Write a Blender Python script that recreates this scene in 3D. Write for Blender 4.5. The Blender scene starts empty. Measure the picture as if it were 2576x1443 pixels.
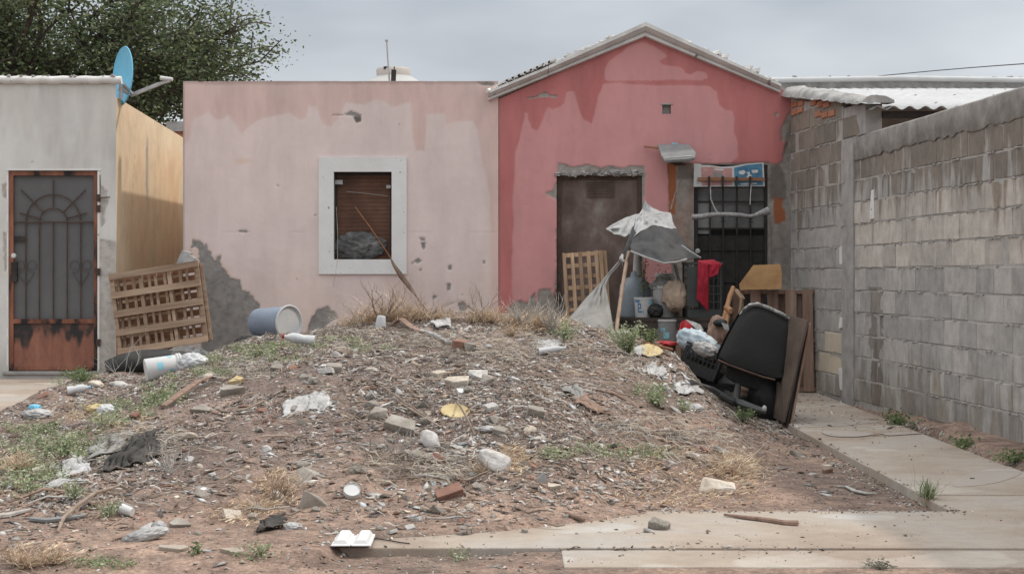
import bpy, bmesh, math, random
import numpy as np
from mathutils import Vector, Matrix, Euler, Quaternion

SC = bpy.context.scene
C = SC.collection
R = math.radians
random.seed(7)
rng = np.random.default_rng(11)

# ------------------------------------------------------------------ camera
cam_d = bpy.data.cameras.new('camera')
cam = bpy.data.objects.new('camera', cam_d); C.objects.link(cam)
cam.location = (0, 0, 1.15); cam.rotation_euler = (R(90), 0, 0)
cam_d.sensor_width = 36; cam_d.lens = 58.2; cam_d.shift_y = -0.0112
cam_d.clip_start = 0.05; cam_d.clip_end = 2000
SC.camera = cam

# ------------------------------------------------------------------ sky, sun, exposure
SUN_EL, SUN_AZ = R(50), R(82)          # azimuth measured from +Y (behind the houses) towards +X (right)
world = bpy.data.worlds.new('World'); SC.world = world; world.use_nodes = True
nt = world.node_tree; nt.nodes.clear()
out = nt.nodes.new('ShaderNodeOutputWorld'); bg = nt.nodes.new('ShaderNodeBackground')
sky = nt.nodes.new('ShaderNodeTexSky'); sky.sky_type = 'NISHITA'; sky.sun_disc = False
sky.sun_elevation = SUN_EL; sky.sun_rotation = SUN_AZ
tc = nt.nodes.new('ShaderNodeTexCoord')
mp = nt.nodes.new('ShaderNodeMapping'); mp.inputs['Scale'].default_value = (1.0, 1.0, 3.2); mp.inputs['Location'].default_value = (0.62, 0.3, 0.05)
nz = nt.nodes.new('ShaderNodeTexNoise'); nz.inputs['Scale'].default_value = 3.4; nz.inputs['Detail'].default_value = 4; nz.inputs['Roughness'].default_value = 0.45
rp = nt.nodes.new('ShaderNodeValToRGB')
rp.color_ramp.elements[0].position = 0.40; rp.color_ramp.elements[0].color = (4.2, 4.55, 5.05, 1)
rp.color_ramp.elements[1].position = 0.62; rp.color_ramp.elements[1].color = (6.9, 7.3, 7.7, 1)
sep = nt.nodes.new('ShaderNodeSeparateXYZ')
hz = nt.nodes.new('ShaderNodeMapRange'); hz.inputs['From Min'].default_value = 0.03; hz.inputs['From Max'].default_value = 0.20
hz.inputs['To Min'].default_value = 1.0; hz.inputs['To Max'].default_value = 0.0
mx = nt.nodes.new('ShaderNodeMix'); mx.data_type = 'RGBA'; mx.inputs[0].default_value = 0.93
m2 = nt.nodes.new('ShaderNodeMix'); m2.data_type = 'RGBA'
m2.inputs['B'].default_value = (7.0, 7.35, 7.65, 1)
hm = nt.nodes.new('ShaderNodeMath'); hm.operation = 'MULTIPLY'; hm.inputs[1].default_value = 0.62
L = nt.links.new
L(tc.outputs['Generated'], mp.inputs['Vector']); L(mp.outputs['Vector'], nz.inputs['Vector']); L(nz.outputs['Fac'], rp.inputs['Fac'])
L(tc.outputs['Generated'], sep.inputs['Vector']); L(sep.outputs['Z'], hz.inputs['Value'])
L(hz.outputs['Result'], hm.inputs[0]); L(hm.outputs[0], m2.inputs[0])
L(rp.outputs['Color'], m2.inputs['A'])
L(sky.outputs['Color'], mx.inputs['A']); L(m2.outputs['Result'], mx.inputs['B'])
# an overcast sky is brighter overhead than at the horizon
zr = nt.nodes.new('ShaderNodeMapRange'); zr.inputs['From Min'].default_value = 0.15; zr.inputs['From Max'].default_value = 1.0
zr.inputs['To Min'].default_value = 1.0; zr.inputs['To Max'].default_value = 3.3; L(sep.outputs['Z'], zr.inputs['Value'])
zw = nt.nodes.new('ShaderNodeMapRange'); zw.inputs['From Min'].default_value = 0.17; zw.inputs['From Max'].default_value = 0.6; L(sep.outputs['Z'], zw.inputs['Value'])
mw = nt.nodes.new('ShaderNodeMix'); mw.data_type = 'RGBA'; mw.inputs['B'].default_value = (5.45, 5.5, 5.5, 1); L(zw.outputs['Result'], mw.inputs[0]); L(mx.outputs['Result'], mw.inputs['A'])
zm = nt.nodes.new('ShaderNodeVectorMath'); zm.operation = 'SCALE'; L(mw.outputs['Result'], zm.inputs[0]); L(zr.outputs['Result'], zm.inputs['Scale'])
L(zm.outputs['Vector'], bg.inputs['Color']); bg.inputs['Strength'].default_value = 0.1
L(bg.outputs['Background'], out.inputs['Surface'])
sun_d = bpy.data.lights.new('sun', 'SUN'); sun_d.energy = 1.9; sun_d.angle = R(2.0); sun_d.color = (1.0, 0.93, 0.84)
sun = bpy.data.objects.new('sun', sun_d); C.objects.link(sun)
sdir = Vector((math.sin(SUN_AZ)*math.cos(SUN_EL), math.cos(SUN_AZ)*math.cos(SUN_EL), math.sin(SUN_EL)))
sun.rotation_euler = sdir.to_track_quat('Z', 'Y').to_euler(); sun.location = (6, 4, 9)
SC.view_settings.view_transform = 'Standard'; SC.view_settings.look = 'None'
SC.view_settings.exposure = 0.08; SC.view_settings.gamma = 1.0; SC.view_settings.use_curve_mapping = False

# ------------------------------------------------------------------ measuring
FX, CX, CY, H0 = 4164.7, 1288.0, 692.9, 1.15
def P(x, y, Y): return Vector(((x-CX)*Y/FX, Y, H0-(y-CY)*Y/FX))

# ------------------------------------------------------------------ numpy noise
def _hash(ix, iy, seed):
    n = (ix.astype(np.int64)*374761393 + iy.astype(np.int64)*668265263 + seed*1442695041) & 0x7fffffff
    n = ((n ^ (n >> 13))*1274126177) & 0x7fffffff
    return ((n ^ (n >> 16)) & 0xffff)/65535.0
def vnoise(x, y, seed=0):
    x = np.asarray(x, float); y = np.asarray(y, float)
    ix = np.floor(x); iy = np.floor(y); fx = x-ix; fy = y-iy
    fx = fx*fx*(3-2*fx); fy = fy*fy*(3-2*fy)
    a = _hash(ix, iy, seed); b = _hash(ix+1, iy, seed); c = _hash(ix, iy+1, seed); d = _hash(ix+1, iy+1, seed)
    return (a*(1-fx)+b*fx)*(1-fy)+(c*(1-fx)+d*fx)*fy
def fbm(x, y, seed=0, octv=4, rough=0.5):
    s = 0; a = 1; t = 0
    for i in range(octv):
        s = s+a*vnoise(np.asarray(x)*2**i, np.asarray(y)*2**i, seed+i*17); t += a; a *= rough
    return s/t-0.5
def sm(a, b, x):
    t = np.clip((x-a)/(b-a), 0, 1); return t*t*(3-2*t)

# ------------------------------------------------------------------ materials
MATS = {}
def new_mat(name):
    m = bpy.data.materials.new(name); m.use_nodes = True
    n = m.node_tree.nodes; b = n['Principled BSDF']; MATS[name] = m
    return m, m.node_tree, b
def nd(t, kind, **kw):
    n = t.nodes.new(kind)
    for k, v in kw.items():
        if k in n.inputs: n.inputs[k].default_value = v
        else: setattr(n, k, v)
    return n
def c4(c): return (c[0], c[1], c[2], 1)
def ramp(t, stops):
    r = t.nodes.new('ShaderNodeValToRGB')
    while len(r.color_ramp.elements) < len(stops): r.color_ramp.elements.new(0.5)
    for e, (p, c) in zip(r.color_ramp.elements, stops): e.position = p; e.color = c4(c)
    return r
def noise(t, vec, scale, detail=5, rough=0.55):
    n = nd(t, 'ShaderNodeTexNoise', Scale=scale, Detail=detail, Roughness=rough)
    t.links.new(vec, n.inputs['Vector']); return n
def mixc(t, fac, a, b, blend='MIX'):
    m = t.nodes.new('ShaderNodeMix'); m.data_type = 'RGBA'; m.blend_type = blend
    for s, v in (('A', a), ('B', b)):
        if hasattr(v, 'links') or hasattr(v, 'is_linked'): t.links.new(v, m.inputs[s])
        else: m.inputs[s].default_value = c4(v)
    if hasattr(fac, 'is_linked'): t.links.new(fac, m.inputs[0])
    else: m.inputs[0].default_value = fac
    return m.outputs['Result']
def bump(t, b, h, strength, dist=0.01):
    k = nd(t, 'ShaderNodeBump', Strength=strength, Distance=dist)
    t.links.new(h, k.inputs['Height']); t.links.new(k.outputs['Normal'], b.inputs['Normal'])
def nmat(name, stops, scale=8, rough=0.9, bmp=0.3, bscale=60, stretch=(1, 1, 1), detail=6, spec=0.3, metal=0.0,
         rand=0.0, dist=0.01, spots=None, alpha=None, trans=0.0, coord='Object'):
    m, t, b = new_mat(name)
    tcn = nd(t, 'ShaderNodeTexCoord'); mpn = nd(t, 'ShaderNodeMapping', Scale=stretch)
    if rand:
        oi = nd(t, 'ShaderNodeObjectInfo')
        vm = nd(t, 'ShaderNodeVectorMath', operation='SCALE'); vm.inputs['Scale'].default_value = 40
        cb = nd(t, 'ShaderNodeCombineXYZ')
        t.links.new(oi.outputs['Random'], cb.inputs[0]); t.links.new(oi.outputs['Random'], cb.inputs[1])
        t.links.new(cb.outputs[0], vm.inputs[0])
        va = nd(t, 'ShaderNodeVectorMath', operation='ADD')
        t.links.new(tcn.outputs[coord], va.inputs[0]); t.links.new(vm.outputs[0], va.inputs[1]); t.links.new(va.outputs[0], mpn.inputs['Vector'])
    else: t.links.new(tcn.outputs[coord], mpn.inputs['Vector'])
    v = mpn.outputs['Vector']
    n1 = noise(t, v, scale, detail, 0.6); r = ramp(t, stops); t.links.new(n1.outputs['Fac'], r.inputs['Fac'])
    col = r.outputs['Color']
    if spots:                       # (scale, threshold, colour)
        n3 = noise(t, v, spots[0], 3, 0.6)
        rr = ramp(t, [(spots[1], (0, 0, 0)), (min(1, spots[1]+0.05), (1, 1, 1))]); t.links.new(n3.outputs['Fac'], rr.inputs['Fac'])
        col = mixc(t, rr.outputs['Color'], col, spots[2])
    if rand:
        hs = nd(t, 'ShaderNodeHueSaturation'); mr = nd(t, 'ShaderNodeMapRange')
        mr.inputs['To Min'].default_value = 1-rand; mr.inputs['To Max'].default_value = 1+rand
        t.links.new(oi.outputs['Random'], mr.inputs['Value']); t.links.new(mr.outputs['Result'], hs.inputs['Value'])
        t.links.new(col, hs.inputs['Color']); col = hs.outputs['Color']
    t.links.new(col, b.inputs['Base Color'])
    b.inputs['Roughness'].default_value = rough; b.inputs['Metallic'].default_value = metal
    b.inputs['Specular IOR Level'].default_value = spec
    if trans: b.inputs['Transmission Weight'].default_value = trans
    if alpha is not None: b.inputs['Alpha'].default_value = alpha
    if bmp:
        n2 = noise(t, v, bscale, 5, 0.65); bump(t, b, n2.outputs['Fac'], bmp, dist)
    return m
def vmat(name, rough=0.9, var=0.25, spec=0.25, scale=40, trans=0.0):
    m, t, b = new_mat(name)
    a = nd(t, 'ShaderNodeAttribute', attribute_name='col'); tcn = nd(t, 'ShaderNodeTexCoord')
    n1 = noise(t, tcn.outputs['Object'], scale, 4); r = ramp(t, [(0.3, (1-var,)*3), (0.7, (1+var,)*3)])
    t.links.new(n1.outputs['Fac'], r.inputs['Fac'])
    o = mixc(t, 1.0, a.outputs['Color'], r.outputs['Color'], 'MULTIPLY')
    t.links.new(o, b.inputs['Base Color']); b.inputs['Roughness'].default_value = rough; b.inputs['Specular IOR Level'].default_value = spec
    if trans:
        tr = nd(t, 'ShaderNodeBsdfTranslucent'); ms = nd(t, 'ShaderNodeMixShader'); ms.inputs[0].default_value = trans
        t.links.new(o, tr.inputs['Color']); ou = [x for x in t.nodes if x.type == 'OUTPUT_MATERIAL'][0]
        t.links.new(b.outputs[0], ms.inputs[1]); t.links.new(tr.outputs[0], ms.inputs[2]); t.links.new(ms.outputs[0], ou.inputs['Surface'])
    return m

# ------------------------------------------------------------------ objects
def tag(o, label=None, cat=None, group=None, kind=None):
    if label: o['label'] = label
    if cat: o['category'] = cat
    if group: o['group'] = group
    if kind: o['kind'] = kind
    return o
def thing(name, label, cat, loc=(0, 0, 0), rot=(0, 0, 0), group=None):
    o = bpy.data.objects.new(name, None); C.objects.link(o)
    o.location = loc; o.rotation_euler = rot; o.empty_display_size = 0.1
    return tag(o, label, cat, group)
def link(name, me, parent=None, mat=None):
    if mat is not None and not me.materials: me.materials.append(mat)
    o = bpy.data.objects.new(name, me); C.objects.link(o)
    if parent is not None: o.parent = parent
    return o
def wloc(p):
    v = Vector((0, 0, 0))
    while p is not None: v += p.location; p = p.parent
    return v
def np_mesh(name, V, F, col=None, smooth=False):
    V = np.asarray(V, np.float32); F = np.asarray(F, np.int32); k = F.shape[1]
    me = bpy.data.meshes.new(name)
    me.vertices.add(len(V)); me.vertices.foreach_set('co', V.ravel())
    me.loops.add(F.size); me.loops.foreach_set('vertex_index', F.ravel())
    me.polygons.add(len(F)); me.polygons.foreach_set('loop_start', np.arange(0, F.size, k, dtype=np.int32))
    try: me.polygons.foreach_set('loop_total', np.full(len(F), k, dtype=np.int32))
    except Exception: pass
    me.update(calc_edges=True); me.validate()
    if col is not None:
        a = me.color_attributes.new('col', 'FLOAT_COLOR', 'POINT')
        cc = np.ones((len(V), 4), np.float32); cc[:, :3] = col; a.data.foreach_set('color', cc.ravel())
    if smooth: me.polygons.foreach_set('use_smooth', np.ones(len(F), bool))
    return me
class MB:
    def __init__(s): s.v = []; s.f = []; s.sm = False
    def add(s, vs, fs):
        k = len(s.v); s.v += [tuple(q) for q in vs]; s.f += [tuple(i+k for i in f) for f in fs]; return s
    def box(s, a, b, jit=0.0, M=None):
        x0, y0, z0 = a; x1, y1, z1 = b
        vs = [Vector(p) for p in ((x0, y0, z0), (x1, y0, z0), (x1, y1, z0), (x0, y1, z0), (x0, y0, z1), (x1, y0, z1), (x1, y1, z1), (x0, y1, z1))]
        if jit: vs = [p+Vector([random.uniform(-jit, jit) for _ in range(3)]) for p in vs]
        if M: vs = [M @ p for p in vs]
        return s.add(vs, [(0, 3, 2, 1), (4, 5, 6, 7), (0, 1, 5, 4), (1, 2, 6, 5), (2, 3, 7, 6), (3, 0, 4, 7)])
    def bar(s, p, q, w, d, up=(0, 0, 1)):      # rectangular bar from p to q, w across, d along 'up x dir'
        p = Vector(p); q = Vector(q); z = (q-p).normalized(); up = Vector(up)
        if abs(z.dot(up)) > 0.98: up = Vector((0, 1, 0))
        x = up.cross(z).normalized(); y = z.cross(x)
        vs = []
        for e in (p, q):
            for a, b in ((-1, -1), (1, -1), (1, 1), (-1, 1)): vs.append(e+x*a*w/2+y*b*d/2)
        return s.add(vs, [(0, 3, 2, 1), (4, 5, 6, 7), (0, 1, 5, 4), (1, 2, 6, 5), (2, 3, 7, 6), (3, 0, 4, 7)])
    def tube(s, pts, r, n=8, cap=True, sq=1.0):
        pts = [Vector(p) for p in pts]; rs = r if isinstance(r, (list, tuple)) else [r]*len(pts)
        vs = []; last = None
        for i, p in enumerate(pts):
            d = (pts[min(i+1, len(pts)-1)]-pts[max(i-1, 0)]).normalized()
            u = Vector((0, 0, 1)) if abs(d.z) < 0.9 else Vector((1, 0, 0))
            x = u.cross(d).normalized(); y = d.cross(x)
            for k in range(n):
                a = 2*math.pi*k/n; vs.append(p+x*math.cos(a)*rs[i]+y*math.sin(a)*rs[i]*sq)
        fs = []
        for i in range(len(pts)-1):
            for k in range(n): fs.append((i*n+k, i*n+(k+1) % n, (i+1)*n+(k+1) % n, (i+1)*n+k))
        if cap: fs.append(tuple(reversed(range(n)))); fs.append(tuple(range((len(pts)-1)*n, len(pts)*n)))
        s.sm = s.sm or n > 6
        return s.add(vs, fs)
    def lathe(s, prof, n=28, M=None, arc=1.0):
        vs = []; m = len(prof)
        cnt = n if arc >= 1 else n+1
        for k in range(cnt):
            a = 2*math.pi*arc*k/n
            for r, z in prof:
                p = Vector((r*math.cos(a), r*math.sin(a), z)); vs.append(M @ p if M else p)
        fs = []
        for k in range(n):
            k2 = (k+1) % cnt
            for i in range(m-1): fs.append((k*m+i, k2*m+i, k2*m+i+1, k*m+i+1))
        s.sm = True
        return s.add(vs, fs)
    def prism(s, poly, d0, d1, M=None):       # poly of (x,z), extruded in y
        n = len(poly); vs = [Vector((x, d0, z)) for x, z in poly]+[Vector((x, d1, z)) for x, z in poly]
        if M: vs = [M @ p for p in vs]
        return s.add(vs, [tuple(range(n)), tuple(reversed(range(n, 2*n)))]+[(i, i+n, (i+1) % n+n, (i+1) % n) for i in range(n)])
    def mesh(s, name, off=None):
        me = bpy.data.meshes.new(name)
        o = off or Vector((0, 0, 0))
        me.from_pydata([(v[0]-o[0], v[1]-o[1], v[2]-o[2]) for v in s.v], [], s.f)
        bm = bmesh.new(); bm.from_mesh(me); bmesh.ops.recalc_face_normals(bm, faces=bm.faces)
        if s.sm:
            for f in bm.faces: f.smooth = len(f.verts) <= 4
            for e in bm.edges:
                if len(e.link_faces) == 2 and e.calc_face_angle(0) > R(50): e.smooth = False
        bm.to_mesh(me); bm.free(); return me
    def build(s, name, mat, parent=None, world=True, bevel=0.0):
        off = wloc(parent) if (world and parent is not None) else None
        me = s.mesh(name, off); o = link(name, me, parent, mat)
        if bevel:
            b = o.modifiers.new('bevel', 'BEVEL'); b.width = bevel; b.segments = 2; b.limit_method = 'ANGLE'
        return o
def single(name, mb, mat, label, cat, loc=(0, 0, 0), group=None, bevel=0.0):
    loc = Vector(loc); me = mb.mesh(name, loc); o = link(name, me, None, mat); o.location = loc
    if bevel:
        b = o.modifiers.new('bevel', 'BEVEL'); b.width = bevel; b.segments = 2; b.limit_method = 'ANGLE'
    return tag(o, label, cat, group)
def coons(top, right, bottom, left, nu=24, nv=18, wr=0.01, wf=6, seed=3, sag=0.0):
    def samp(pl, t):
        pl = [P(*q) for q in pl]; ls = [0]
        for i in range(1, len(pl)): ls.append(ls[-1]+(pl[i]-pl[i-1]).length)
        d = t*ls[-1]
        for i in range(1, len(pl)):
            if d <= ls[i]+1e-9: return pl[i-1].lerp(pl[i], (d-ls[i-1])/max(1e-9, ls[i]-ls[i-1]))
        return pl[-1]
    V = []
    p00, p10, p01, p11 = samp(top, 0), samp(top, 1), samp(bottom, 0), samp(bottom, 1)
    for j in range(nv+1):
        v = j/nv
        for i in range(nu+1):
            u = i/nu
            q = samp(top, u)*(1-v)+samp(bottom, u)*v+samp(left, v)*(1-u)+samp(right, v)*u-(p00*(1-u)*(1-v)+p10*u*(1-v)+p01*(1-u)*v+p11*u*v)
            e = math.sin(math.pi*u)*math.sin(math.pi*v)
            w = float(fbm(u*wf+v*1.3, v*wf*0.6, seed, 3))
            V.append(q+Vector((0, -wr*w*2*(0.3+e)-sag*e, wr*0.4*w)))
    F = [(j*(nu+1)+i, j*(nu+1)+i+1, (j+1)*(nu+1)+i+1, (j+1)*(nu+1)+i) for j in range(nv) for i in range(nu)]
    return V, F
def cloth(name, V, F, mat, parent=None, th=0.004):
    off = wloc(parent) if parent is not None else Vector((0, 0, 0))
    me = bpy.data.meshes.new(name); me.from_pydata([tuple(v-off) for v in V], [], F)
    me.polygons.foreach_set('use_smooth', np.ones(len(F), bool))
    o = link(name, me, parent, mat); s = o.modifiers.new('thickness', 'SOLIDIFY'); s.thickness = th; return o
def rehome(o, loc):                     # put the origin of a world-space mesh at its base
    loc = Vector(loc); o.data.transform(Matrix.Translation(-loc)); o.location = loc; return o

# ------------------------------------------------------------------ terrain
crest_dp = [(-400, 1000), (0, 975), (150, 955), (250, 950), (350, 952), (440, 930), (500, 907), (560, 886), (620, 868), (760, 852), (900, 812), (1050, 800), (1200, 802), (1300, 808), (1420, 822), (1550, 850),
            (1690, 890), (1740, 955), (1800, 1000), (1900, 1036), (1990, 1060), (2080, 1065), (2500, 1065)]
YC = 14.0
CXs = np.array([(x-CX)*YC/FX for x, y in crest_dp]); CZs = np.array([H0-(y-CY)*YC/FX for x, y in crest_dp])
def crest(X): return np.interp(X, CXs, CZs)
def toe(X): return np.interp(X, [-1.6, -0.8, -0.73, -0.58, -0.155, 0.3, 0.6, 1.0, 9], [6.6, 6.75, 6.95, 7.16, 7.33, 7.62, 7.86, 8.05, 8.09])
def hbase(X, Y):
    X = np.asarray(X, float); Y = np.asarray(Y, float)
    Cz = crest(X)
    Ym = np.interp(X, [-5, -3.6, -3, -2, 0.3, 0.8, 1.3, 1.8, 2.15], [10.5, 9.6, 8.3, 7.4, 7.75, 8.5, 9.4, 10.6, 11.8])
    b = np.interp(X, [-5, -3.4, -2.8, 0.3, 1.2, 2.2, 9], [0.05, 0.05, 0.015, 0.015, -0.035, -0.06, -0.06])
    t = np.clip((Y-Ym)/(YC-Ym), 0, 1); p = 1-(1-t)**1.35
    h = b+(Cz-b)*p*sm(0, 0.10, t+0.02)
    back = np.interp(X, [-3, -1.5, 0, 0.9, 1.6, 2.0], [0.88, 0.7, 0.7, 0.8, 0.85, 0.85])
    s = sm(0.0, 1.0, (Y-14.2)/2.6)
    h = h-(h-b)*(1-back)*s
    # left: level ground in front of the left house
    l = sm(-3.55, -4.05, X)*sm(10.3, 11.4, Y); h = h*(1-l)+0.075*l
    # kerb side: dirt falls behind the sidewalk edge
    tt = toe(X); f = sm(tt-0.02, tt+0.12, Y); low = np.where(Y < 7.0, -0.036+0.022*sm(-0.3, 0.2, X), -0.045)
    low = low-0.012*0
    left = sm(-0.72, -1.1, X)
    hl = np.where(Y < 7.05, -0.05+0.06*sm(6.5, 7.05, Y), h)
    h = (low+(h-low)*f)*(1-left)+hl*left
    h = h+0.085*sm(3.0, 3.14, X)*sm(8.0, 8.6, Y)
    mnd = p*(1-l)
    return h, mnd
GX0, GX1, GY0, GY1, GS = -6.2, 3.9, 5.6, 20.0, 0.03
gx = np.arange(GX0, GX1+1e-6, GS); gy = np.arange(GY0, GY1+1e-6, GS)
MX, MY = np.meshgrid(gx, gy)
HB, MN = hbase(MX, MY)
rel = sm(0, 0.12, MN)
over = sm(toe(MX), toe(MX)+0.25, MY)
HZ = HB+rel*(0.12*fbm(MX*1.7, MY*1.3, 3, 3)+0.085*fbm(MX*4.5, MY*3.6, 9, 4)+0.04*fbm(MX*14, MY*12, 5, 4))
HZ += over*(0.012*fbm(MX*7, MY*7, 21, 3)+0.007)
HZ += (1-over)*0.012*fbm(MX*9, MY*9, 33, 3)*sm(0.9, 0.1, MX)
def H(X, Y):
    X = np.asarray(X, float); Y = np.asarray(Y, float)
    u = np.clip((X-GX0)/GS, 0, len(gx)-1.001); v = np.clip((Y-GY0)/GS, 0, len(gy)-1.001)
    i = u.astype(int); j = v.astype(int); a = u-i; b = v-j
    return (HZ[j, i]*(1-a)+HZ[j, i+1]*a)*(1-b)+(HZ[j+1, i]*(1-a)+HZ[j+1, i+1]*a)*b
def floor_h(X, Y):                      # top of whatever one stands on: dirt or slab
    X = np.asarray(X, float); Y = np.asarray(Y, float)
    h = H(X, Y)
    h = np.where((Y > 7.0) & (Y < 8.1), np.maximum(h, 0.0), h)
    h = np.where((Y > 6.58) & (Y <= 7.0) & (X > 0.2), np.maximum(h, -0.006), h)
    h = np.where((X > 2.15) & (X < 3.0) & (Y > 8.1), np.maximum(h, 0.0), h)
    h = np.where((X < -3.75) & (Y > 11), np.maximum(h, 0.09), h)
    return h
def G(x, y):                            # photo point -> point on the ground (arrays)
    x = np.atleast_1d(np.asarray(x, float)); y = np.atleast_1d(np.asarray(y, float))
    res = np.full(x.shape, 17.0); done = np.zeros(x.shape, bool)
    for Y in np.arange(5.8, 17.2, 0.015):
        Z = H0-(y-CY)*Y/FX; X = (x-CX)*Y/FX
        hit = (~done) & (Z <= floor_h(X, np.full_like(X, Y)))
        res[hit] = Y; done |= hit
    X = (x-CX)*res/FX
    return X, res, floor_h(X, res)
_YS = np.arange(5.8, 17.2, 0.01)
def G1(x, y):
    X = (x-CX)*_YS/FX; hit = (H0-(y-CY)*_YS/FX) <= floor_h(X, _YS); i = int(np.argmax(hit)) if hit.any() else len(_YS)-1
    Y = float(_YS[i]) if hit.any() else 17.0; X = (x-CX)*Y/FX; return Vector((X, Y, float(floor_h(X, Y))))
def ground_normal(p):
    e = 0.08; dx = float(H(p.x+e, p.y)-H(p.x-e, p.y))/(2*e); dy = float(H(p.x, p.y+e)-H(p.x, p.y-e))/(2*e)
    return Vector((-dx, -dy, 1)).normalized()

def grid_faces(nx, ny):
    i, j = np.meshgrid(np.arange(nx-1), np.arange(ny-1)); a = (j*nx+i).ravel()
    return np.stack([a, a+1, a+1+nx, a+nx], 1)
# ================================================================== MATERIALS
m, t, b = new_mat('soil')
tcn = nd(t, 'ShaderNodeTexCoord'); v = tcn.outputs['Object']
n1 = noise(t, v, 0.8, 6, 0.6); n2 = noise(t, v, 7, 6, 0.7); n3 = noise(t, v, 45, 4, 0.7)
r1 = ramp(t, [(0.35, (0.19, 0.145, 0.12)), (0.5, (0.275, 0.195, 0.155)), (0.68, (0.38, 0.275, 0.215))]); t.links.new(n1.outputs['Fac'], r1.inputs['Fac'])
r2 = ramp(t, [(0.3, (0.5, 0.5, 0.52)), (0.55, (1, 1, 1)), (0.75, (1.35, 1.3, 1.25))]); t.links.new(n2.outputs['Fac'], r2.inputs['Fac'])
r3 = ramp(t, [(0.3, (0.55, 0.55, 0.56)), (0.52, (1, 1, 1)), (0.72, (1.6, 1.6, 1.65))]); t.links.new(n3.outputs['Fac'], r3.inputs['Fac'])
c = mixc(t, 1.0, r1.outputs['Color'], r2.outputs['Color'], 'MULTIPLY'); c = mixc(t, 0.8, c, r3.outputs['Color'], 'MULTIPLY')
a = nd(t, 'ShaderNodeAttribute', attribute_name='mound')
c = mixc(t, a.outputs['Fac'], mixc(t, 1.0, c, (1.12, 1.12, 1.12), 'MULTIPLY'), mixc(t, 1.0, c, (0.86, 0.91, 0.98), 'MULTIPLY'))
t.links.new(c, b.inputs['Base Color']); b.inputs['Roughness'].default_value = 0.97; b.inputs['Specular IOR Level'].default_value = 0.15
bump(t, b, n3.outputs['Fac'], 0.9, 0.02); SOIL = m

def facade_mat(name, paint, damp, cement, under, vs=0.25):
    m, t, b = new_mat(name)
    tcn = nd(t, 'ShaderNodeTexCoord'); v = tcn.outputs['Object']
    mp = nd(t, 'ShaderNodeMapping', Scale=(1, 1, vs)); t.links.new(v, mp.inputs['Vector'])
    n1 = noise(t, v, 1.6, 5, 0.6); n2 = noise(t, mp.outputs['Vector'], 5, 5, 0.6); n3 = noise(t, v, 90, 3, 0.6); n4 = noise(t, v, 14, 5, 0.7)
    def A(k): return nd(t, 'ShaderNodeAttribute', attribute_name=k).outputs['Fac']
    r1 = ramp(t, [(0.3, tuple(x*0.93 for x in paint)), (0.7, tuple(min(0.9, x*1.05) for x in paint))]); t.links.new(n1.outputs['Fac'], r1.inputs['Fac'])
    col = mixc(t, A('fade'), r1.outputs['Color'], under)
    r5 = ramp(t, [(0.3, tuple(x*0.93 for x in damp)), (0.7, tuple(x*1.06 for x in damp))]); t.links.new(n2.outputs['Fac'], r5.inputs['Fac'])
    col = mixc(t, A('damp'), col, r5.outputs['Color'])
    r2 = ramp(t, [(0.3, (0.90, 0.90, 0.91)), (0.6, (1.02, 1.02, 1.02))]); t.links.new(n2.outputs['Fac'], r2.inputs['Fac'])
    col = mixc(t, 1.0, col, r2.outputs['Color'], 'MULTIPLY')
    r4 = ramp(t, [(0.25, tuple(x*0.6 for x in cement)), (0.5, cement), (0.75, tuple(x*1.3 for x in cement))]); t.links.new(n4.outputs['Fac'], r4.inputs['Fac'])
    col = mixc(t, A('bare'), col, r4.outputs['Color'])
    col = mixc(t, A('rust'), col, (0.33, 0.12, 0.06))
    col = mixc(t, A('grime_dark'), col, (0.12, 0.10, 0.085))  # mixes in grime, plus the shade painted below the red house bench
    t.links.new(col, b.inputs['Base Color']); b.inputs['Roughness'].default_value = 0.93; b.inputs['Specular IOR Level'].default_value = 0.2
    bump(t, b, n3.outputs['Fac'], 0.25, 0.006); return m
PINK = facade_mat('pink_plaster', (0.70, 0.585, 0.56), (0.63, 0.455, 0.415), (0.27, 0.255, 0.24), (0.68, 0.53, 0.45))
RED = facade_mat('red_plaster', (0.575, 0.285, 0.28), (0.47, 0.165, 0.16), (0.30, 0.275, 0.25), (0.5, 0.22, 0.2))
WHITEHOUSE = facade_mat('grey_white_plaster', (0.62, 0.615, 0.595), (0.56, 0.545, 0.515), (0.42, 0.39, 0.36), (0.56, 0.53, 0.47))
YELLOW = facade_mat('ochre_plaster', (0.68, 0.56, 0.39), (0.57, 0.45, 0.31), (0.30, 0.28, 0.265), (0.64, 0.46, 0.29), 0.7)
TRIM = nmat('white_trim', [(0.3, (0.64, 0.635, 0.62)), (0.7, (0.74, 0.74, 0.73))], 3, 0.85, 0.25, 70, spots=(24, 0.66, (0.3, 0.29, 0.28)))
MOULD = nmat('weathered_moulding', [(0.3, (0.52, 0.51, 0.49)), (0.55, (0.67, 0.66, 0.64)), (0.75, (0.74, 0.74, 0.73))], 4, 0.9, 0.4, 50, spots=(9, 0.66, (0.2, 0.19, 0.18)))
CEMENT = nmat('cement', [(0.3, (0.25, 0.24, 0.23)), (0.7, (0.40, 0.38, 0.36))], 6, 0.95, 0.5, 60)
MORTAR = nmat('mortar', [(0.3, (0.30, 0.285, 0.265)), (0.7, (0.46, 0.44, 0.415))], 9, 0.95, 0.7, 60)
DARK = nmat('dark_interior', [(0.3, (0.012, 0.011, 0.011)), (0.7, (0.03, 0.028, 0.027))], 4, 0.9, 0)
IRON = nmat('black_iron', [(0.3, (0.018, 0.017, 0.017)), (0.7, (0.045, 0.038, 0.034))], 12, 0.6, 0.2, 60)
RUSTIRON = nmat('rusty_iron', [(0.3, (0.045, 0.035, 0.03)), (0.7, (0.11, 0.065, 0.05))], 10, 0.8, 0.2, 60)
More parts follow.
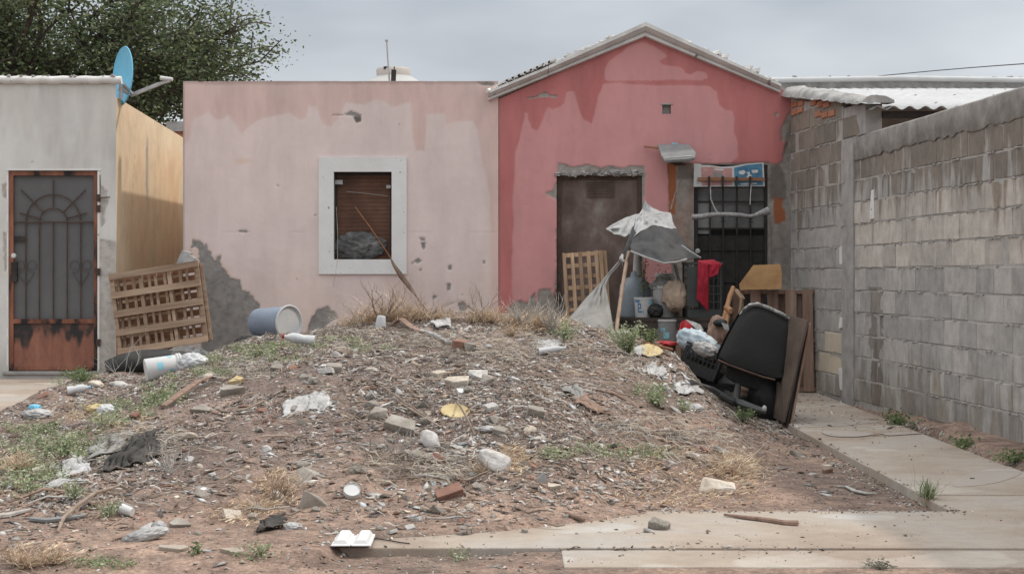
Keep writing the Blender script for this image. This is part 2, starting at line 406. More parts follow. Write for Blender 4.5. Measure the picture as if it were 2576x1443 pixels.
SCREEN = nmat('grey_mesh_screen', [(0.3, (0.105, 0.105, 0.107)), (0.7, (0.135, 0.135, 0.137))], 3, 0.8, 0.1, 300)
RUSTRED = nmat('rusted_red_paint', [(0.36, (0.02, 0.018, 0.018)), (0.45, (0.17, 0.07, 0.045)), (0.6, (0.27, 0.115, 0.075)), (0.8, (0.35, 0.17, 0.10))], 4.5, 0.75, 0.25, 50, stretch=(1.6, 1, 0.45))
REDPANEL = nmat('rust_brown_sheet', [(0.25, (0.055, 0.040, 0.036)), (0.45, (0.115, 0.080, 0.068)), (0.58, (0.17, 0.125, 0.11)), (0.75, (0.28, 0.25, 0.235))], 3.2, 0.8, 0.3, 50, stretch=(1, 1, 0.7))
BOARDBR = nmat('brown_board', [(0.3, (0.085, 0.045, 0.033)), (0.55, (0.16, 0.08, 0.052)), (0.8, (0.20, 0.13, 0.09))], 3, 0.8, 0.2, 50)
WOODS = nmat('pallet_wood', [(0.3, (0.22, 0.15, 0.105)), (0.55, (0.34, 0.24, 0.17)), (0.8, (0.44, 0.35, 0.27))], 5, 0.85, 0.35, 70, stretch=(0.4, 4, 4), rand=0.22)
WOODSV = nmat('pallet_wood_upright', [(0.3, (0.24, 0.155, 0.10)), (0.55, (0.38, 0.26, 0.17)), (0.8, (0.50, 0.37, 0.26))], 5, 0.85, 0.35, 70, stretch=(4, 4, 0.4), rand=0.25)
WOODOLD = nmat('old_dark_wood', [(0.3, (0.16, 0.105, 0.08)), (0.55, (0.26, 0.175, 0.135)), (0.8, (0.38, 0.275, 0.22))], 5, 0.9, 0.35, 70, stretch=(4, 4, 0.4), rand=0.25)
WOODRED = nmat('reddish_wood', [(0.3, (0.20, 0.09, 0.05)), (0.7, (0.36, 0.19, 0.11))], 5, 0.85, 0.35, 70, stretch=(0.4, 4, 4), rand=0.1)
PLY = nmat('orange_ply', [(0.3, (0.30, 0.16, 0.08)), (0.5, (0.52, 0.31, 0.15)), (0.75, (0.62, 0.40, 0.2))], 2.2, 0.8, 0.2, 60, spots=(2.1, 0.66, (0.22, 0.11, 0.06)))
BLOCK = None
m, t, b = new_mat('concrete_block')
tcn = nd(t, 'ShaderNodeTexCoord'); geo = nd(t, 'ShaderNodeNewGeometry'); oi = nd(t, 'ShaderNodeObjectInfo')
sepn = nd(t, 'ShaderNodeSeparateXYZ'); t.links.new(geo.outputs['Position'], sepn.inputs[0])
n1 = noise(t, geo.outputs['Position'], 9, 5, 0.6); n2 = noise(t, geo.outputs['Position'], 110, 3, 0.7)
mp = nd(t, 'ShaderNodeMapping', Scale=(2.2, 2.2, 0.35)); t.links.new(geo.outputs['Position'], mp.inputs['Vector']); n3 = noise(t, mp.outputs['Vector'], 3.0, 4, 0.6)
r1 = ramp(t, [(0.0, (0.345, 0.335, 0.32)), (0.5, (0.405, 0.39, 0.37)), (1.0, (0.475, 0.45, 0.42))]); t.links.new(oi.outputs['Random'], r1.inputs['Fac'])
r2 = ramp(t, [(0.25, (0.75, 0.74, 0.73)), (0.7, (1.12, 1.12, 1.12))]); t.links.new(n1.outputs['Fac'], r2.inputs['Fac'])
c = mixc(t, 1.0, r1.outputs['Color'], r2.outputs['Color'], 'MULTIPLY')
r3 = ramp(t, [(0.3, (0.8, 0.8, 0.8)), (0.7, (1.15, 1.15, 1.15))]); t.links.new(n2.outputs['Fac'], r3.inputs['Fac'])
c = mixc(t, 0.7, c, r3.outputs['Color'], 'MULTIPLY')
# rain-damp upper courses that run down in tongues
ad = nd(t, 'ShaderNodeMath', operation='MULTIPLY_ADD'); ad.inputs[1].default_value = 2.4; t.links.new(n3.outputs['Fac'], ad.inputs[0]); t.links.new(sepn.outputs['Z'], ad.inputs[2])
mr = nd(t, 'ShaderNodeMapRange'); mr.inputs['From Min'].default_value = 2.92; mr.inputs['From Max'].default_value = 3.18; t.links.new(ad.outputs[0], mr.inputs['Value'])
c = mixc(t, mr.outputs['Result'], c, mixc(t, 1.0, c, (0.60, 0.54, 0.49), 'MULTIPLY'))
mr2 = nd(t, 'ShaderNodeMapRange'); mr2.inputs['From Min'].default_value = 1.75; mr2.inputs['From Max'].default_value = 1.35; 
ad2 = nd(t, 'ShaderNodeMath', operation='MULTIPLY_ADD'); ad2.inputs[1].default_value = 2.6; t.links.new(n3.outputs['Fac'], ad2.inputs[0]); t.links.new(sepn.outputs['Z'], ad2.inputs[2])
t.links.new(ad2.outputs[0], mr2.inputs['Value'])
c = mixc(t, mr2.outputs['Result'], c, mixc(t, 1.0, c, (0.72, 0.68, 0.64), 'MULTIPLY'))
# one old splash stain that ran down near the pillar, ending in a damp foot
def mth(op, a, b2=None):
    q = nd(t, 'ShaderNodeMath', operation=op)
    for i, v_ in enumerate((a, b2)):
        if v_ is None: continue
        if hasattr(v_, 'is_linked'): t.links.new(v_, q.inputs[i])
        else: q.inputs[i].default_value = v_
    return q.outputs[0]
nn = noise(t, geo.outputs['Position'], 4.0, 3, 0.6).outputs['Fac']; wob = mth('MULTIPLY', mth('SUBTRACT', nn, 0.5), 0.55)
dy = mth('ABSOLUTE', mth('ADD', mth('SUBTRACT', sepn.outputs['Y'], 14.42), wob)); wid = mth('ADD', 0.10, mth('MULTIPLY', mth('ABSOLUTE', mth('SINE', mth('MULTIPLY', sepn.outputs['Z'], 7.0))), 0.10))
ms_ = mth('MULTIPLY', mth('LESS_THAN', dy, wid), mth('LESS_THAN', sepn.outputs['Z'], 1.05))
c = mixc(t, ms_, c, mixc(t, 1.0, c, (0.62, 0.58, 0.55), 'MULTIPLY'))
t.links.new(c, b.inputs['Base Color']); b.inputs['Roughness'].default_value = 0.95; b.inputs['Specular IOR Level'].default_value = 0.2
bump(t, b, n2.outputs['Fac'], 0.5, 0.008); BLOCK = m
PALEBLOCK = m.copy(); PALEBLOCK.name = 'pale_tan_block'
for n_ in PALEBLOCK.node_tree.nodes:
    if n_.type == 'VALTORGB' and len(n_.color_ramp.elements) == 3:
        for e_, c_ in zip(n_.color_ramp.elements, ((0.41, 0.38, 0.35), (0.48, 0.445, 0.405), (0.55, 0.51, 0.46))): e_.color = c4(c_)
CLAY = nmat('clay_brick', [(0.3, (0.36, 0.15, 0.09)), (0.7, (0.50, 0.24, 0.15))], 8, 0.9, 0.4, 60)
CREAM = nmat('cream_painted_block', [(0.3, (0.5, 0.44, 0.34)), (0.7, (0.62, 0.55, 0.44))], 5, 0.9, 0.4, 60, rand=0.06)
m, t, b = new_mat('dusty_concrete')
geo = nd(t, 'ShaderNodeNewGeometry'); pz = geo.outputs['Position']
n1 = noise(t, pz, 1.1, 5, 0.55); n2 = noise(t, pz, 120, 3, 0.7); n3 = noise(t, pz, 9, 5, 0.7)
mp = nd(t, 'ShaderNodeMapping', Scale=(0.9, 0.9, 1), Location=(3.3, 0.4, 0)); t.links.new(pz, mp.inputs['Vector']); n4 = noise(t, mp.outputs['Vector'], 1.5, 2, 0.4)
r1 = ramp(t, [(0.36, (0.31, 0.25, 0.205)), (0.5, (0.375, 0.32, 0.268)), (0.66, (0.375, 0.345, 0.315))]); t.links.new(n1.outputs['Fac'], r1.inputs['Fac'])
r2 = ramp(t, [(0.3, (0.82, 0.82, 0.82)), (0.7, (1.1, 1.1, 1.1))]); t.links.new(n2.outputs['Fac'], r2.inputs['Fac'])
r3 = ramp(t, [(0.3, (0.9, 0.88, 0.86)), (0.6, (1.03, 1.03, 1.03))]); t.links.new(n3.outputs['Fac'], r3.inputs['Fac'])
c = mixc(t, 1.0, r1.outputs['Color'], r2.outputs['Color'], 'MULTIPLY'); c = mixc(t, 1.0, c, r3.outputs['Color'], 'MULTIPLY')
r4 = ramp(t, [(0.585, (0, 0, 0)), (0.60, (1, 1, 1))]); t.links.new(n4.outputs['Fac'], r4.inputs['Fac'])
c = mixc(t, r4.outputs['Color'], c, mixc(t, 1.0, c, (1.14, 1.2, 1.25), 'MULTIPLY'))
t.links.new(c, b.inputs['Base Color']); b.inputs['Roughness'].default_value = 0.9; b.inputs['Specular IOR Level'].default_value = 0.25
bump(t, b, n2.outputs['Fac'], 0.3, 0.006); SLAB = m
def plain(name, col, rough=0.6, var=0.12, scale=10, bmp=0.15, **k):
    return nmat(name, [(0.3, tuple(x*(1-var) for x in col)), (0.7, tuple(min(0.95, x*(1+var)) for x in col))], scale, rough, bmp, 50, **k)
WHITEPL = plain('white_plastic', (0.56, 0.56, 0.555), 0.4, 0.06)
FOAM = plain('white_foam', (0.62, 0.62, 0.62), 0.55, 0.03)
BLUEPRINT = plain('pale_blue_print', (0.24, 0.52, 0.64), 0.45)
BLUE2 = plain('blue_print', (0.07, 0.22, 0.40), 0.5)
DISHBLUE = plain('sky_blue_paint', (0.17, 0.50, 0.70), 0.5, 0.03)
GREYMET = plain('grey_metal', (0.42, 0.42, 0.42), 0.45, 0.15)
GREYPL = plain('grey_plastic', (0.23, 0.235, 0.235), 0.55, 0.12)
BLACKPL = plain('black_plastic', (0.022, 0.022, 0.023), 0.5, 0.3)
LEATHER = nmat('black_leatherette', [(0.3, (0.006, 0.006, 0.006)), (0.8, (0.014, 0.0135, 0.013))], 5, 0.62, 0.25, 60, spots=(24, 0.75, (0.06, 0.06, 0.06)), spec=0.25)
WORN = nmat('worn_leatherette_edge', [(0.35, (0.05, 0.05, 0.05)), (0.55, (0.35, 0.34, 0.33)), (0.7, (0.6, 0.6, 0.6))], 22, 0.8, 0.3, 60)
REDCL = plain('red_cloth', (0.30, 0.016, 0.032), 0.85, 0.15, 6)
WHITECL = nmat('pale_grey_cloth', [(0.3, (0.27, 0.275, 0.28)), (0.7, (0.44, 0.445, 0.45))], 5, 0.85, 0.2, 60)
DARKCL = nmat('charcoal_cloth', [(0.3, (0.045, 0.045, 0.047)), (0.7, (0.075, 0.075, 0.077))], 4, 0.85, 0.2, 60)
GREYCL = nmat('dusty_grey_cloth', [(0.3, (0.20, 0.195, 0.185)), (0.7, (0.30, 0.29, 0.275))], 5, 0.9, 0.3, 40)
TARP = nmat('black_dusty_tarp', [(0.35, (0.015, 0.014, 0.013)), (0.55, (0.045, 0.04, 0.036)), (0.8, (0.09, 0.08, 0.07))], 7, 0.7, 0.4, 40)
SACK = plain('tan_sack', (0.40, 0.31, 0.24), 0.9, 0.2, 6)
CONC = nmat('rubble_concrete', [(0.3, (0.20, 0.175, 0.15)), (0.55, (0.32, 0.29, 0.255)), (0.8, (0.44, 0.41, 0.37))], 9, 0.95, 0.6, 60, rand=0.12)
PALE = nmat('pale_stone', [(0.3, (0.30, 0.28, 0.26)), (0.5, (0.50, 0.48, 0.46)), (0.75, (0.66, 0.65, 0.64))], 14, 0.9, 0.6, 60)
LIME = nmat('limestone', [(0.3, (0.34, 0.28, 0.22)), (0.5, (0.56, 0.49, 0.41)), (0.75, (0.70, 0.66, 0.60))], 11, 0.9, 0.7, 60)
BRICK = nmat('broken_brick', [(0.3, (0.19, 0.105, 0.08)), (0.7, (0.30, 0.17, 0.13))], 9, 0.95, 0.5, 60, rand=0.15)
TIN = nmat('white_corrugated_tin', [(0.3, (0.44, 0.44, 0.44)), (0.7, (0.54, 0.54, 0.545))], 3, 0.5, 0.1, 60)
ROUGHCAP = nmat('lumpy_mortar_cap', [(0.3, (0.22, 0.21, 0.20)), (0.55, (0.36, 0.35, 0.34)), (0.8, (0.52, 0.52, 0.51))], 7, 0.95, 0.8, 45)
TANKM = plain('cream_tank_plastic', (0.46, 0.42, 0.385), 0.5, 0.04)
SHARD = vmat('rubble_mix', 0.92, 0.3); STRAWM = vmat('straw', 0.9, 0.2, trans=0.25); LEAFM = vmat('weed_leaf', 0.8, 0.25, trans=0.3, scale=20)
TREELEAF = vmat('tree_leaf', 0.7, 0.35, trans=0.35, scale=1.2)
BARK = nmat('bark', [(0.3, (0.05, 0.042, 0.036)), (0.7, (0.12, 0.10, 0.085))], 8, 0.95, 0.6, 30)
TWIG = nmat('dry_twig', [(0.3, (0.20, 0.145, 0.11)), (0.7, (0.40, 0.32, 0.26))], 12, 0.9, 0.4, 60, rand=0.3)
GREYTWIG = nmat('bleached_twig', [(0.3, (0.30, 0.28, 0.255)), (0.7, (0.50, 0.48, 0.45))], 12, 0.9, 0.4, 60)
CLEARPL = plain('cloudy_plastic', (0.52, 0.53, 0.54), 0.3, 0.15)
BAGPL = nmat('crumpled_bag', [(0.3, (0.25, 0.24, 0.23)), (0.55, (0.42, 0.415, 0.41)), (0.8, (0.60, 0.60, 0.60))], 14, 0.45, 0.4, 30)
BLUEBAG = nmat('pale_blue_bag', [(0.3, (0.28, 0.36, 0.42)), (0.6, (0.50, 0.56, 0.60)), (0.8, (0.66, 0.66, 0.66))], 8, 0.45, 0.4, 30)
BARREL = plain('dull_blue_plastic', (0.19, 0.225, 0.285), 0.5, 0.15, 6)
YELLOWP = nmat('yellowed_plastic', [(0.3, (0.42, 0.32, 0.16)), (0.7, (0.56, 0.46, 0.27))], 9, 0.8, 0.3, 60)

# ================================================================== SETTING
me = np_mesh('ground', [(-400, -60, -0.14), (400, -60, -0.14), (400, 500, -0.14), (-400, 500, -0.14)], [(0, 1, 2, 3)])
tag(link('ground', me, None, SOIL), kind='structure')
V = np.stack([MX.ravel(), MY.ravel(), HZ.ravel()], 1)
me = np_mesh('dirt_mound', V, grid_faces(len(gx), len(gy)), smooth=True)
at = me.attributes.new('mound', 'FLOAT', 'POINT'); at.data.foreach_set('value', sm(0.02, 0.3, MN).ravel().astype(np.float32)*sm(1.3, -0.2, MX).ravel().astype(np.float32))
tag(link('dirt_mound', me, None, SOIL), kind='structure')

def slab_piece(parent, x0, x1, y0, y1, z, th=0.12, name='slab', skew=None):
    # a cast slab with uneven long edges
    n = 40; xs = np.linspace(x0, x1, n); vs = []
    def e(x, s): return 0.012*float(fbm(x*2.3+s, s, 5, 4))
    for x in xs: vs.append((x, y0+e(x, y0)*1.6, z))
    for x in xs: vs.append((x, y1+e(x, y1), z))
    for x in xs: vs.append((x, y0+e(x, y0)*1.6, z-th))
    for x in xs: vs.append((x, y1+e(x, y1), z-th))
    fs = []
    for i in range(n-1):
        fs += [(i, i+1, n+i+1, n+i), (2*n+i, i+2*n+1, i+1, i), (n+i, n+i+1, 3*n+i+1, 3*n+i)]
    fs += [(0, n, 3*n, 2*n), (n-1, 3*n-1, 4*n-1, 2*n-1)]
    o = MB().add(vs, fs).build(name, SLAB, parent, bevel=0.006); return o
pav = thing('front_sidewalk', None, None, (0, 7.5, 0)); pav['kind'] = 'structure'
for x0, x1 in ((-6.5, -2.506), (-2.5, 2.9), (2.903, 7)): slab_piece(pav, x0, x1, 7.008, 8.088, 0.0)
for x0, x1 in ((0.207, 2.4), (2.405, 7)): slab_piece(pav, x0, x1, 6.588, 6.992, -0.008)
road = thing('street_apron', None, None, (0, 6, 0)); road['kind'] = 'structure'
for x0, x1 in ((0.5, 2.1), (2.105, 7)): slab_piece(road, x0, x1, 4.0, 6.575, -0.02)
path = thing('garden_path', None, None, (2.57, 12, 0)); path['kind'] = 'structure'
for y0, y1 in ((8.10, 8.20), (8.208, 8.68), (8.69, 9.99), (10.0, 12.6), (12.606, 16.95)): slab_piece(path, 2.15, 3.0, y0, y1, 0.0+random.uniform(-0.004, 0.004))
PATCH = nmat('pale_cement_patch', [(0.3, (0.33, 0.29, 0.255)), (0.7, (0.38, 0.34, 0.305))], 3, 0.9, 0.2, 80)
def ground_patch(parent, poly, z):
    q = []; n = len(poly)
    for i in range(n):
        a, b2, c2, d2 = poly[(i-1) % n], poly[i], poly[(i+1) % n], poly[(i+2) % n]
        for k in range(5):
            u = k/5; x, y = (0.5*((2*b2[j])+(-a[j]+c2[j])*u+(2*a[j]-5*b2[j]+4*c2[j]-d2[j])*u*u+(-a[j]+3*b2[j]-3*c2[j]+d2[j])*u**3) for j in (0, 1))
            Y = (H0-z)*FX/(y-CY); q.append(Vector(((x-CX)*Y/FX, Y, z+0.0035)))
    m_ = len(q); top = q; bot = [v_-Vector((0, 0, 0.003)) for v_ in q]
    MB().add(top+bot, [tuple(range(m_))]+[(i, (i+1) % m_, (i+1) % m_+m_, i+m_) for i in range(m_)]).build('cement_patch', PATCH, parent)
for poly in ([(2008, 1046), (2060, 1045), (2120, 1052), (2180, 1057), (2212, 1062), (2170, 1066), (2110, 1072), (2050, 1069), (2020, 1058)], [(2066, 1086), (2110, 1083), (2170, 1087), (2198, 1092), (2160, 1098), (2095, 1097)], [(2217, 1091), (2260, 1087), (2325, 1089), (2290, 1092), (2240, 1095)],
             [(2425, 1198), (2470, 1186), (2530, 1184), (2572, 1190), (2500, 1216), (2400, 1224)]): ground_patch(path, poly, 0.0)
lp = thing('left_path', None, None, (-5, 14, 0)); lp['kind'] = 'structure'
for y0, y1 in ((11.0, 14.3), (14.31, 16.9)): slab_piece(lp, -7, -3.78, y0, y1, 0.095)

# ------------------------------------------------------------------ masks on the facades (in photo pixels of the source, at the facade)
def pinside(px, py, poly):
    ins = np.zeros(px.shape, bool); n = len(poly); d2 = np.full(px.shape, 1e12)
    for i in range(n):
        x0, y0 = poly[i]; x1, y1 = poly[(i+1) % n]
        cnd = ((y0 > py) != (y1 > py)) & (px < (x1-x0)*(py-y0)/((y1-y0) if y1 != y0 else 1e-9)+x0); ins ^= cnd
        dx, dy = x1-x0, y1-y0; L2 = dx*dx+dy*dy+1e-9
        tt = np.clip(((px-x0)*dx+(py-y0)*dy)/L2, 0, 1); d2 = np.minimum(d2, (px-x0-tt*dx)**2+(py-y0-tt*dy)**2)
    return np.where(ins, 1, -1)*np.sqrt(d2)
def pmask(px, py, poly, soft=2.0, amp=0, freq=0.05, seed=1):
    if amp:
        px = px+amp*fbm(px*freq, py*freq, seed, 4)*2; py = py+amp*fbm(px*freq+50, py*freq, seed+5, 4)*2
    return sm(-soft, soft, pinside(px, py, poly))
def facade(name, parent, mat, x0, x1, z0, zt, Y, holes, maskfn, step=0.0125, zb=None, bumpy=0.0015, recess=0.009):
    """wall face with openings; zt is a function of X giving the top; zb: height below which rows are level"""
    zb = zb if zb is not None else float(min(zt(x0), zt(x1)))
    xs = set(np.round(np.linspace(x0, x1, int((x1-x0)/step)+1), 4)); zs = set(np.round(np.linspace(z0, zb, int((zb-z0)/step)+1), 4))
    for a, b_, c_, d_ in holes: xs |= {round(a, 4), round(b_, 4)}; zs |= {round(c_, 4), round(d_, 4)}
    xs = np.array(sorted(xs)); zs = np.array(sorted(zs)); nb = len(zs)
    zmax = max(float(zt(x)) for x in xs); k = int((zmax-zb)/step)+1 if zmax > zb+1e-4 else 0
    top = np.array([float(zt(x)) for x in xs])
    rows = [np.full(len(xs), z) for z in zs]+[zb+(top-zb)*(j/k) for j in range(1, k+1)]
    Z = np.array(rows); X = np.tile(xs, (len(rows), 1))
    px = 1435+X*4640/Y; py = 772+(1.15-Z)*4640/Y
    A = maskfn(px, py, X, Z)
    bare = A.get('bare', 0*X)
    YY = Y+recess*bare+bumpy*fbm(X*12, Z*12, 4, 3)*2+0.004*bare*fbm(X*40, Z*40, 8, 3)
    F = grid_faces(len(xs), len(rows)); V = np.stack([X.ravel(), YY.ravel(), Z.ravel()], 1)
    cx = V[F].mean(1); keep = np.ones(len(F), bool)
    for a, b_, c_, d_ in holes: keep &= ~((cx[:, 0] > a) & (cx[:, 0] < b_) & (cx[:, 2] > c_) & (cx[:, 2] < d_))
    off = wloc(parent); V = V-np.array(off)
    me = np_mesh(name, V, F[keep], smooth=True)
    for k_, a in A.items():
        at = me.attributes.new(k_, 'FLOAT', 'POINT'); at.data.foreach_set('value', np.clip(a, 0, 1).ravel().astype(np.float32))
    return link(name, me, parent, mat)
S = lambda pts, ox=0, oy=0, sc=1.0: [(ox+x/sc, oy+y/sc) for x, y in pts]
FY = 17.2; K = FY/4640
def fx(x): return (x-1435)*K
def fz(y): return 1.15-(y-772)*K

# ================================================================== PINK HOUSE
ph = thing('pink_house', 'single-storey pale pink house with one white framed window and flat parapet', 'house', (-1.8, 17.3, 0))
damp_low = [(400, 180), (400, 460), (505, 430), (514, 407), (532, 388), (543, 338), (582, 314), (606, 334), (630, 332), (640, 322), (675, 376), (700, 353), (720, 338), (750, 330), (816, 318), (844, 338), (858, 330),
            (867, 297), (890, 297), (898, 330), (906, 349), (929, 357), (948, 334), (968, 287), (1022, 295), (1049, 276), (1073, 280), (1100, 299), (1150, 287), (1158, 388), (1166, 423), (1189, 423), (1197, 322), (1243, 318), (1251, 345), (1321, 338),
            (1337, 369), (1344, 419), (1360, 485), (1374, 560), (1378, 900), (1420, 900), (1420, 180)]
bare1 = S([(480, 603), (497, 603), (512, 622), (520, 618), (530, 632), (540, 655), (552, 640), (556, 670), (572, 680), (580, 700), (602, 706), (612, 730), (632, 742), (652, 770), (662, 810), (660, 1000), (470, 1000), (512, 860), (500, 760), (492, 700), (486, 650)], sc=0.8976)
bare2 = S([(735, 900), (770, 840), (785, 790), (800, 775), (822, 772), (842, 785), (850, 800), (820, 820), (800, 900)], sc=0.8976)
chips = [[(1175, 665), (1190, 668), (1192, 676), (1178, 674)], [(1180, 680), (1194, 678), (1192, 696), (1184, 700)], [(1160, 730), (1172, 724), (1182, 732), (1168, 740)], [(1152, 736), (1162, 734), (1158, 744)],
         [(1256, 745), (1265, 743), (1266, 756), (1258, 757)], [(1250, 795), (1264, 793), (1263, 812), (1254, 816)], [(1176, 752), (1183, 752), (1181, 759), (1176, 759)], [(1212, 832), (1222, 826), (1226, 832), (1216, 840)],
         [(1354, 730), (1360, 730), (1360, 739), (1354, 739)], [(655, 447), (700, 444), (708, 455), (668, 460)], [(962, 322), (985, 310), (1000, 318), (1012, 321), (1012, 330), (1000, 338), (990, 326)], [(990, 328), (1012, 330), (1011, 342), (998, 344)],
         [(1283, 850), (1300, 845), (1312, 868), (1290, 875)], [(1337, 232), (1388, 232), (1380, 242), (1350, 240)], [(668, 645), (698, 648), (690, 653), (668, 650)], [(775, 518), (785, 519), (780, 523)], [(880, 600), (888, 602), (884, 608)]]
def pink_mask(px, py, X, Z):
    damp = pmask(px, py, damp_low, 5, 5, 0.02, 2)*(0.75+0.5*fbm(px*0.006, py*0.01, 9, 3))
    damp = np.maximum(damp, 0.35*sm(300, 250, py))
    low = sm(690, 850, py)*(0.5+1.4*fbm(px*0.008, py*0.015, 12, 4)); fade = np.clip(low, 0, 1)*0.8
    fade = np.maximum(fade, 0.9*pmask(px, py, bare1, 18, 20, 0.03, 6)); fade = np.maximum(fade, 0.8*sm(1352, 1395, px))
    fade = np.maximum(fade, 0.8*pmask(px, py, chips[9], 4, 2))
    bare = np.maximum(pmask(px, py, bare1, 1.5, 9, 0.06, 4), pmask(px, py, bare2, 1.5, 8, 0.05, 4))
    holes = pmask(px, py, S([(533, 690), (556, 700), (566, 745), (540, 735)]), 1.5, 8, 0.08, 3); bare = bare*(1-holes)
    for i, c_ in enumerate(chips):
        if i != 9: bare = np.maximum(bare, pmask(px, py, c_, 1.2, 2, 0.15, i))
    crack = (np.abs(py-(323+1.5*np.sin(px*0.05))) < 1.0)*((px > 905) & (px < 965)); crack2 = (np.abs(py-(650+2*fbm(px*0.03, py*0, 2, 3))) < 1.1)*(fbm(px*0.012, py*0, 7, 2) > 0.06)
    spk = (vnoise(px*0.16, py*0.16, 41) > 0.985)*1.0; bare = np.maximum(bare, np.maximum(crack*0.8, crack2*0.14))
    bare = np.maximum(bare, spk*0.7*(fbm(px*0.01, py*0.01, 3, 2) > 0))
    top = sm(241, 231, py+6*fbm(px*0.04, py*0, 5, 4)); grime_dark = 0.35*top+0.10*np.clip(sm(330, 240, py)*2*fbm(px*0.03, py*0.004, 6, 4), 0, 1)
    grime_dark = np.maximum(grime_dark, pmask(px, py, chips[10], 1, 1)*0.45*sm(322, 330, py)); grime_dark = np.maximum(grime_dark, pmask(px, py, chips[11], 1, 1)*0.8)
    grime_dark = np.maximum(grime_dark, 0.5*sm(519, 514, px)); rust = 0*px
    return dict(damp=damp, fade=fade, bare=bare, grime_dark=grime_dark, rust=rust)
PX0, PX1, PT = fx(513), fx(1397)-0.002, fz(228)
wx0, wx1, wz1, wz0 = fx(936), fx(1098), fz(482), fz(727)
facade('front_wall', ph, PINK, PX0, PX1, -0.1, lambda x: PT+0.006*float(fbm(x*6, 0, 2, 4)), FY, [(wx0, wx1, wz0, wz1)], pink_mask)
b_ = MB().box((PX0+0.002, FY+0.12, -0.1), (PX1-0.002, FY+5, PT-0.35)); b_.build('roof_body', PINK, ph)
p_ = MB().box((PX0, FY+0.016, PT-0.4), (PX1, FY+0.14, PT-0.008)); p_.build('parapet', PINK, ph)
sd = MB().box((PX0, FY+0.01, -0.1), (PX0+0.12, FY+0.12, PT-0.4)); sd.build('corner_return', PINK, ph)
# window
wn = MB(); ww = 0.001
ox0, ox1, oz1, oz0 = fx(894), fx(1140), fz(441), fz(768)
for a, b2 in (((ox0, FY-0.022, wz1), (ox1, FY+0.002, oz1)), ((ox0, FY-0.022, oz0), (ox1, FY+0.002, wz0)), ((ox0, FY-0.022, wz0), (wx0, FY+0.002, wz1)), ((wx1, FY-0.022, wz0), (ox1, FY+0.002, wz1))): wn.box(a, b2)
win = wn.build('window', TRIM, ph)
rv = MB(); dd = 0.13
rv.box((wx0-0.03, FY+0.002, wz0), (wx0, FY+dd, wz1)).box((wx1, FY+0.002, wz0), (wx1+0.03, FY+dd, wz1)).box((wx0-0.03, FY+0.002, wz1), (wx1+0.03, FY+dd, wz1+0.03)).box((wx0-0.03, FY+0.002, wz0-0.03), (wx1+0.03, FY+dd, wz0))
rv.build('reveal', CEMENT, win)
MB().box((wx0, FY+0.10, wz0), (wx1, FY+0.118, wz1)).build('backing_board', BOARDBR, win)
MB().box((wx0, FY+0.085, wz0), (wx0+0.025, FY+0.10, wz1)).box((wx1-0.022, FY+0.085, wz0), (wx1, FY+0.10, wz1)).box((wx0+0.025, FY+0.085, wz1-0.03), (wx1-0.022, FY+0.10, wz1)).build('dark_frame', IRON, win)
zz = wz1-0.06; i = 0
while zz > wz0+0.03:
    x0 = wx0+0.03+(0.0 if i % 3 else random.uniform(0, 0.1)); me = MB().tube([(x0, FY+0.07, zz), (wx1-0.02, FY+0.07, zz+random.uniform(-0.004, 0.004))], 0.0028, 5).build('wire', IRON, win); zz -= 0.042; i += 1
MB().tube([P(872, 482, FY+0.06), P(920, 487, FY+0.055), P(975, 493, FY+0.06)], 0.006, 6, sq=0.4).build('silver_tape', GREYMET, win)
MB().box(P(843, 464, FY+0.06), P(862, 453, FY+0.065)).box(P(972, 474, FY+0.06), P(983, 466, FY+0.065)).build('tape_patch', GREYMET, win)
def blob(r, seed, rough=0.3, sub=3, sx=1, sy=1, sz=1, freq=2.5, ridged=False):
    bm = bmesh.new(); bmesh.ops.create_icosphere(bm, subdivisions=sub, radius=1)
    from mathutils import noise as mn
    off = Vector((seed*7.3, seed*3.1, seed*1.7))
    for v_ in bm.verts:
        d = mn.fractal(v_.co*freq+off, 1.0, 2.0, 4)
        if ridged: d = 1-2*abs(mn.noise(v_.co*freq+off))+0.4*mn.noise(v_.co*freq*3+off)
        v_.co = v_.co*(1+rough*d); v_.co = Vector((v_.co.x*sx*r, v_.co.y*sy*r, v_.co.z*sz*r))
    me = bpy.data.meshes.new('blob'); bm.to_mesh(me); bm.free(); return me
me = blob(0.15, 3, 0.35, 4, 1.45, 0.3, 0.8, 2.2, True); bg_ = link('rubbish_bag', me, None, nmat('dark_grey_bag', [(0.3, (0.03, 0.03, 0.03)), (0.6, (0.12, 0.12, 0.12)), (0.8, (0.25, 0.25, 0.25))], 9, 0.45, 0.3, 30))
bg_.location = P(905, 620, FY+0.075); tag(bg_, 'crumpled dark grey plastic bag bunched behind the wires at the foot of the window', 'bag')
MB().tube([P(893, 520, FY+0.05), P(930, 570, FY+0.05), P(985, 652, FY+0.03)], 0.008, 6).build('inner_lath', WOODRED, win)
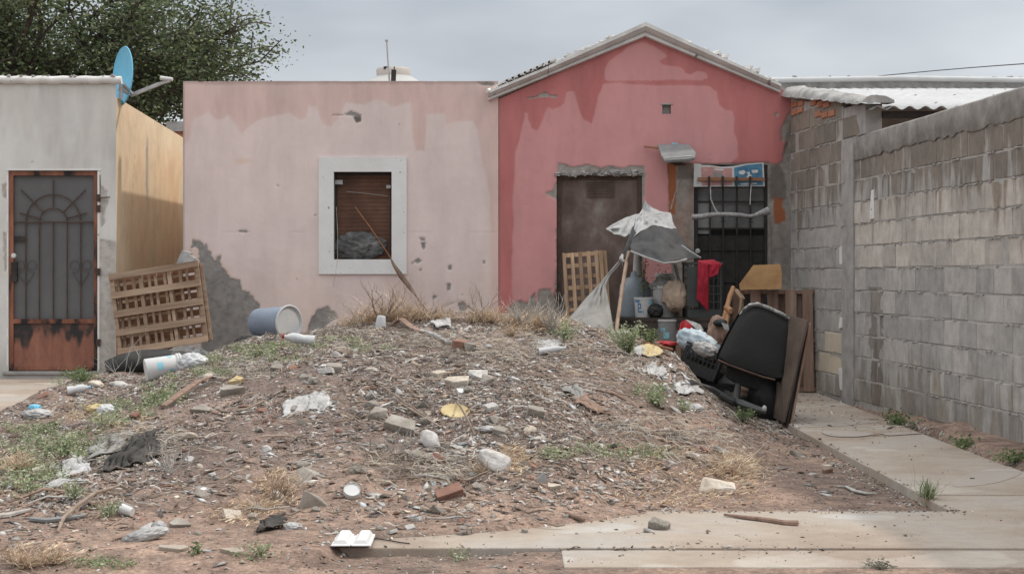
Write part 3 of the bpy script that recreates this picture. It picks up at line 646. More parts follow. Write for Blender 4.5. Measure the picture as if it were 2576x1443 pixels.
# palm-like brown strip that hangs out of the window
vs = []; fs = []; cl = [(983, 650, 17.13, 3), (992, 668, 17.05, 8), (1010, 695, 17.0, 14), (1030, 722, 16.9, 11), (1045, 742, 16.8, 5), (1060, 762, 16.6, 3), (1076, 782, 16.4, 3)]
for x, y, Y, w in cl:
    vs += [P(x-w/2*0.8, y+w/2*0.5, Y), P(x+w/2*0.8, y-w/2*0.5, Y-0.01)]
fs = [(2*i, 2*i+1, 2*i+3, 2*i+2) for i in range(len(cl)-1)]
o = cloth('dry_palm_strip', vs, fs, WOODOLD, None, 0.008); rehome(o, P(1076, 782, 16.4)); tag(o, 'long brown dry strip sticking down out of the white window frame to the weeds', 'dry leaf')
o = single('hanging_wire', MB().tube([P(846, 520, 17.1), P(850, 600, 17.08), P(849, 655, 17.05), P(842, 700, 17.14), P(838, 722, 17.17)], 0.0022, 4), GREYTWIG, 'thin pale wire hanging from the left side of the window opening', 'wire', P(838, 722, 17.17))

# ================================================================== RED HOUSE
rh = thing('red_house', 'red gabled house with a white raking cornice, boarded window and black grilled door', 'house', (1.36, 17.3, 0))
RX0, RX1 = fx(1397)+0.002, 2.90
apx, apz = 1.385, fz(100)
def rtop(x): return float(np.interp(x, [RX0, apx, RX1], [fz(278), apz, fz(262)]))
dry1 = S([(1330, 335), (1500, 430), (1520, 460), (1460, 490), (1480, 520), (1560, 540), (1610, 540), (1640, 560), (1660, 590), (1700, 605), (1760, 570), (1830, 580), (1840, 620), (1800, 650), (1560, 642), (1400, 652), (1150, 655), (1040, 650), (1015, 640), (1025, 540), (1050, 490), (1150, 430), (1210, 370), (1300, 335)], 1340, 0, 2.862)
dry2 = S([(1000, 680), (1150, 665), (1500, 690), (1600, 685), (1860, 690), (1920, 740), (1925, 810), (1940, 850), (1990, 890), (2040, 890), (2055, 960), (2050, 1050), (2080, 1150), (2085, 1250), (2030, 1310), (2000, 1500), (2000, 3200), (300, 3200), (270, 2100), (290, 1374), (300, 1230), (330, 1130), (350, 1000), (375, 930), (370, 905), (395, 910), (400, 960), (430, 1020), (480, 1045), (510, 990), (530, 930), (560, 860), (600, 880), (660, 860), (690, 830), (710, 740), (735, 733), (770, 735), (790, 820), (810, 900), (840, 960), (910, 990), (930, 920), (960, 800)], 1340, 0, 2.862)
hw = (fx(1560), fx(1800), fz(850), fz(492)); hd = (fx(1945), fx(2152), -0.1, fz(462))
rb = [S([(640, 1310), (700, 1322), (760, 1330), (860, 1318), (920, 1335), (1000, 1345), (1060, 1328), (1150, 1345), (1240, 1330), (1330, 1332), (1345, 1390), (1330, 1600), (1300, 1900), (1290, 2400), (620, 2400), (636, 1700), (640, 1400)], 1340, 0, 2.862),
      S([(90, 440), (150, 425), (185, 350), (200, 350), (215, 500), (190, 500), (120, 470)], 1500, 400, 3.137),
      [(1560, 808), (1950, 800), (1950, 1300), (1540, 1300)], [(1503, 905), (1508, 830), (1512, 812), (1545, 810), (1550, 835), (1590, 820), (1600, 905)], [(1420, 870), (1450, 840), (1480, 850), (1500, 815), (1510, 905), (1430, 905)],
      [(2180, 462), (2196, 445), (2206, 400), (2190, 395), (2186, 370), (2200, 330), (2225, 300), (2225, 1200), (2150, 1200), (2150, 455)],
      S([(1170, 180), (1400, 190), (1400, 1500), (1240, 1500), (1180, 900)], 1500, 400, 3.137), [(1940, 466), (1945, 458), (2010, 460), (2155, 455), (2156, 470), (1945, 475)],
      S([(385, 795), (400, 780), (450, 780), (490, 755), (520, 740), (560, 745), (585, 775), (530, 782), (460, 790)], 1340, 0, 2.862), [(1540, 268), (1562, 265), (1560, 274), (1545, 275)], [(2170, 318), (2180, 318), (2182, 326), (2172, 326)]]
rust_p = [S([(1165, 175), (1245, 190), (1235, 640), (1180, 620)], 1500, 400, 3.137), [(2168, 553), (2196, 552), (2193, 580), (2202, 595), (2202, 620), (2172, 628)]]
grime_shade_p = [[(1556, 805), (1950, 800), (1950, 1300), (1530, 1300)], [(2158, 465), (2185, 462), (2200, 490), (2202, 555), (2160, 560)], [(1895, 448), (1945, 455), (1945, 500), (1900, 500)], [(1560, 840), (1620, 820), (1600, 900), (1560, 905)], [(2195, 445), (2222, 380), (2224, 320), (2200, 390)], [(2160, 620), (2168, 640), (2164, 800), (2158, 800)]]  # first patch paints the shade below the bench, the others are grime
def red_mask(px, py, X, Z):
    dry = np.maximum(pmask(px, py, dry1, 3, 4, 0.03, 3), pmask(px, py, dry2, 3, 4, 0.03, 4))
    line = (np.abs(py-(229+1.5*np.sin(px*0.02))) < 1.6)*sm(1450, 1500, px)*sm(2130, 2000, px); dry = dry*(1-0.8*line)
    damp = (1-dry)*(0.92+0.3*fbm(px*0.01, py*0.01, 2, 3)); damp = np.maximum(damp, 0.75*sm(1445, 1400, px)*sm(250, 400, py))
    bare = 0*px
    for i, q in enumerate(rb): bare = np.maximum(bare, pmask(px, py, q, 1.4, 6 if i in (0, 2, 3, 4, 5) else 2.5, 0.06, 10+i))
    bare = np.maximum(bare, (vnoise(px*0.12, py*0.12, 77) > 0.988)*0.6)
    rust = 0*px
    for i, q in enumerate(rust_p): rust = np.maximum(rust, pmask(px, py, q, 1.5, 3, 0.06, 30+i))
    rust = np.maximum(rust, 0.35*(pmask(px, py, rb[6], 3, 4))*np.clip(0.4+2.2*fbm(px*0.02, py*0.02, 5, 3), 0, 1))
    gr = 0*px
    for i, q in enumerate(grime_shade_p): gr = np.maximum(gr, (0.93 if i == 0 else 0.7)*pmask(px, py, q, 5, 8, 0.04, 40+i))
    gr = np.maximum(gr, 0.5*pmask(px, py, rb[5], 4, 4)*np.clip(0.3+2*fbm(px*0.03, py*0.02, 8, 3), 0, 1))
    gr = np.maximum(gr, 0.30*sm(1405, 1399, px))
    return dict(damp=damp, bare=bare, rust=rust, grime_dark=gr, fade=0.25*sm(1450, 1400, px))
facade('front_wall', rh, RED, RX0, RX1, -0.1, rtop, FY, [hw, hd, (fx(1856), fx(1880), fz(320), fz(294))], red_mask, zb=fz(278)-0.01)
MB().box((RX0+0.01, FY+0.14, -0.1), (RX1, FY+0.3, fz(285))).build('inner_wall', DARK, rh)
# roof slopes going back
rf = MB(); yb = FY+4
for xa, za, xb, zb_ in ((-0.25, fz(262), apx, fz(60)), (apx, fz(60), 2.86, fz(240))):
    rf.add([(xa, FY+0.02, za-0.03), (xb, FY+0.02, zb_-0.03), (xb, yb, zb_-0.03), (xa, yb, za-0.03), (xa, FY+0.02, za-0.10), (xb, FY+0.02, zb_-0.10), (xb, yb, zb_-0.10), (xa, yb, za-0.10)],
           [(0, 1, 2, 3), (7, 6, 5, 4), (0, 4, 5, 1), (2, 6, 7, 3), (0, 3, 7, 4), (1, 5, 6, 2)])
rf.build('roof', CEMENT, rh)
# raking cornice: profile swept along each rake
def cornice(ax, az_top, az_bot, bx, bz_top, bz_bot, name):
    prof = [(0.0, 0.0), (-0.13, 0.0), (-0.13, 0.30), (-0.105, 0.42), (-0.085, 0.60), (-0.05, 0.66), (-0.06, 0.70), (-0.06, 0.94), (-0.03, 1.0), (0.0, 1.0)]   # (y offset, fraction from top to bottom)
    n = 60; vs = []
    for i in range(n+1):
        u = i/n; x = ax+(bx-ax)*u; zt_ = az_top+(bz_top-az_top)*u; zb2 = az_bot+(bz_bot-az_bot)*u
        for yo, fr in prof:
            chip = 0.006*float(fbm(u*22, fr*3, 6, 3))
            vs.append((x, FY+yo+chip, zt_+(zb2-zt_)*fr+chip*0.6))
    m_ = len(prof); fs = [(i*m_+k, i*m_+k+1, (i+1)*m_+k+1, (i+1)*m_+k) for i in range(n) for k in range(m_-1)]+[tuple(range(m_)), tuple(n*m_+k for k in range(m_))]
    M_ = MB().add(vs, fs); M_.sm = True; M_.build(name, MOULD, rh)
yf = FY-0.13; kk = yf/4640
def gx_(x): return (x-1435)*kk
def gz_(y): return 1.15-(y-772)*kk
cornice(gx_(1368), gz_(255), gz_(280), gx_(1536), gz_(186), gz_(212), 'cornice')
cornice(gx_(1537.5), gz_(185), gz_(211), gx_(1810), gz_(62), gz_(100), 'cornice')
cornice(gx_(1810), gz_(62), gz_(100), gx_(2190), gz_(236), gz_(258), 'cornice')
# mortar and tile rubble along the rakes
def rake_z(x):
    return float(np.interp(x, [gx_(1368), gx_(1810), gx_(2190)], [gz_(255), gz_(62), gz_(236)]))
def lumps(name, parent, mat, pts, rad, n, seed, squash=0.5):
    r_ = np.random.default_rng(seed); V = []; F = []
    base = np.array([(1, 0, 0), (-1, 0, 0), (0, 1, 0), (0, -1, 0), (0, 0, 1), (0, 0, -1)], float); fc = [(0, 2, 4), (2, 1, 4), (1, 3, 4), (3, 0, 4), (2, 0, 5), (1, 2, 5), (3, 1, 5), (0, 3, 5)]
    return V
def bits_along(fn, n, size, seed, rnd):
    V = []; F = []; rr = random.Random(seed)
    for i in range(n):
        u = rr.random(); c_ = fn(u, rr); w = size*rr.uniform(0.5, 1.6); k = len(V)
        q = Euler((rr.uniform(-0.5, 0.5), rr.uniform(-0.5, 0.5), rr.uniform(0, 6))).to_matrix()
        for sx_, sy_, sz_ in ((-1, -1, -1), (1, -1, -1), (1, 1, -1), (-1, 1, -1), (-1, -1, 1), (1, -1, 1), (1, 1, 1), (-1, 1, 1)):
            V.append(Vector(c_)+q @ Vector((sx_*w*rr.uniform(0.6, 1.2), sy_*w*rr.uniform(0.5, 0.9), sz_*w*0.4*rr.uniform(0.6, 1.2))))
        F += [tuple(k+j for j in f) for f in ((0, 3, 2, 1), (4, 5, 6, 7), (0, 1, 5, 4), (1, 2, 6, 5), (2, 3, 7, 6), (3, 0, 4, 7))]
    return MB().add(V, F)
def rk(u, rr):
    x = gx_(1385)+(gx_(2180)-gx_(1385))*u
    if 1.05 < x < 1.75: x = gx_(1400)+rr.random()*1.2
    return (x, FY-0.05+rr.uniform(-0.06, 0.1), rake_z(x)+0.010+rr.uniform(0, 0.010))
o = bits_along(rk, 200, 0.011, 5, None).build('ridge_mortar', MOULD, rh); o['kind'] = 'stuff'
# roof tiles showing as thin slabs along the left rake
for i in range(9):
    xa = gx_(1400+i*17); xb = xa+0.085; za = rake_z(xa)+0.018; zb_ = rake_z(xb)+0.018
    M_ = MB().add([(xa, FY-0.11, za), (xb, FY-0.11, zb_), (xb, FY+0.25, zb_), (xa, FY+0.25, za), (xa, FY-0.11, za+0.022), (xb, FY-0.11, zb_+0.016), (xb, FY+0.25, zb_+0.016), (xa, FY+0.25, za+0.022)], [(0, 3, 2, 1), (4, 5, 6, 7), (0, 1, 5, 4), (1, 2, 6, 5), (2, 3, 7, 6), (3, 0, 4, 7)])
    M_.build('roof_tile', MOULD, rh)
for x in (2090, 2110, 2000, 2022, 1590, 1610):
    xa = gx_(x); za = rake_z(xa)
    MB().box((xa, FY-0.1, za), (xa+0.08, FY+0.1, za+0.03), 0.01).build('roof_tile', MOULD, rh)
MB().tube([P(1226, 229, FY-0.2), P(1234, 225, FY+0.1)], 0.018, 10).build('drain_pipe', MOULD, rh)
# vent
MB().box((fx(1852), FY-0.006, fz(294)), (fx(1886), FY+0.02, fz(290))).box((fx(1856), FY+0.05, fz(320)), (fx(1880), FY+0.06, fz(294))).build('vent_hole', CEMENT, rh)
# boarded window
w2 = MB()
w2.box((hw[0], FY+0.05, hw[2]), (hw[1], FY+0.075, hw[3])); wd = w2.build('window', REDPANEL, rh)
MB().box((hw[0]-0.03, FY+0.012, hw[2]), (hw[0], FY+0.14, hw[3])).box((hw[1], FY+0.012, hw[2]), (hw[1]+0.03, FY+0.14, hw[3])).box((hw[0]-0.03, FY+0.012, hw[3]), (hw[1]+0.03, FY+0.14, hw[3]+0.03)).build('reveal', CEMENT, wd)
MB().box((hw[0], FY+0.035, hw[2]), (hw[0]+0.05, FY+0.05, hw[3])).box((hw[1]-0.05, FY+0.035, hw[2]), (hw[1], FY+0.05, hw[3])).box((hw[0]+0.05, FY+0.035, hw[3]-0.04), (hw[1]-0.05, FY+0.05, hw[3])).build('sheet_edge', RUSTIRON, wd)
for k in range(9):
    z = fz(510+k*5); MB().box((fx(1645), FY+0.036, z-0.004), (fx(1723), FY+0.05, z+0.004)).build('louver_slat', GREYPL if False else REDPANEL, wd)
# rough broken mortar above the opening
def ov(u, rr): return (hw[0]+(hw[1]-hw[0])*u, FY-0.012+rr.uniform(-0.01, 0.015), hw[3]+0.012+rr.uniform(-0.012, 0.03))
o = bits_along(ov, 90, 0.022, 8, None).build('broken_lintel', ROUGHCAP, rh); o['kind'] = 'stuff'
# door
D0, D1, DT = hd[0], hd[1], hd[3]
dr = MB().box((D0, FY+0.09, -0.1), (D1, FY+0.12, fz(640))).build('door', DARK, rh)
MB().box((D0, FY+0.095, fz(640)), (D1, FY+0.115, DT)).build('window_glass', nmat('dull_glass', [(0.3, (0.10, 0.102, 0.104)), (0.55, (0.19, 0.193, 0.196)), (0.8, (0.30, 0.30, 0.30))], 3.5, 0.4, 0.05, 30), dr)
fr = MB().box((D0, FY+0.02, -0.1), (fx(1957), FY+0.06, DT)).box((fx(2144), FY+0.02, -0.1), (D1, FY+0.06, DT)).box((fx(1957), FY+0.02, DT-0.03), (fx(2144), FY+0.06, DT)); fr.build('frame', IRON, dr)
for x in (1991, 2028, 2067, 2105): MB().box((fx(x)-0.008, FY+0.03, 0.0), (fx(x)+0.008, FY+0.046, DT-0.03)).build('bar', IRON, dr)
for y in (524, 565, 640, 700, 790): MB().box((fx(1957), FY+0.047, fz(y)-0.008), (fx(2144), FY+0.062, fz(y)+0.008)).build('cross_bar', IRON, dr)
MB().box((fx(1957), FY+0.063, 0.0), (fx(2144), FY+0.075, fz(660))).build('lower_panel', IRON, dr)
MB().box((fx(1957), FY+0.063, fz(655)), (fx(1990), FY+0.072, fz(565))).build('side_pane', GREYPL, dr)
MB().lathe([(0.0, 0), (0.012, 0), (0.012, 0.02), (0.024, 0.03), (0.028, 0.045), (0.02, 0.06), (0, 0.064)], 16, Matrix.Translation((fx(1955), FY+0.02, fz(704))) @ Euler((R(90), 0, 0)).to_matrix().to_4x4()).build('knob', GREYMET, dr)
for x, y in ((2028, 612), (2028, 620), (2105, 603), (2105, 612), (2105, 622)): MB().box((fx(x)-0.025, FY+0.02, fz(y)-0.005), (fx(x)+0.025, FY+0.03, fz(y)+0.005)).build('scroll', IRON, dr)
# jambs
jm = MB().box((D0-0.02, FY+0.014, -0.1), (D0, FY+0.14, DT+0.02)).box((D1, FY+0.014, -0.1), (D1+0.02, FY+0.14, DT+0.02)).box((D0, FY+0.014, DT), (D1, FY+0.14, DT+0.02)); jm.build('door_reveal', CEMENT, rh)

# ================================================================== LEFT HOUSE
LY = 17.0; kl = LY/4640
def lx(x): return (x-1435)*kl
def lz(y): return 1.15-(y-772)*kl
lh = thing('left_house', 'grey-white plastered house at the left edge with ochre side wall', 'house', (-5.0, 17.1, 0))
LX0, LX1, LT = -7.5, lx(325), lz(236)
dh = (lx(22), lx(278), lz(1040), lz(478))
patch_r = [(278, 670), (325, 678), (325, 1045), (278, 1045)]
brk = [[(280, 490), (284, 520), (298, 535), (303, 570), (292, 600), (295, 625), (283, 640), (278, 560)], [(4, 520), (18, 510), (18, 560), (8, 552)], [(8, 652), (18, 655), (20, 760), (12, 762)]]
def left_mask(px, py, X, Z):
    px = 1435+X*4640/LY; py = 772+(1.15-Z)*4640/LY
    bare = pmask(px, py, patch_r, 1.2, 1, 0.05, 3)*0.9
    for i, q in enumerate(brk): bare = np.maximum(bare, pmask(px, py, q, 1.3, 4, 0.08, i))
    bare = np.maximum(bare, (vnoise(px*0.13, py*0.13, 17) > 0.99)*0.8)
    d = sm(0.0, 0.12, fbm(px*0.010, py*0.003, 4, 4)+0.10*sm(480, 250, py)-0.04); grime_dark = 0.18*sm(960, 1045, py)+0.12*np.clip(fbm(px*0.02, py*0.006, 14, 4)*3, 0, 1)
    grime_dark = np.maximum(grime_dark, 0.8*((px > 278) & (px < 283) & (py > 490) & (py < 545)))
    return dict(damp=d, bare=bare, grime_dark=grime_dark, rust=0*px, fade=np.clip(2*fbm(px*0.008, py*0.008, 24, 3), 0, 1))
facade('front_wall', lh, WHITEHOUSE, LX0, LX1, -0.1, lambda x: LT, LY, [dh], left_mask, bumpy=0.002)
# ochre side wall: top edge falls towards the back
n = 150; ys = np.linspace(LY, 23.0, 200); zsn = np.linspace(0, 1, 220)
YY, UU = np.meshgrid(ys, zsn); topz = np.interp(YY, [LY, 21.0, 23], [lz(272), 1.15+(772-400)*21/4640, 2.85]); ZZ = -0.1+(topz+0.1)*UU
V = np.stack([np.full(YY.size, LX1)+0.004*fbm(YY*6, ZZ*6, 3, 3).ravel(), YY.ravel(), ZZ.ravel()], 1)-np.array(lh.location)
F = grid_faces(len(ys), len(zsn)); me = np_mesh('side_wall', V, F, smooth=True)
streak = sm(0.09, 0.02, np.abs(YY-18.45-0.05*fbm(ZZ*3, YY*0, 3, 3)))*sm(2.75, 2.6, ZZ)*sm(1.95, 2.1, ZZ)
cr = np.clip(sm(0.015, 0.0, np.abs(YY-18.9-0.25*fbm(ZZ*1.5, YY*0, 9, 4)))+sm(0.012, 0.0, np.abs(YY-17.75-0.3*fbm(ZZ*1.2, YY*0, 19, 4))), 0, 1)*(ZZ > 1.6)
for k_, a in dict(damp=np.clip(0.4+2.5*fbm(YY*0.8, ZZ*0.8, 2, 5), 0, 1), fade=np.clip(0.3+3*fbm(YY*1.5, ZZ*1.4, 12, 5), 0, 1), bare=streak*0.85, grime_dark=np.maximum(0.35*cr, 0.10*np.clip(2.5*fbm(YY*2, ZZ*1.5, 7, 4), 0, 1)), rust=0.15*sm(0.9, 0.2, ZZ)).items():
    at = me.attributes.new(k_, 'FLOAT', 'POINT'); at.data.foreach_set('value', a.ravel().astype(np.float32))
link('side_wall', me, lh, YELLOW)
MB().add([(LX0, LY+0.02, lz(276)), (LX1-0.005, LY+0.02, lz(276)), (LX1-0.005, 21, 2.84), (LX0, 21, 2.84)], [(0, 1, 2, 3)]).box((LX0, LY+0.2, -0.1), (LX1-0.14, LY+0.4, LT-0.05)).build('roof', CEMENT, lh)
# rolled coping
cp = MB(); pts = []; 
for i in range(60):
    x = LX0+(LX1+0.06-LX0)*i/59; pts.append((x, LY-0.01, LT+0.04+0.004*math.sin(i*1.7)))
cp.tube(pts, 0.043, 14, sq=0.95); cp.build('coping', MOULD, lh)
def cpb(u, rr): return (LX0+(LX1-LX0)*u, LY+rr.uniform(-0.04, 0.02), LT+0.076+rr.uniform(0, 0.006))
o = bits_along(cpb, 90, 0.014, 15, None).build('coping_mortar', CEMENT, lh); o['kind'] = 'stuff'
# door of the left house
dx0, dx1, dz0, dz1 = dh
door = MB().box((dx0+0.02, LY+0.05, dz0), (dx1-0.02, LY+0.075, dz1-0.02)).build('door', SCREEN, lh)
MB().box((dx0-0.02, LY-0.006, dz1), (dx1+0.02, LY+0.09, dz1+0.018)).box((dx1-0.018, LY+0.0, dz0), (dx1+0.002, LY+0.09, dz1)).box((dx0-0.012, LY+0.0, dz0), (dx0+0.004, LY+0.09, dz1)).build('door_jamb', TRIM, lh)
fr = MB()
fr.box((dx0+0.006, LY+0.015, dz0+0.01), (lx(36), LY+0.05, dz1-0.005)).box((lx(262), LY+0.015, dz0+0.01), (dx1-0.02, LY+0.05, dz1-0.005)).box((lx(36), LY+0.015, dz1-0.05), (lx(262), LY+0.05, dz1-0.005)).box((lx(36), LY+0.015, dz0+0.01), (lx(262), LY+0.05, dz0+0.04)).box((lx(36), LY+0.015, lz(906)), (lx(262), LY+0.05, lz(894)))
fr.build('door_frame', RUSTRED, door)
nxk, nzk = 90, 56; xk = np.linspace(lx(36), lx(262), nxk); zk = np.linspace(dz0+0.04, lz(906), nzk); XK, ZK = np.meshgrid(xk, zk)
Vk = np.stack([XK.ravel(), np.full(XK.size, LY+0.03)+0.002*fbm(XK*9, ZK*9, 4, 2).ravel(), ZK.ravel()], 1)-np.array(lh.location)
me = np_mesh('kick_panel', Vk, grid_faces(nxk, nzk)); dp = lz(906)-ZK; run = 0.07+0.55*np.clip(fbm(XK*8, XK*0, 5, 3)+0.10, 0, 1)+0.05*fbm(XK*30, XK*0, 6, 2)
bk_ = sm(0.05, -0.04, dp-run+0.10*fbm(XK*22, ZK*14, 8, 3))*np.clip(0.8+1.5*fbm(XK*10, ZK*8, 18, 3), 0.3, 1)*sm(0.0, 0.03, dp+0.02); at = me.attributes.new('grime_dark', 'FLOAT', 'POINT'); at.data.foreach_set('value', np.clip(bk_, 0, 1).ravel().astype(np.float32))
m, t, b = new_mat('rust_drip_panel'); tcn = nd(t, 'ShaderNodeTexCoord'); mp = nd(t, 'ShaderNodeMapping', Scale=(1.6, 1, 0.5)); t.links.new(tcn.outputs['Object'], mp.inputs['Vector'])
n1 = noise(t, mp.outputs['Vector'], 4.5, 6, 0.65); r1 = ramp(t, [(0.3, (0.15, 0.065, 0.045)), (0.5, (0.25, 0.10, 0.065)), (0.75, (0.33, 0.16, 0.10))]); t.links.new(n1.outputs['Fac'], r1.inputs['Fac'])
ag = nd(t, 'ShaderNodeAttribute', attribute_name='grime_dark'); t.links.new(mixc(t, ag.outputs['Fac'], r1.outputs['Color'], (0.018, 0.017, 0.017)), b.inputs['Base Color']); b.inputs['Roughness'].default_value = 0.7
link('kick_panel', me, door, m)
zmid = lz(622)
for x in (70, 108, 147, 186, 224): MB().tube([(lx(x), LY+0.03, lz(894)), (lx(x), LY+0.03, zmid)], 0.007, 6).build('bar', RUSTIRON, door)
MB().tube([(lx(36), LY+0.028, zmid), (lx(262), LY+0.028, zmid)], 0.008, 6).build('cross_bar', RUSTIRON, door)
cxd = lx(147)
for r_, n_ in ((lx(186)-lx(147), 16), (lx(224)-lx(147), 22)):
    MB().tube([(cxd+r_*math.cos(a), LY+0.03, zmid+r_*math.sin(a)) for a in np.linspace(0, math.pi, n_)], 0.007, 6).build('arch_bar', RUSTIRON, door)
ri = lx(186)-lx(147)
for deg, l in ((15, 0.36), (45, 0.47), (90, 0.43), (135, 0.47), (165, 0.36)):
    a = R(deg); MB().tube([(cxd+ri*math.cos(a), LY+0.03, zmid+ri*math.sin(a)), (cxd+l*math.cos(a), LY+0.03, zmid+l*math.sin(a))], 0.007, 6).build('ray_bar', RUSTIRON, door)
for cx_, s in ((lx(70), -1), (lx(70), 1), (lx(224), -1), (lx(224), 1)):
    pts = []
    for i in range(22):
        u = i/21; a = R(-110+u*430); rr_ = 0.07*(1-0.55*u); pts.append((cx_+s*(0.068-rr_*math.cos(a)*0.9)-s*0.0, LY+0.033, lz(750)+rr_*math.sin(a)+0.02))
    pts = [(cx_, LY+0.033, lz(800))]+pts
    MB().tube(pts, 0.0035, 5).build('scroll', IRON if False else nmat('faint_iron', [(0.3, (0.07, 0.06, 0.055)), (0.7, (0.10, 0.085, 0.08))], 12, 0.7, 0.1, 60) if 'faint_iron' not in MATS else MATS['faint_iron'], door)
MB().box((lx(36), LY+0.02, lz(676)), (lx(70), LY+0.035, lz(662))).box((lx(30), LY+0.012, lz(790)), (lx(46), LY+0.05, lz(735))).build('lock_plate', IRON, door)
MB().lathe([(0, 0), (0.012, 0), (0.012, 0.02), (0.024, 0.03), (0.028, 0.045), (0.02, 0.06), (0, 0.064)], 16, Matrix.Translation((lx(41), LY+0.012, lz(717))) @ Euler((R(90), 0, 0)).to_matrix().to_4x4()).build('knob', WHITEPL, door)
for y in (555, 585, 762, 960): MB().box((dx1-0.03, LY-0.012, lz(y+10)), (dx1+0.012, LY+0.02, lz(y-10))).build('hinge', RUSTIRON, door)
MB().tube([(dx1-0.01, LY-0.02, lz(556)), (lx(310), LY-0.03, lz(553))], 0.006, 6).build('bolt', RUSTIRON, lh)
MB().box((lx(8), LY-0.03, lz(1050)), (lx(300), LY+0.04, lz(1040))).build('door_step', CEMENT, lh, bevel=0.008)
# ================================================================== DISH
dl = P(325, 230, 17.25)
dish = thing('satellite_dish', 'sky blue oval satellite dish seen nearly edge-on on the left house corner', 'satellite dish', P(305, 215, 17.2))
prof = []
M = Matrix.Translation(P(311, 192, 17.3)) @ Matrix.Rotation(R(3), 4, 'Y') @ Matrix.Rotation(R(-56), 4, 'Z') @ Matrix.Rotation(R(90), 4, 'X')
rr_ = MB(); pr = [(0.0, -0.05), (0.08, -0.047), (0.16, -0.036), (0.23, -0.018), (0.285, 0.0), (0.30, 0.008), (0.297, 0.016), (0.285, 0.008), (0.16, -0.028), (0.0, -0.042)]
rr_.lathe(pr, 40, M @ Matrix.Diagonal((0.94, 1.04, 1, 1))); rr_.build('reflector', DISHBLUE, dish)
MB().bar(P(330, 240, 17.2), P(400, 212, 17.0), 0.03, 0.035).bar(P(400, 212, 17.0), P(428, 203, 16.93), 0.024, 0.028).build('arm', GREYMET, dish)
MB().tube([P(404, 197, 16.95), P(434, 200, 16.93)], [0.024, 0.018], 12).build('receiver', WHITEPL, dish)
MB().bar(P(298, 222, 17.12), P(334, 238, 17.2), 0.05, 0.04).tube([P(304, 212, 17.1), P(304, 250, 17.1)], 0.02, 10).bar(P(308, 212, 17.15), P(332, 238, 17.2), 0.10, 0.02).build('bracket', GREYMET, dish)
# roof corner with clay edge behind the alley
bk = thing('rear_house', 'small bit of a rear roof with clay edge seen down the alley', 'house', P(440, 345, 21.8))
MB().box(P(417, 330, 21.8), Vector((P(470, 0, 21.8).x, 24.5, P(0, 305, 21.8).z)), 0.01).build('roof_edge', ROUGHCAP, bk)
MB().box(P(425, 345, 21.83), Vector((P(470, 0, 21.83).x, 24.4, P(0, 330.4, 21.8).z))).build('beam', CLAY, bk)
MB().box((P(432, 0, 21.86).x, 21.86, -0.1), (P(475, 0, 21.86).x, 24.3, P(0, 345.5, 21.86).z)).build('wall', DARK, bk)
# back closure of the alley
fence = single('alley_wall', MB().box((-4.9, 23.0, -0.1), (-3.3, 23.15, 1.9)), CEMENT, 'plain grey wall closing the far end of the narrow alley', 'wall', (-4, 23, 0))

# ================================================================== BLOCK WALLS
BP = 0.35
def block_meshes(L_, n, seed):
    out_ = []; rr = random.Random(seed)
    for i in range(n):
        bm = bmesh.new(); bmesh.ops.create_cube(bm, size=1)
        for v_ in bm.verts: v_.co = Vector((v_.co.x*L_+L_/2, v_.co.y*0.12+0.06, v_.co.z*0.188+0.1))+Vector((rr.uniform(-0.004, 0.004), rr.uniform(-0.004, 0.004), rr.uniform(-0.004, 0.004)))
        bmesh.ops.bevel(bm, geom=list(bm.edges), offset=0.005, segments=1, affect='EDGES')
        me = bpy.data.meshes.new('block'); bm.to_mesh(me); bm.free(); me.materials.append(BLOCK); out_.append(me)
    return out_
BM_full = block_meshes(BP-0.010, 8, 3); BM_half = block_meshes(BP/2-0.010, 4, 4)
def wall_frame(a, b):
    a = Vector(a); b = Vector(b); d = (b-a).normalized(); return math.atan2(d.y, d.x), (b-a).length
def bricks(parent, x0, x1, course0, ncourse, z0, ztop=lambda x: 99, vary=0.3, seed=1, skip=lambda x, z: False, matfn=None):
    rr = random.Random(seed)
    for k in range(ncourse):
        z = z0+0.2*k; x = x0
        first = (k % 2 == 0)
        while x < x1-0.06:
            L_ = BP/2 if first or x+BP > x1+0.01 else BP; first = False
            if x+L_ > x1+0.01: break
            if z+0.17 < ztop(x+L_/2) and not skip(x+L_/2, z+0.1):
                me = rr.choice(BM_full if L_ == BP else BM_half); o = link('block', me, parent)
                o.location = (x+0.005, rr.uniform(-0.003, 0.004), z); 
                mt = matfn(x+L_/2, z) if matfn else None
                if mt: o.material_slots[0].link = 'OBJECT'; o.material_slots[0].material = mt
            x += L_
def mortar_beads(parent, x0, x1, zs, seed, dens=55, ztop=lambda x: 99):
    rr = random.Random(seed); V = []; F = []
    M_ = MB()
    for z in zs:
        x = x0
        while x < x1:
            L_ = rr.uniform(0.03, 0.16)
            if rr.random() < 0.42 and z < ztop(x):
                n = 5; pts = [(x+L_*i/(n-1), -0.004+rr.uniform(-0.004, 0.002), z+rr.uniform(-0.006, 0.006)) for i in range(n)]
                M_.tube(pts, [0.002]+[rr.uniform(0.003, 0.0065) for _ in range(n-2)]+[0.002], 5)
            x += L_*rr.uniform(0.8, 1.5)
    o = M_.build('squeezed_mortar', MORTAR, parent, world=False); o['kind'] = 'stuff'; return o
ang, ln = wall_frame((3.125, 15.10, 0), (3.42, 11.05, 0))
bw = thing('block_boundary_wall', 'long bare concrete block wall with a mortared top along the path', 'wall', (3.125, 15.10, 0), (0, 0, ang))
MB().box((0.0, 0.005, -0.2), (10.2, 0.112, 2.23)).build('mortar_core', MORTAR, bw, world=False)
bricks(bw, 0.0, 4.8, 0, 11, 0.014, seed=2, matfn=lambda x, z: PALEBLOCK if 1.15 < z < 1.75 else None)
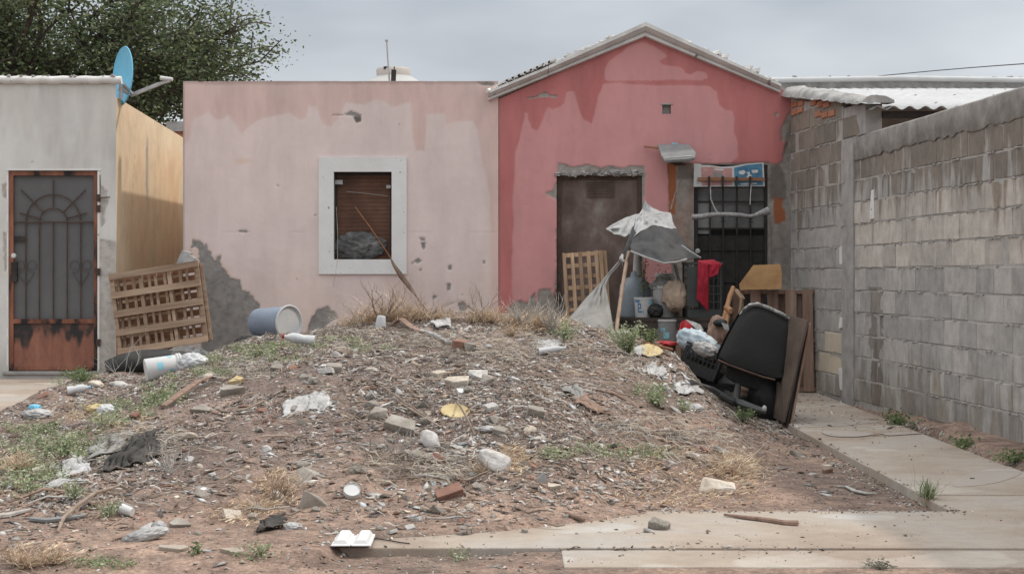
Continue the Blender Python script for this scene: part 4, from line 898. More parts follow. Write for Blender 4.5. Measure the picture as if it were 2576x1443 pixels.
# the rest of the wall, out of the picture towards the street
M_ = MB()
for k in range(11):
    for i in range(13): M_.box((4.806+i*0.4, 0.0, 0.02+k*0.2), (4.806+i*0.4+0.388, 0.12, 0.206+k*0.2))
o = M_.build('further_blocks', BLOCK, bw, world=False); o['kind'] = 'stuff'
mortar_beads(bw, 0.02, 4.8, [0.014+0.2*k for k in range(1, 11)], 4)
# plaster band on top with a ragged lower edge
n = 160; vs = []; xs_ = np.linspace(0, 10.2, n)
for x in xs_:
    lo = 2.205+0.06*float(fbm(x*9, 0, 3, 5)); tz = 2.415+0.012*float(fbm(x*2, 5, 3, 3))
    yo = -0.012-0.006*float(fbm(x*5, 2, 8, 3))
    vs += [(x, yo+0.006, lo), (x, yo, lo+0.015), (x, yo, tz-0.02), (x, 0.01, tz), (x, 0.11, tz), (x, 0.135, tz-0.02), (x, 0.135, 2.17)]
fs = [(i*7+k, i*7+k+1, (i+1)*7+k+1, (i+1)*7+k) for i in range(n-1) for k in range(6)]+[tuple(range(7)), tuple((n-1)*7+k for k in range(7))]
M_ = MB().add(vs, fs); M_.sm = True; M_.build('top_render', nmat('damp_render', [(0.25, (0.13, 0.118, 0.108)), (0.5, (0.23, 0.212, 0.195)), (0.8, (0.38, 0.36, 0.335))], 5, 0.95, 0.6, 50), bw, world=False)
ang2, ln2 = wall_frame((2.894, 17.2, 0), (3.11, 15.10, 0))
fw = thing('side_block_wall', 'taller block side wall beside the red house with a lumpy mortar cap', 'wall', (2.894, 17.2, 0), (0, 0, ang2))
def ft(x): return float(np.interp(x, [0, 2.2, 2.5], [3.02, 2.72, 2.68]))
MB().add([(0, 0.005, -0.2), (1.8, 0.005, -0.2), (1.8, 0.005, 2.72), (0, 0.005, 2.98), (0, 0.14, -0.2), (1.8, 0.14, -0.2), (1.8, 0.14, 2.72), (0, 0.14, 2.98)], [(0, 1, 2, 3), (7, 6, 5, 4), (0, 4, 5, 1), (1, 5, 6, 2), (2, 6, 7, 3), (3, 7, 4, 0)]).build('mortar_core', MORTAR, fw, world=False)
def fmat(x, z):
    if 0.2 < z < 0.6 and x > 1.2: return CREAM
bricks(fw, 0.0, 1.8, 0, 14, 0.014, ztop=ft, seed=6, matfn=fmat)
mortar_beads(fw, 0.02, 1.78, [0.014+0.2*k for k in range(2, 14)], 5, ztop=lambda x: ft(x)-0.1)
# upper courses carried over the pillar to the wall's end
for k, (z, xe) in enumerate(((2.414, 2.43),)):
    x = 1.8
    while x+BP/2 <= xe+0.02:
        o = link('block', BM_half[k % 3], fw); o.location = (x+0.006, 0.0, z); x += BP/2
MB().box((2.22, -0.002, 2.41), (2.47, 0.155, 2.68)).build('end_block', CEMENT, fw, world=False, bevel=0.006)
MB().box((1.8, 0.01, 2.4), (2.22, 0.14, 2.70)).build('mortar_fill', MORTAR, fw, world=False)
for x, z in ((0.92, 2.70), (1.14, 2.67), (1.36, 2.665), (0.98, 2.79), (1.2, 2.76), (0.05, 2.80), (0.28, 2.80), (0.05, 2.88), (0.30, 2.87), (0.75, 2.83)):
    MB().box((x, -0.012, z), (x+0.2, 0.06, z+0.055), 0.004).build('brick', CLAY, fw, world=False, bevel=0.004)
MB().box((1.802, -0.004, -0.2), (2.115, 0.13, 2.405)).build('pillar', nmat('column_cement', [(0.3, (0.26, 0.245, 0.23)), (0.5, (0.34, 0.325, 0.31)), (0.7, (0.42, 0.40, 0.38))], 7, 0.95, 0.6, 50), fw, world=False, bevel=0.006)
for x, z, h_ in ((1.70, 1.26, 0.16), (1.72, 0.66, 0.1), (1.70, 0.08, 0.2)): MB().box((x, -0.008, z), (x+0.07, 0.01, z+h_), 0.008).build('white_patch', TRIM, fw, world=False)
MB().box((0.52, -0.008, 1.64), (0.62, 0.004, 1.90), 0.008).build('white_patch', TRIM, bw, world=False)
# lumpy cap
n = 90; m_ = 9; vs = []
for i in range(n):
    u = i/(n-1); x = -0.1+2.75*u; zc = ft(x)+0.02
    for k in range(m_):
        a = math.pi*k/(m_-1); w = 0.14+0.06*float(fbm(x*5, 3, 8, 3)); hh = (0.115-0.05*u)*(1+0.5*float(fbm(x*4, k*0.7, 3, 4)))
        vs.append((x, 0.06-math.cos(a)*w+0.03*float(fbm(x*6, k, 5, 3)), zc+math.sin(a)*hh+0.03*float(fbm(x*9, k*0.9, 8, 3))-0.03))
fs = [(i*m_+k, i*m_+k+1, (i+1)*m_+k+1, (i+1)*m_+k) for i in range(n-1) for k in range(m_-1)]+[tuple(range(m_)), tuple((n-1)*m_+k for k in range(m_))]
M_ = MB().add(vs, fs); M_.sm = True; M_.build('mortar_cap', ROUGHCAP, fw, world=False)

# neighbour's shed behind the wall
nb = thing('neighbour_shed', 'neighbouring carport with a white corrugated tin roof behind the block wall', 'shed', (5, 17, 0))
nx = 260; X_ = np.linspace(3.15, 9.0, nx); Yr = np.array([14.6, 16.2, 17.8, 19.4, 21.2]); XX, YR = np.meshgrid(X_, Yr)
XS = np.maximum(XX, 0)+0*(YR)
ZR = 2.63+0.137*(YR-14.6)+0.017*np.sin(XX*2*math.pi/0.139)
V = np.stack([XX.ravel(), YR.ravel()+0.012*np.sin(XX.ravel()*0.9), ZR.ravel()], 1); V2 = V.copy(); V2[:, 2] -= 0.004
F = grid_faces(nx, 5); F2 = F[:, ::-1]+len(V); Ft = np.concatenate([F, F2]); e0 = np.arange(nx-1); Ft = np.concatenate([Ft, np.stack([e0, e0+len(V), e0+1+len(V), e0+1], 1)])
me = np_mesh('tin_sheet', np.concatenate([V, V2])-np.array(nb.location), Ft, smooth=True); link('tin_sheet', me, nb, TIN)
MB().box((3.15, 21.15, 3.42), (9, 21.4, 3.66), 0.0).build('upper_wall', ROUGHCAP, nb)
MB().tube([(3.0, 21.1, 3.63), (5, 21.1, 3.66), (9, 21.1, 3.60)], 0.035, 8).build('ridge_flashing', TIN, nb)
MB().box((3.4, 16.6, -0.1), (9, 16.75, 2.85)).build('back_wall', CEMENT, nb)
MB().bar((3.3, 14.75, 2.58), (9, 14.75, 2.58), 0.05, 0.06).build('purlin', IRON, nb)
for x in np.arange(3.5, 6.5, 0.42):
    for y in (15.3, 17.8, 20.2): MB().lathe([(0, 0.012), (0.012, 0.008), (0.014, 0)], 6, Matrix.Translation((x, y, 2.63+0.137*(y-14.6)+0.018))).build('screw', GREYMET, nb)
# parapet strip behind the gable (far right skyline)
sk = thing('flat_roof_edge', 'pale lumpy flat roof edge on the skyline right of the gable', 'roof', (3.5, 21.9, 3))
def skz(u, rr): return (2.9+6*u, 21.9, 3.74+rr.uniform(0, 0.02))
MB().box((2.75, 21.8, 3.0), (9, 22.3, 3.72)).build('parapet', ROUGHCAP, sk)
o = bits_along(skz, 80, 0.03, 11, None).build('loose_mortar', ROUGHCAP, sk); o['kind'] = 'stuff'
# cable
cb = MB().tube([Vector((5.2, 30, H0+(CY-195)*30/FX)) if False else P(2150+i*71, 197-i*6.2+1.2*(i-3)**2*0.2-1, 24-i*1.2) for i in range(8)], 0.006, 5)
single('overhead_cable', cb, IRON, 'thin cable slanting up across the sky at the right', 'cable', P(2150, 197, 24))
# tank + pole
tk = thing('water_tank', 'cream plastic roof water tank with a flat lid behind the pink parapet', 'water tank', P(995, 205, 20.5))
M = Matrix.Translation(Vector((P(990, 0, 20.6).x, 20.6, P(0, 300, 20.6).z)))
zt = P(0, 175, 20.6).z-P(0, 300, 20.6).z
MB().lathe([(0.5, 0), (0.5, zt-0.28), (0.42, zt-0.2), (0.20, zt-0.08), (0.20, zt-0.07)], 40, M).build('body', plain('tank_white', (0.42, 0.42, 0.41), 0.45, 0.03), tk)
MB().lathe([(0.185, zt-0.10), (0.21, zt-0.09), (0.215, zt-0.01), (0.20, zt+0.01), (0.0, zt+0.018)], 40, M).build('lid', TANKM, tk)
MB().box(P(965, 174, 20.4), P(978, 170, 20.5)).build('lid_clip', IRON, tk)
ms = thing('roof_mast', 'thin leaning metal mast with dark stub beside it on the pink parapet', 'mast', P(981, 204, 17.35))
MB().tube([P(973, 104, 17.35), P(980, 215, 17.35)], 0.010, 8).tube([P(972.8, 101, 17.35), P(973, 104, 17.35)], 0.02, 8).build('mast', GREYMET, ms)
MB().tube([P(992, 168, 17.35), P(990, 215, 17.35)], 0.006, 8).bar(P(991, 176, 17.34), P(989, 215, 17.34), 0.05, 0.03).build('stub', IRON, ms)
# ================================================================== PALLETS
def pallet(name, label, tl, tr, bl, front, back, mat, group=None, th=0.12, horizontal=True, posts=3, bw=0.085, bt=0.02, matb=None):
    """pallet face given by three world corners; 'front' boards across, 'back' boards behind"""
    tl, tr, bl = Vector(tl), Vector(tr), Vector(bl)
    x = (tr-tl); W = x.length; x.normalize(); z = (tl-bl); z = z-x*z.dot(x); Hh = z.length; z.normalize(); y = z.cross(x)   # y into the depth
    rot = Matrix((x, y, z)).transposed().to_euler()
    t_ = thing(name, label, 'pallet', bl, rot, group)
    def add(nm, a, b_, j=0.003):
        MB().box(a, b_, j).build(nm, matb if (matb and nm == 'back_slat') else mat, t_, world=False)
    if horizontal:
        for i in range(front): zc = (Hh-bw)*i/(front-1); add('slat', (0, 0, zc), (W, bt, zc+bw))
        for i in range(posts): xc = (W-0.035)*i/(posts-1); add('stringer', (xc, bt+0.003, 0.01), (xc+0.035, th-bt-0.003, Hh-0.01))
        for i in range(back): zc = (Hh-bw)*i/(back-1); add('back_slat', (0, th-bt, zc), (W, th, zc+bw))
    else:
        for i in range(front): xc = (W-bw)*i/(front-1); add('slat', (xc, 0, 0), (xc+bw, bt, Hh))
        for i in range(posts): zc = (Hh-0.04)*i/(posts-1); add('stringer', (0.005, bt+0.003, zc), (W-0.005, th-bt-0.003, zc+0.04))
        for i in range(back): xc = (W-bw)*i/(back-1); add('back_slat', (xc, th-bt, 0.01), (xc+bw, th, Hh-0.01))
    return t_, W, Hh
# left pallet: five boards across, many uprights behind
lpz, W, Hh = pallet('wooden_pallet', 'tilted lattice pallet leaning over the alley beside the grated door', P(268, 690, 16.5), P(492, 656, 16.5), P(297, 893, 16.4), 5, 0, WOODS, bw=0.062, posts=4, th=0.13)
for i in range(6):
    xc = W*(0.06+0.175*i)
    for q in (0.0, 0.055): MB().box((xc+q*1.2, 0.062, 0.02), (xc+q*1.2+0.028, 0.095, Hh-0.02), 0.003).build('upright', WOODS, lpz, world=False)
for i in range(9):
    z = Hh*(0.03+i*0.108); MB().box((0.03, 0.135, z), (W-0.02, 0.15, z+0.058), 0.004).build('back_slat', WOODRED, lpz, world=False)
# small pallet under the red window
sp, W, Hh = pallet('narrow_pallet', 'narrow upright lattice pallet leaning under the boarded window', P(1429, 636, 16.75), P(1540, 628, 16.72), P(1425, 812, 16.62), 6, 0, WOODSV, horizontal=False, posts=7, bw=0.036, bt=0.018, th=0.075)
MB().box((W-0.075, -0.022, 0), (W-0.035, -0.002, Hh), 0.003).build('slat', WOODSV, sp, world=False)
# right pallet by the door
rp_, W, Hh = pallet('weathered_pallet', 'weathered brown pallet standing upright between the door and the block wall', P(1848, 729, 16.3), P(2090, 728, 16.3), P(1848, 985, 16.25), 6, 5, WOODOLD, horizontal=False, posts=3, bw=0.098, bt=0.02, th=0.11)
MB().box((W-0.005, 0.0, 0.0), (W+0.06, 0.11, Hh), 0.003).build('end_block', WOODOLD, rp_, world=False)
o = single('pale_lath', MB().bar(P(1848, 728, 16.15), P(1868, 752, 16.0), 0.05, 0.02).bar(P(1866, 748, 16.0), P(1852, 850, 15.9), 0.022, 0.02), WOODSV, 'thin pale lath frame leaning on the left end of the weathered pallet', 'lath', P(1852, 850, 15.9))
# ply offcut
ply = [(1860, 715), (1896, 667), (1963, 664), (1967, 690), (1966, 727), (1862, 729)]
q = [P(x, y, 16.2) for x, y in ply]; q2 = [v_+Vector((0, 0.02, 0)) for v_ in q]; n = len(q)
single('plywood_offcut', MB().add(q+q2, [tuple(range(n)), tuple(reversed(range(n, 2*n)))]+[(i, i+n, (i+1) % n+n, (i+1) % n) for i in range(n)]), PLY, 'orange-brown plywood offcut with clipped corner standing on top of the weathered pallet', 'board', P(1912, 728, 16.2))
# dark wooden posts before the crate
single('round_post', MB().tube([P(1845, 722, 15.6), P(1836, 745, 15.55), P(1822, 800, 15.4), P(1812, 835, 15.3)], [0.022, 0.025, 0.024, 0.02], 8), nmat('varnished_wood', [(0.3, (0.28, 0.14, 0.07)), (0.7, (0.46, 0.26, 0.14))], 8, 0.6, 0.2, 40), 'varnished round wooden post with a knot leaning beside the tall crate', 'post', P(1812, 835, 15.3))
single('post_stub', MB().tube([P(1826, 772, 15.35), P(1838, 782, 15.3), P(1836, 788, 15.3)], [0.03, 0.034, 0.02], 8).tube([P(1832, 790, 15.32), P(1824, 828, 15.25)], 0.02, 8), MATS['varnished_wood'], 'short broken wooden stub crossing the round post', 'post', P(1824, 828, 15.25))

# ================================================================== THINGS ROUND THE RED WINDOW AND DOOR
# tray shelter on the wall
ty = thing('grey_tray', 'grey plastic tray fixed to the red wall like a small hood over the column', 'tray', P(1700, 402, 17.1))
c_ = [(1654, 363, 17.14), (1733, 362, 17.14), (1751, 383, 16.9), (1748, 396, 16.85), (1736, 401, 16.85), (1672, 404, 16.85), (1664, 390, 16.9)]
q = [P(*a) for a in c_]; q2 = [v_+Vector((0, 0.015, -0.025)) for v_ in q]; n = len(q)
MB().add(q+q2, [tuple(range(n)), tuple(reversed(range(n, 2*n)))]+[(i, i+n, (i+1) % n+n, (i+1) % n) for i in range(n)]).build('tray', GREYPL, ty, bevel=0.006)
MB().tube([P(1672, 398, 16.85), P(1700, 396, 16.83), P(1742, 393, 16.84)], 0.007, 8).build('rim', GREYMET, ty)
MB().box(P(1690, 363, 17.13), P(1704, 360, 17.16)).build('clip', BLUEPRINT, ty)
MB().bar(P(1690, 404, 16.95), P(1712, 415, 17.15), 0.12, 0.012).build('bracket', RUSTIRON, ty)
MB().bar(P(1620, 369, 17.15), P(1660, 374, 17.12), 0.025, 0.02).build('stick', WOODRED, ty)
# posters over the door
def quadmesh(pts, th=0.004):
    q = [P(*a) for a in pts]; q2 = [v_+Vector((0, th, 0)) for v_ in q]; n = len(q)
    return MB().add(q+q2, [tuple(range(n)), tuple(reversed(range(n, 2*n)))]+[(i, i+n, (i+1) % n+n, (i+1) % n) for i in range(n)])
po = thing('door_poster', 'faded pink and blue printed poster panel tied above the black door grille', 'poster', P(1834, 470, 17.12))
YP = 17.12
WHITEPP = plain('poster_paper', (0.55, 0.55, 0.54), 0.7, 0.1, 20)
quadmesh([(1746, 412, YP), (1762, 412, YP), (1764, 415, YP), (1786, 416, YP), (1816, 420, YP), (1845, 418, YP), (1880, 412, YP), (1921, 409, YP), (1924, 469, YP), (1745, 470, YP)]).build('sheet', WHITEPP, po)
PINKP = nmat('faded_pink_print', [(0.35, (0.32, 0.24, 0.22)), (0.55, (0.48, 0.24, 0.24)), (0.7, (0.55, 0.40, 0.36))], 14, 0.7, 0.05, 40)
BLUEP = nmat('faded_blue_print', [(0.35, (0.05, 0.14, 0.24)), (0.6, (0.09, 0.25, 0.38)), (0.78, (0.30, 0.42, 0.50))], 9, 0.6, 0.05, 40)
YQ = YP-0.004
quadmesh([(1764, 421, YQ), (1790, 420, YQ), (1815, 424, YQ), (1841, 423, YQ), (1842, 466, YQ), (1766, 467, YQ)], 0.003).build('pink_print', PINKP, po)
quadmesh([(1847, 422, YQ), (1880, 415, YQ), (1917, 412, YQ), (1919, 466, YQ), (1848, 467, YQ)], 0.003).build('blue_print', BLUEP, po)
for poly, mt in (([(1858, 431), (1872, 428), (1876, 434), (1870, 440), (1860, 438)], WHITEPP), ([(1890, 428), (1906, 427), (1908, 434), (1894, 436)], WHITEPP), ([(1878, 433), (1887, 433), (1886, 438), (1892, 443), (1885, 449), (1878, 446), (1882, 440)], WHITEPP),
                 ([(1800, 430), (1806, 438), (1814, 434), (1822, 444), (1812, 450), (1798, 444), (1794, 436)], GREYPL), ([(1796, 424), (1822, 426), (1820, 430), (1800, 429)], WHITEPP), ([(1862, 462), (1905, 460), (1904, 464), (1864, 465)], WHITEPP)):
    quadmesh([(x, y, YQ-0.003) for x, y in poly], 0.002).build('print_mark', mt, po)
MB().box(P(1755, 455, 17.09), P(1923, 447, 17.112), 0.003).build('batten', WOODRED, po)
for x in (1784, 1818, 1853, 1887): MB().box(P(x-2, 470, 17.06), P(x+2, 444, 17.085)).build('tie_bar', IRON, po)
single('white_tie_cord', MB().tube([P(1787, 470, 17.05), P(1788, 500, 17.04), P(1796, 520, 17.03), P(1806, 538, 17.0)], 0.007, 6).tube([P(1890, 465, 17.05), P(1888, 490, 17.04), P(1887, 515, 17.05)], 0.006, 6), BAGPL, 'twisted white cord hanging from the poster over the door', 'cord', P(1806, 538, 17.0))
pts = [P(x, y, 17.0) for x, y in ((1740, 546), (1765, 545), (1785, 541), (1810, 539), (1840, 540), (1865, 541), (1880, 544), (1895, 543), (1915, 536), (1934, 530))]
single('wrapped_tube', MB().tube(pts, [0.028, 0.03, 0.026, 0.022, 0.024, 0.022, 0.02, 0.018, 0.03, 0.045], 9), nmat('dusty_wrap', [(0.3, (0.20, 0.195, 0.19)), (0.6, (0.36, 0.355, 0.35)), (0.8, (0.5, 0.5, 0.5))], 30, 0.6, 0.4, 60), 'grey plastic-wrapped tube stretched across the black door grille', 'tube', P(1740, 546, 17.0))
# leaning stick on the column
single('thin_stick', MB().tube([P(1712, 455, 17.13), P(1698, 490, 17.08), P(1687, 528, 17.0)], 0.009, 6), TWIG, 'thin reddish stick leaning on the column above the cloth awning', 'stick', P(1687, 528, 17.0))

# awning of cloths
aw = thing('cloth_awning', 'ragged awning of pale and charcoal cloth strung over the plant pots', 'awning', P(1640, 660, 16.0))
a1 = lambda x, y: (x, y, 16.35-(y-540)/60*0.25)
V, F = coons([(1601, 539, 16.5), (1621, 531, 16.75), (1650, 538, 16.8), (1687, 535, 16.8)], [(1687, 535, 16.8), (1692, 555, 16.55), (1701, 578, 16.35)], [(1590, 602, 15.95), (1612, 582, 16.0), (1644, 566, 16.1), (1672, 574, 16.2), (1701, 578, 16.35)], [(1601, 539, 16.5), (1597, 565, 16.2), (1590, 602, 15.95)], 44, 28, 0.07, 9, 3, 0.03)
cloth('pale_cloth', V, F, WHITECL, aw)
V, F = coons([(1524, 575, 15.9), (1555, 556, 16.1), (1601, 539, 16.5)], [(1601, 539, 16.5), (1596, 566, 16.25), (1586, 590, 16.1)], [(1525, 578, 15.9), (1545, 590, 15.95), (1572, 597, 16.0), (1586, 590, 16.1)], [(1524, 575, 15.9), (1525, 578, 15.9)], 30, 16, 0.05, 6, 5)
cloth('pale_flap', V, F, WHITECL, aw)
V, F = coons([(1621, 505, 16.95), (1623, 506, 16.95)], [(1623, 506, 16.95), (1640, 522, 16.9), (1662, 532, 16.85), (1688, 536, 16.8)], [(1607, 540, 16.55), (1640, 541, 16.7), (1688, 537, 16.8)], [(1621, 505, 16.95), (1616, 525, 16.8), (1607, 540, 16.55)], 20, 10, 0.03, 4, 9)
cloth('pale_peak', V, F, WHITECL, aw)
V, F = coons([(1590, 602, 15.97), (1612, 583, 16.0), (1644, 567, 16.1), (1672, 575, 16.2), (1701, 579, 16.33)], [(1701, 579, 16.33), (1722, 612, 16.1), (1763, 650, 15.9)], [(1587, 632, 15.6), (1627, 648, 15.45), (1670, 662, 15.35), (1701, 659, 15.45), (1727, 652, 15.6), (1763, 650, 15.9)], [(1590, 602, 15.97), (1585, 618, 15.8), (1587, 632, 15.6)], 44, 28, 0.09, 5, 12, 0.06)
cloth('charcoal_cloth', V, F, DARKCL, aw)
MB().tube([P(*a) for a in ((1587, 632, 15.58), (1627, 648, 15.43), (1670, 662, 15.33), (1701, 659, 15.43), (1727, 652, 15.58))], 0.009, 6).build('hem', nmat('hem_cloth', [(0.3, (0.25, 0.25, 0.25)), (0.7, (0.42, 0.42, 0.42))], 9, 0.85, 0.2, 40), aw)
MB().tube([P(*a) for a in ((1715, 618, 16.0), (1738, 634, 15.9), (1763, 649, 15.88))], 0.010, 6).build('hem', MATS['hem_cloth'], aw)
V, F = coons([(1592, 570, 16.1), (1600, 585, 16.0)], [(1600, 585, 16.0), (1590, 610, 15.9), (1572, 650, 15.75)], [(1562, 652, 15.78), (1572, 650, 15.75)], [(1592, 570, 16.1), (1578, 606, 15.95), (1562, 652, 15.78)], 8, 20, 0.02, 4, 15)
cloth('dark_drape', V, F, DARKCL, aw)
single('awning_pole', MB().tube([P(1581, 632, 15.62), P(1576, 660, 15.58), P(1565, 730, 15.45), P(1549, 835, 15.2)], [0.017, 0.018, 0.019, 0.018], 9), nmat('peeled_pole', [(0.3, (0.34, 0.24, 0.18)), (0.7, (0.52, 0.38, 0.29))], 9, 0.8, 0.3, 50), 'slanted peeled wooden pole propping up the front of the cloth awning', 'pole', P(1549, 835, 15.2))
# tied sheet
V, F = coons([(1562, 650, 15.7), (1570, 652, 15.7)], [(1570, 652, 15.7), (1535, 695, 15.6), (1524, 722, 15.5), (1548, 852, 15.1)], [(1414, 822, 15.2), (1450, 832, 15.05), (1490, 836, 15.0), (1548, 852, 15.1)], [(1562, 650, 15.7), (1528, 690, 15.65), (1510, 712, 15.6), (1458, 768, 15.4), (1414, 822, 15.2)], 34, 44, 0.05, 7, 22)
o = cloth('tied_grey_sheet', V, F, GREYCL, None); rehome(o, P(1490, 836, 15.0)); tag(o, 'dusty grey sheet tied at the pole top and hanging down in a triangle', 'cloth')
o = single('cord_knot', MB().tube([P(1566, 640, 15.68), P(1563, 650, 15.66), P(1568, 658, 15.64), P(1566, 667, 15.66)], [0.012, 0.024, 0.02, 0.008], 8), BAGPL, 'white plastic knot where the grey sheet is tied to the awning', 'knot', P(1566, 667, 15.66))

# bench with pots
DARKWOOD = nmat('dark_bench_wood', [(0.3, (0.03, 0.025, 0.022)), (0.7, (0.08, 0.065, 0.055))], 6, 0.9, 0.3, 60)  # plain dark brown for the bench planks and rail
bz = P(0, 797, 15.9).z
bench = thing('low_bench', 'low dark plank bench carrying the pots and jug under the awning', 'bench', (P(1690, 0, 15.9).x, 15.9, 0.4))
bx0, bx1 = P(1552, 0, 15.9).x, P(1835, 0, 15.9).x
for i in range(3): MB().box((bx0, 15.62+i*0.19, bz-0.03), (bx1, 15.62+i*0.19+0.18, bz), 0.003).build('plank', DARKWOOD, bench)
for x in (bx0+0.03, bx1-0.08, (bx0+bx1)/2):
    for y in (15.66, 16.12): MB().box((x, y, 0.1), (x+0.05, y+0.05, bz-0.032), 0.002).build('leg', WOODOLD, bench)
MB().box((bx0, 15.63, bz-0.09), (bx1, 15.65, bz-0.035), 0.002).build('rail', DARKWOOD, bench)
def vessel(name, label, cat, x, y, Y, r, h, prof, mat, parts=(), z=None, tilt=(0, 0, 0)):
    p0 = P(x, y, Y); 
    if z is not None: p0.z = z
    t_ = thing(name, label, cat, p0, tilt)
    MB().lathe([(r*a, h*b2) for a, b2 in prof], 28).build('body', mat, t_, world=False)
    for nm, pf, mt in parts: MB().lathe([(r*a, h*b2) for a, b2 in pf], 28).build(nm, mt, t_, world=False)
    return t_
BUCK = [(0, 0), (0.86, 0), (0.88, 0.02), (1.0, 0.97), (0.95, 0.97), (0.83, 0.04), (0, 0.04)]
RIM = [(1.0, 0.90), (1.06, 0.91), (1.07, 0.99), (0.97, 1.0), (0.95, 0.95)]
s16 = 16/FX
JUGM = plain('cloudy_blue_plastic', (0.22, 0.26, 0.29), 0.35, 0.12, 5)
vessel('water_jug', 'big cloudy blue water jug behind the white bucket on the bench', 'jug', 1598, 796, 16.05, 0.155, 0.43, [(0, 0), (0.95, 0), (1, 0.05), (1, 0.55), (0.95, 0.72), (0.6, 0.86), (0.30, 0.90), (0.28, 1.0)], JUGM, z=bz)
vessel('grey_pipe', 'pale grey pipe standing upright out of the water jug', 'pipe', 1602, 716, 16.05, 0.042, 0.31, [(0, 0), (1, 0), (0.92, 1), (0.75, 1), (0.8, 0.1)], plain('pale_pipe', (0.42, 0.42, 0.41), 0.6), z=bz+0.395, tilt=(0, R(3), 0))
wb = vessel('plant_bucket', 'small white bucket with blue print holding a spindly plant', 'bucket', 1619, 795, 15.75, 0.088, 0.19, BUCK, WHITEPL, [('rim', RIM, WHITEPL), ('soil', [(0.0, 0.93), (0.93, 0.93)], DARK)], z=bz)
def wrap(parent, r0, r1, h, a0, a1, z0, z1, mat, name='label', n=10, pts=None):
    """flat print wrapped round a bucket side: (angle, height) outline strip"""
    vs = []; fs = []
    for i in range(n+1):
        a = R(a0+(a1-a0)*i/n)
        for zz_ in (z0, z1):
            r = (r0+(r1-r0)*zz_/h)+0.0015; vs.append((r*math.cos(a), r*math.sin(a), zz_))
    fs = [(2*i, 2*i+2, 2*i+3, 2*i+1) for i in range(n)]
    q = MB().add(vs, fs); q.sm = True; return q.build(name, mat, parent, world=False)
rA, rB, hh = 0.088*0.88, 0.088, 0.19
for a0, a1, z0, z1 in ((-160, -120, 0.145, 0.165), (-135, -128, 0.05, 0.15), (-128, -112, 0.118, 0.135), (-117, -110, 0.085, 0.125), (-130, -112, 0.08, 0.093), (-132, -104, 0.045, 0.062), (-62, -30, 0.125, 0.165), (-98, -94, 0.04, 0.07)): wrap(wb, rA, rB, hh, a0, a1, z0, z1, BLUEPRINT if a0 > -70 else BLUE2, 'print_mark')
# spindly plant
def leafy(name, label, cat, base, height, n_stem, n_leaf, lsize, col, spread=0.3, stemmat=None, seed=1, droop=0.0, group=None, stems=True, shape=1.0):
    r_ = np.random.default_rng(seed); t_ = thing(name, label, cat, base, group=group); M_ = MB(); V = []; Cc = []; ctr = []
    for s in range(n_stem):
        a = r_.uniform(0, 2*math.pi); sp_ = r_.uniform(0.1, 1)*spread; h_ = height*r_.uniform(0.55, 1.0); pts = []
        for k in range(5):
            u = k/4; pts.append(Vector((math.cos(a)*sp_*u**1.3*height*2, math.sin(a)*sp_*u**1.3*height*2, h_*u-droop*u*u*height)))
        M_.tube(pts, [max(0.0012, height*0.012*(1-0.7*k/4)) for k in range(5)], 4)
        for k in range(n_leaf):
            u = r_.uniform(0.15, 1.0)**0.8; i = min(3, int(u*4)); p_ = pts[i].lerp(pts[i+1], u*4-i); ctr.append(p_+Vector(r_.normal(0, lsize*0.8, 3)))
    ctr = np.array([tuple(c_) for c_ in ctr]); n = len(ctr)
    V, F, cc = leaves(ctr, lsize, col, r_, shape)
    if stems: M_.build('stem', stemmat or nmat_green, t_, world=False)
    me = np_mesh('foliage', V, F, cc); link('foliage', me, t_, LEAFM); return t_
def leaves(ctr, size, col, r_, shape=1.0, var=0.3, upbias=0.4):
    n = len(ctr); a = r_.normal(size=(n, 3)); a[:, 2] *= 0.5; a /= np.linalg.norm(a, axis=1)[:, None]
    b2 = r_.normal(size=(n, 3)); b2[:, 2] += 0; b2 = np.cross(a, b2); b2 /= np.linalg.norm(b2, axis=1)[:, None]
    L_ = size*r_.uniform(0.6, 1.4, (n, 1)); W_ = L_*0.45/shape
    P0 = ctr-a*L_*0.5; P1 = ctr+b2*W_*0.5+np.array([0, 0, 1])*L_*0.06; P2 = ctr+a*L_*0.5; P3 = ctr-b2*W_*0.5+np.array([0, 0, 1])*L_*0.06
    V = np.stack([P0, P1, P2, P3], 1).reshape(-1, 3); F = np.arange(4*n).reshape(n, 4)
    col = np.atleast_2d(col); c = col[r_.integers(0, len(col), n)]*r_.uniform(1-var, 1+var, (n, 1)); cc = np.repeat(c, 4, 0)
    return V, F, cc
nmat_green = plain('green_stem', (0.12, 0.14, 0.06), 0.8)
GREENS = [(0.18, 0.23, 0.11), (0.23, 0.28, 0.15), (0.13, 0.17, 0.08)]
PALEG = [(0.36, 0.40, 0.26), (0.30, 0.35, 0.20), (0.44, 0.46, 0.33)]
leafy('spindly_plant', 'spindly dark green plant growing in the white bucket with blue print', 'plant', Vector((P(1619, 0, 15.75).x, 15.75, bz+0.17)), 0.46, 5, 26, 0.028, GREENS, 0.05, BARK, 4)
gb = vessel('pale_bucket', 'tall pale grey bucket full of rags next to the white bucket', 'bucket', 1672, 796, 15.85, 0.115, 0.30, BUCK, plain('pale_grey_plastic', (0.46, 0.46, 0.46), 0.5, 0.08), [('rim', RIM, WHITEPL)], z=bz)
vessel('rear_bucket', 'light grey bucket with a small spiky plant standing behind the rags', 'bucket', 1673, 715, 16.2, 0.095, 0.36, BUCK, MATS['pale_grey_plastic'], [('rim', RIM, WHITEPL), ('soil', [(0.0, 0.93), (0.93, 0.93)], DARK)], z=bz+0.06)
MB().box((P(1640, 0, 16.2).x, 16.1, bz), (P(1706, 0, 16.2).x, 16.3, bz+0.058)).build('block', WOODOLD, bench)
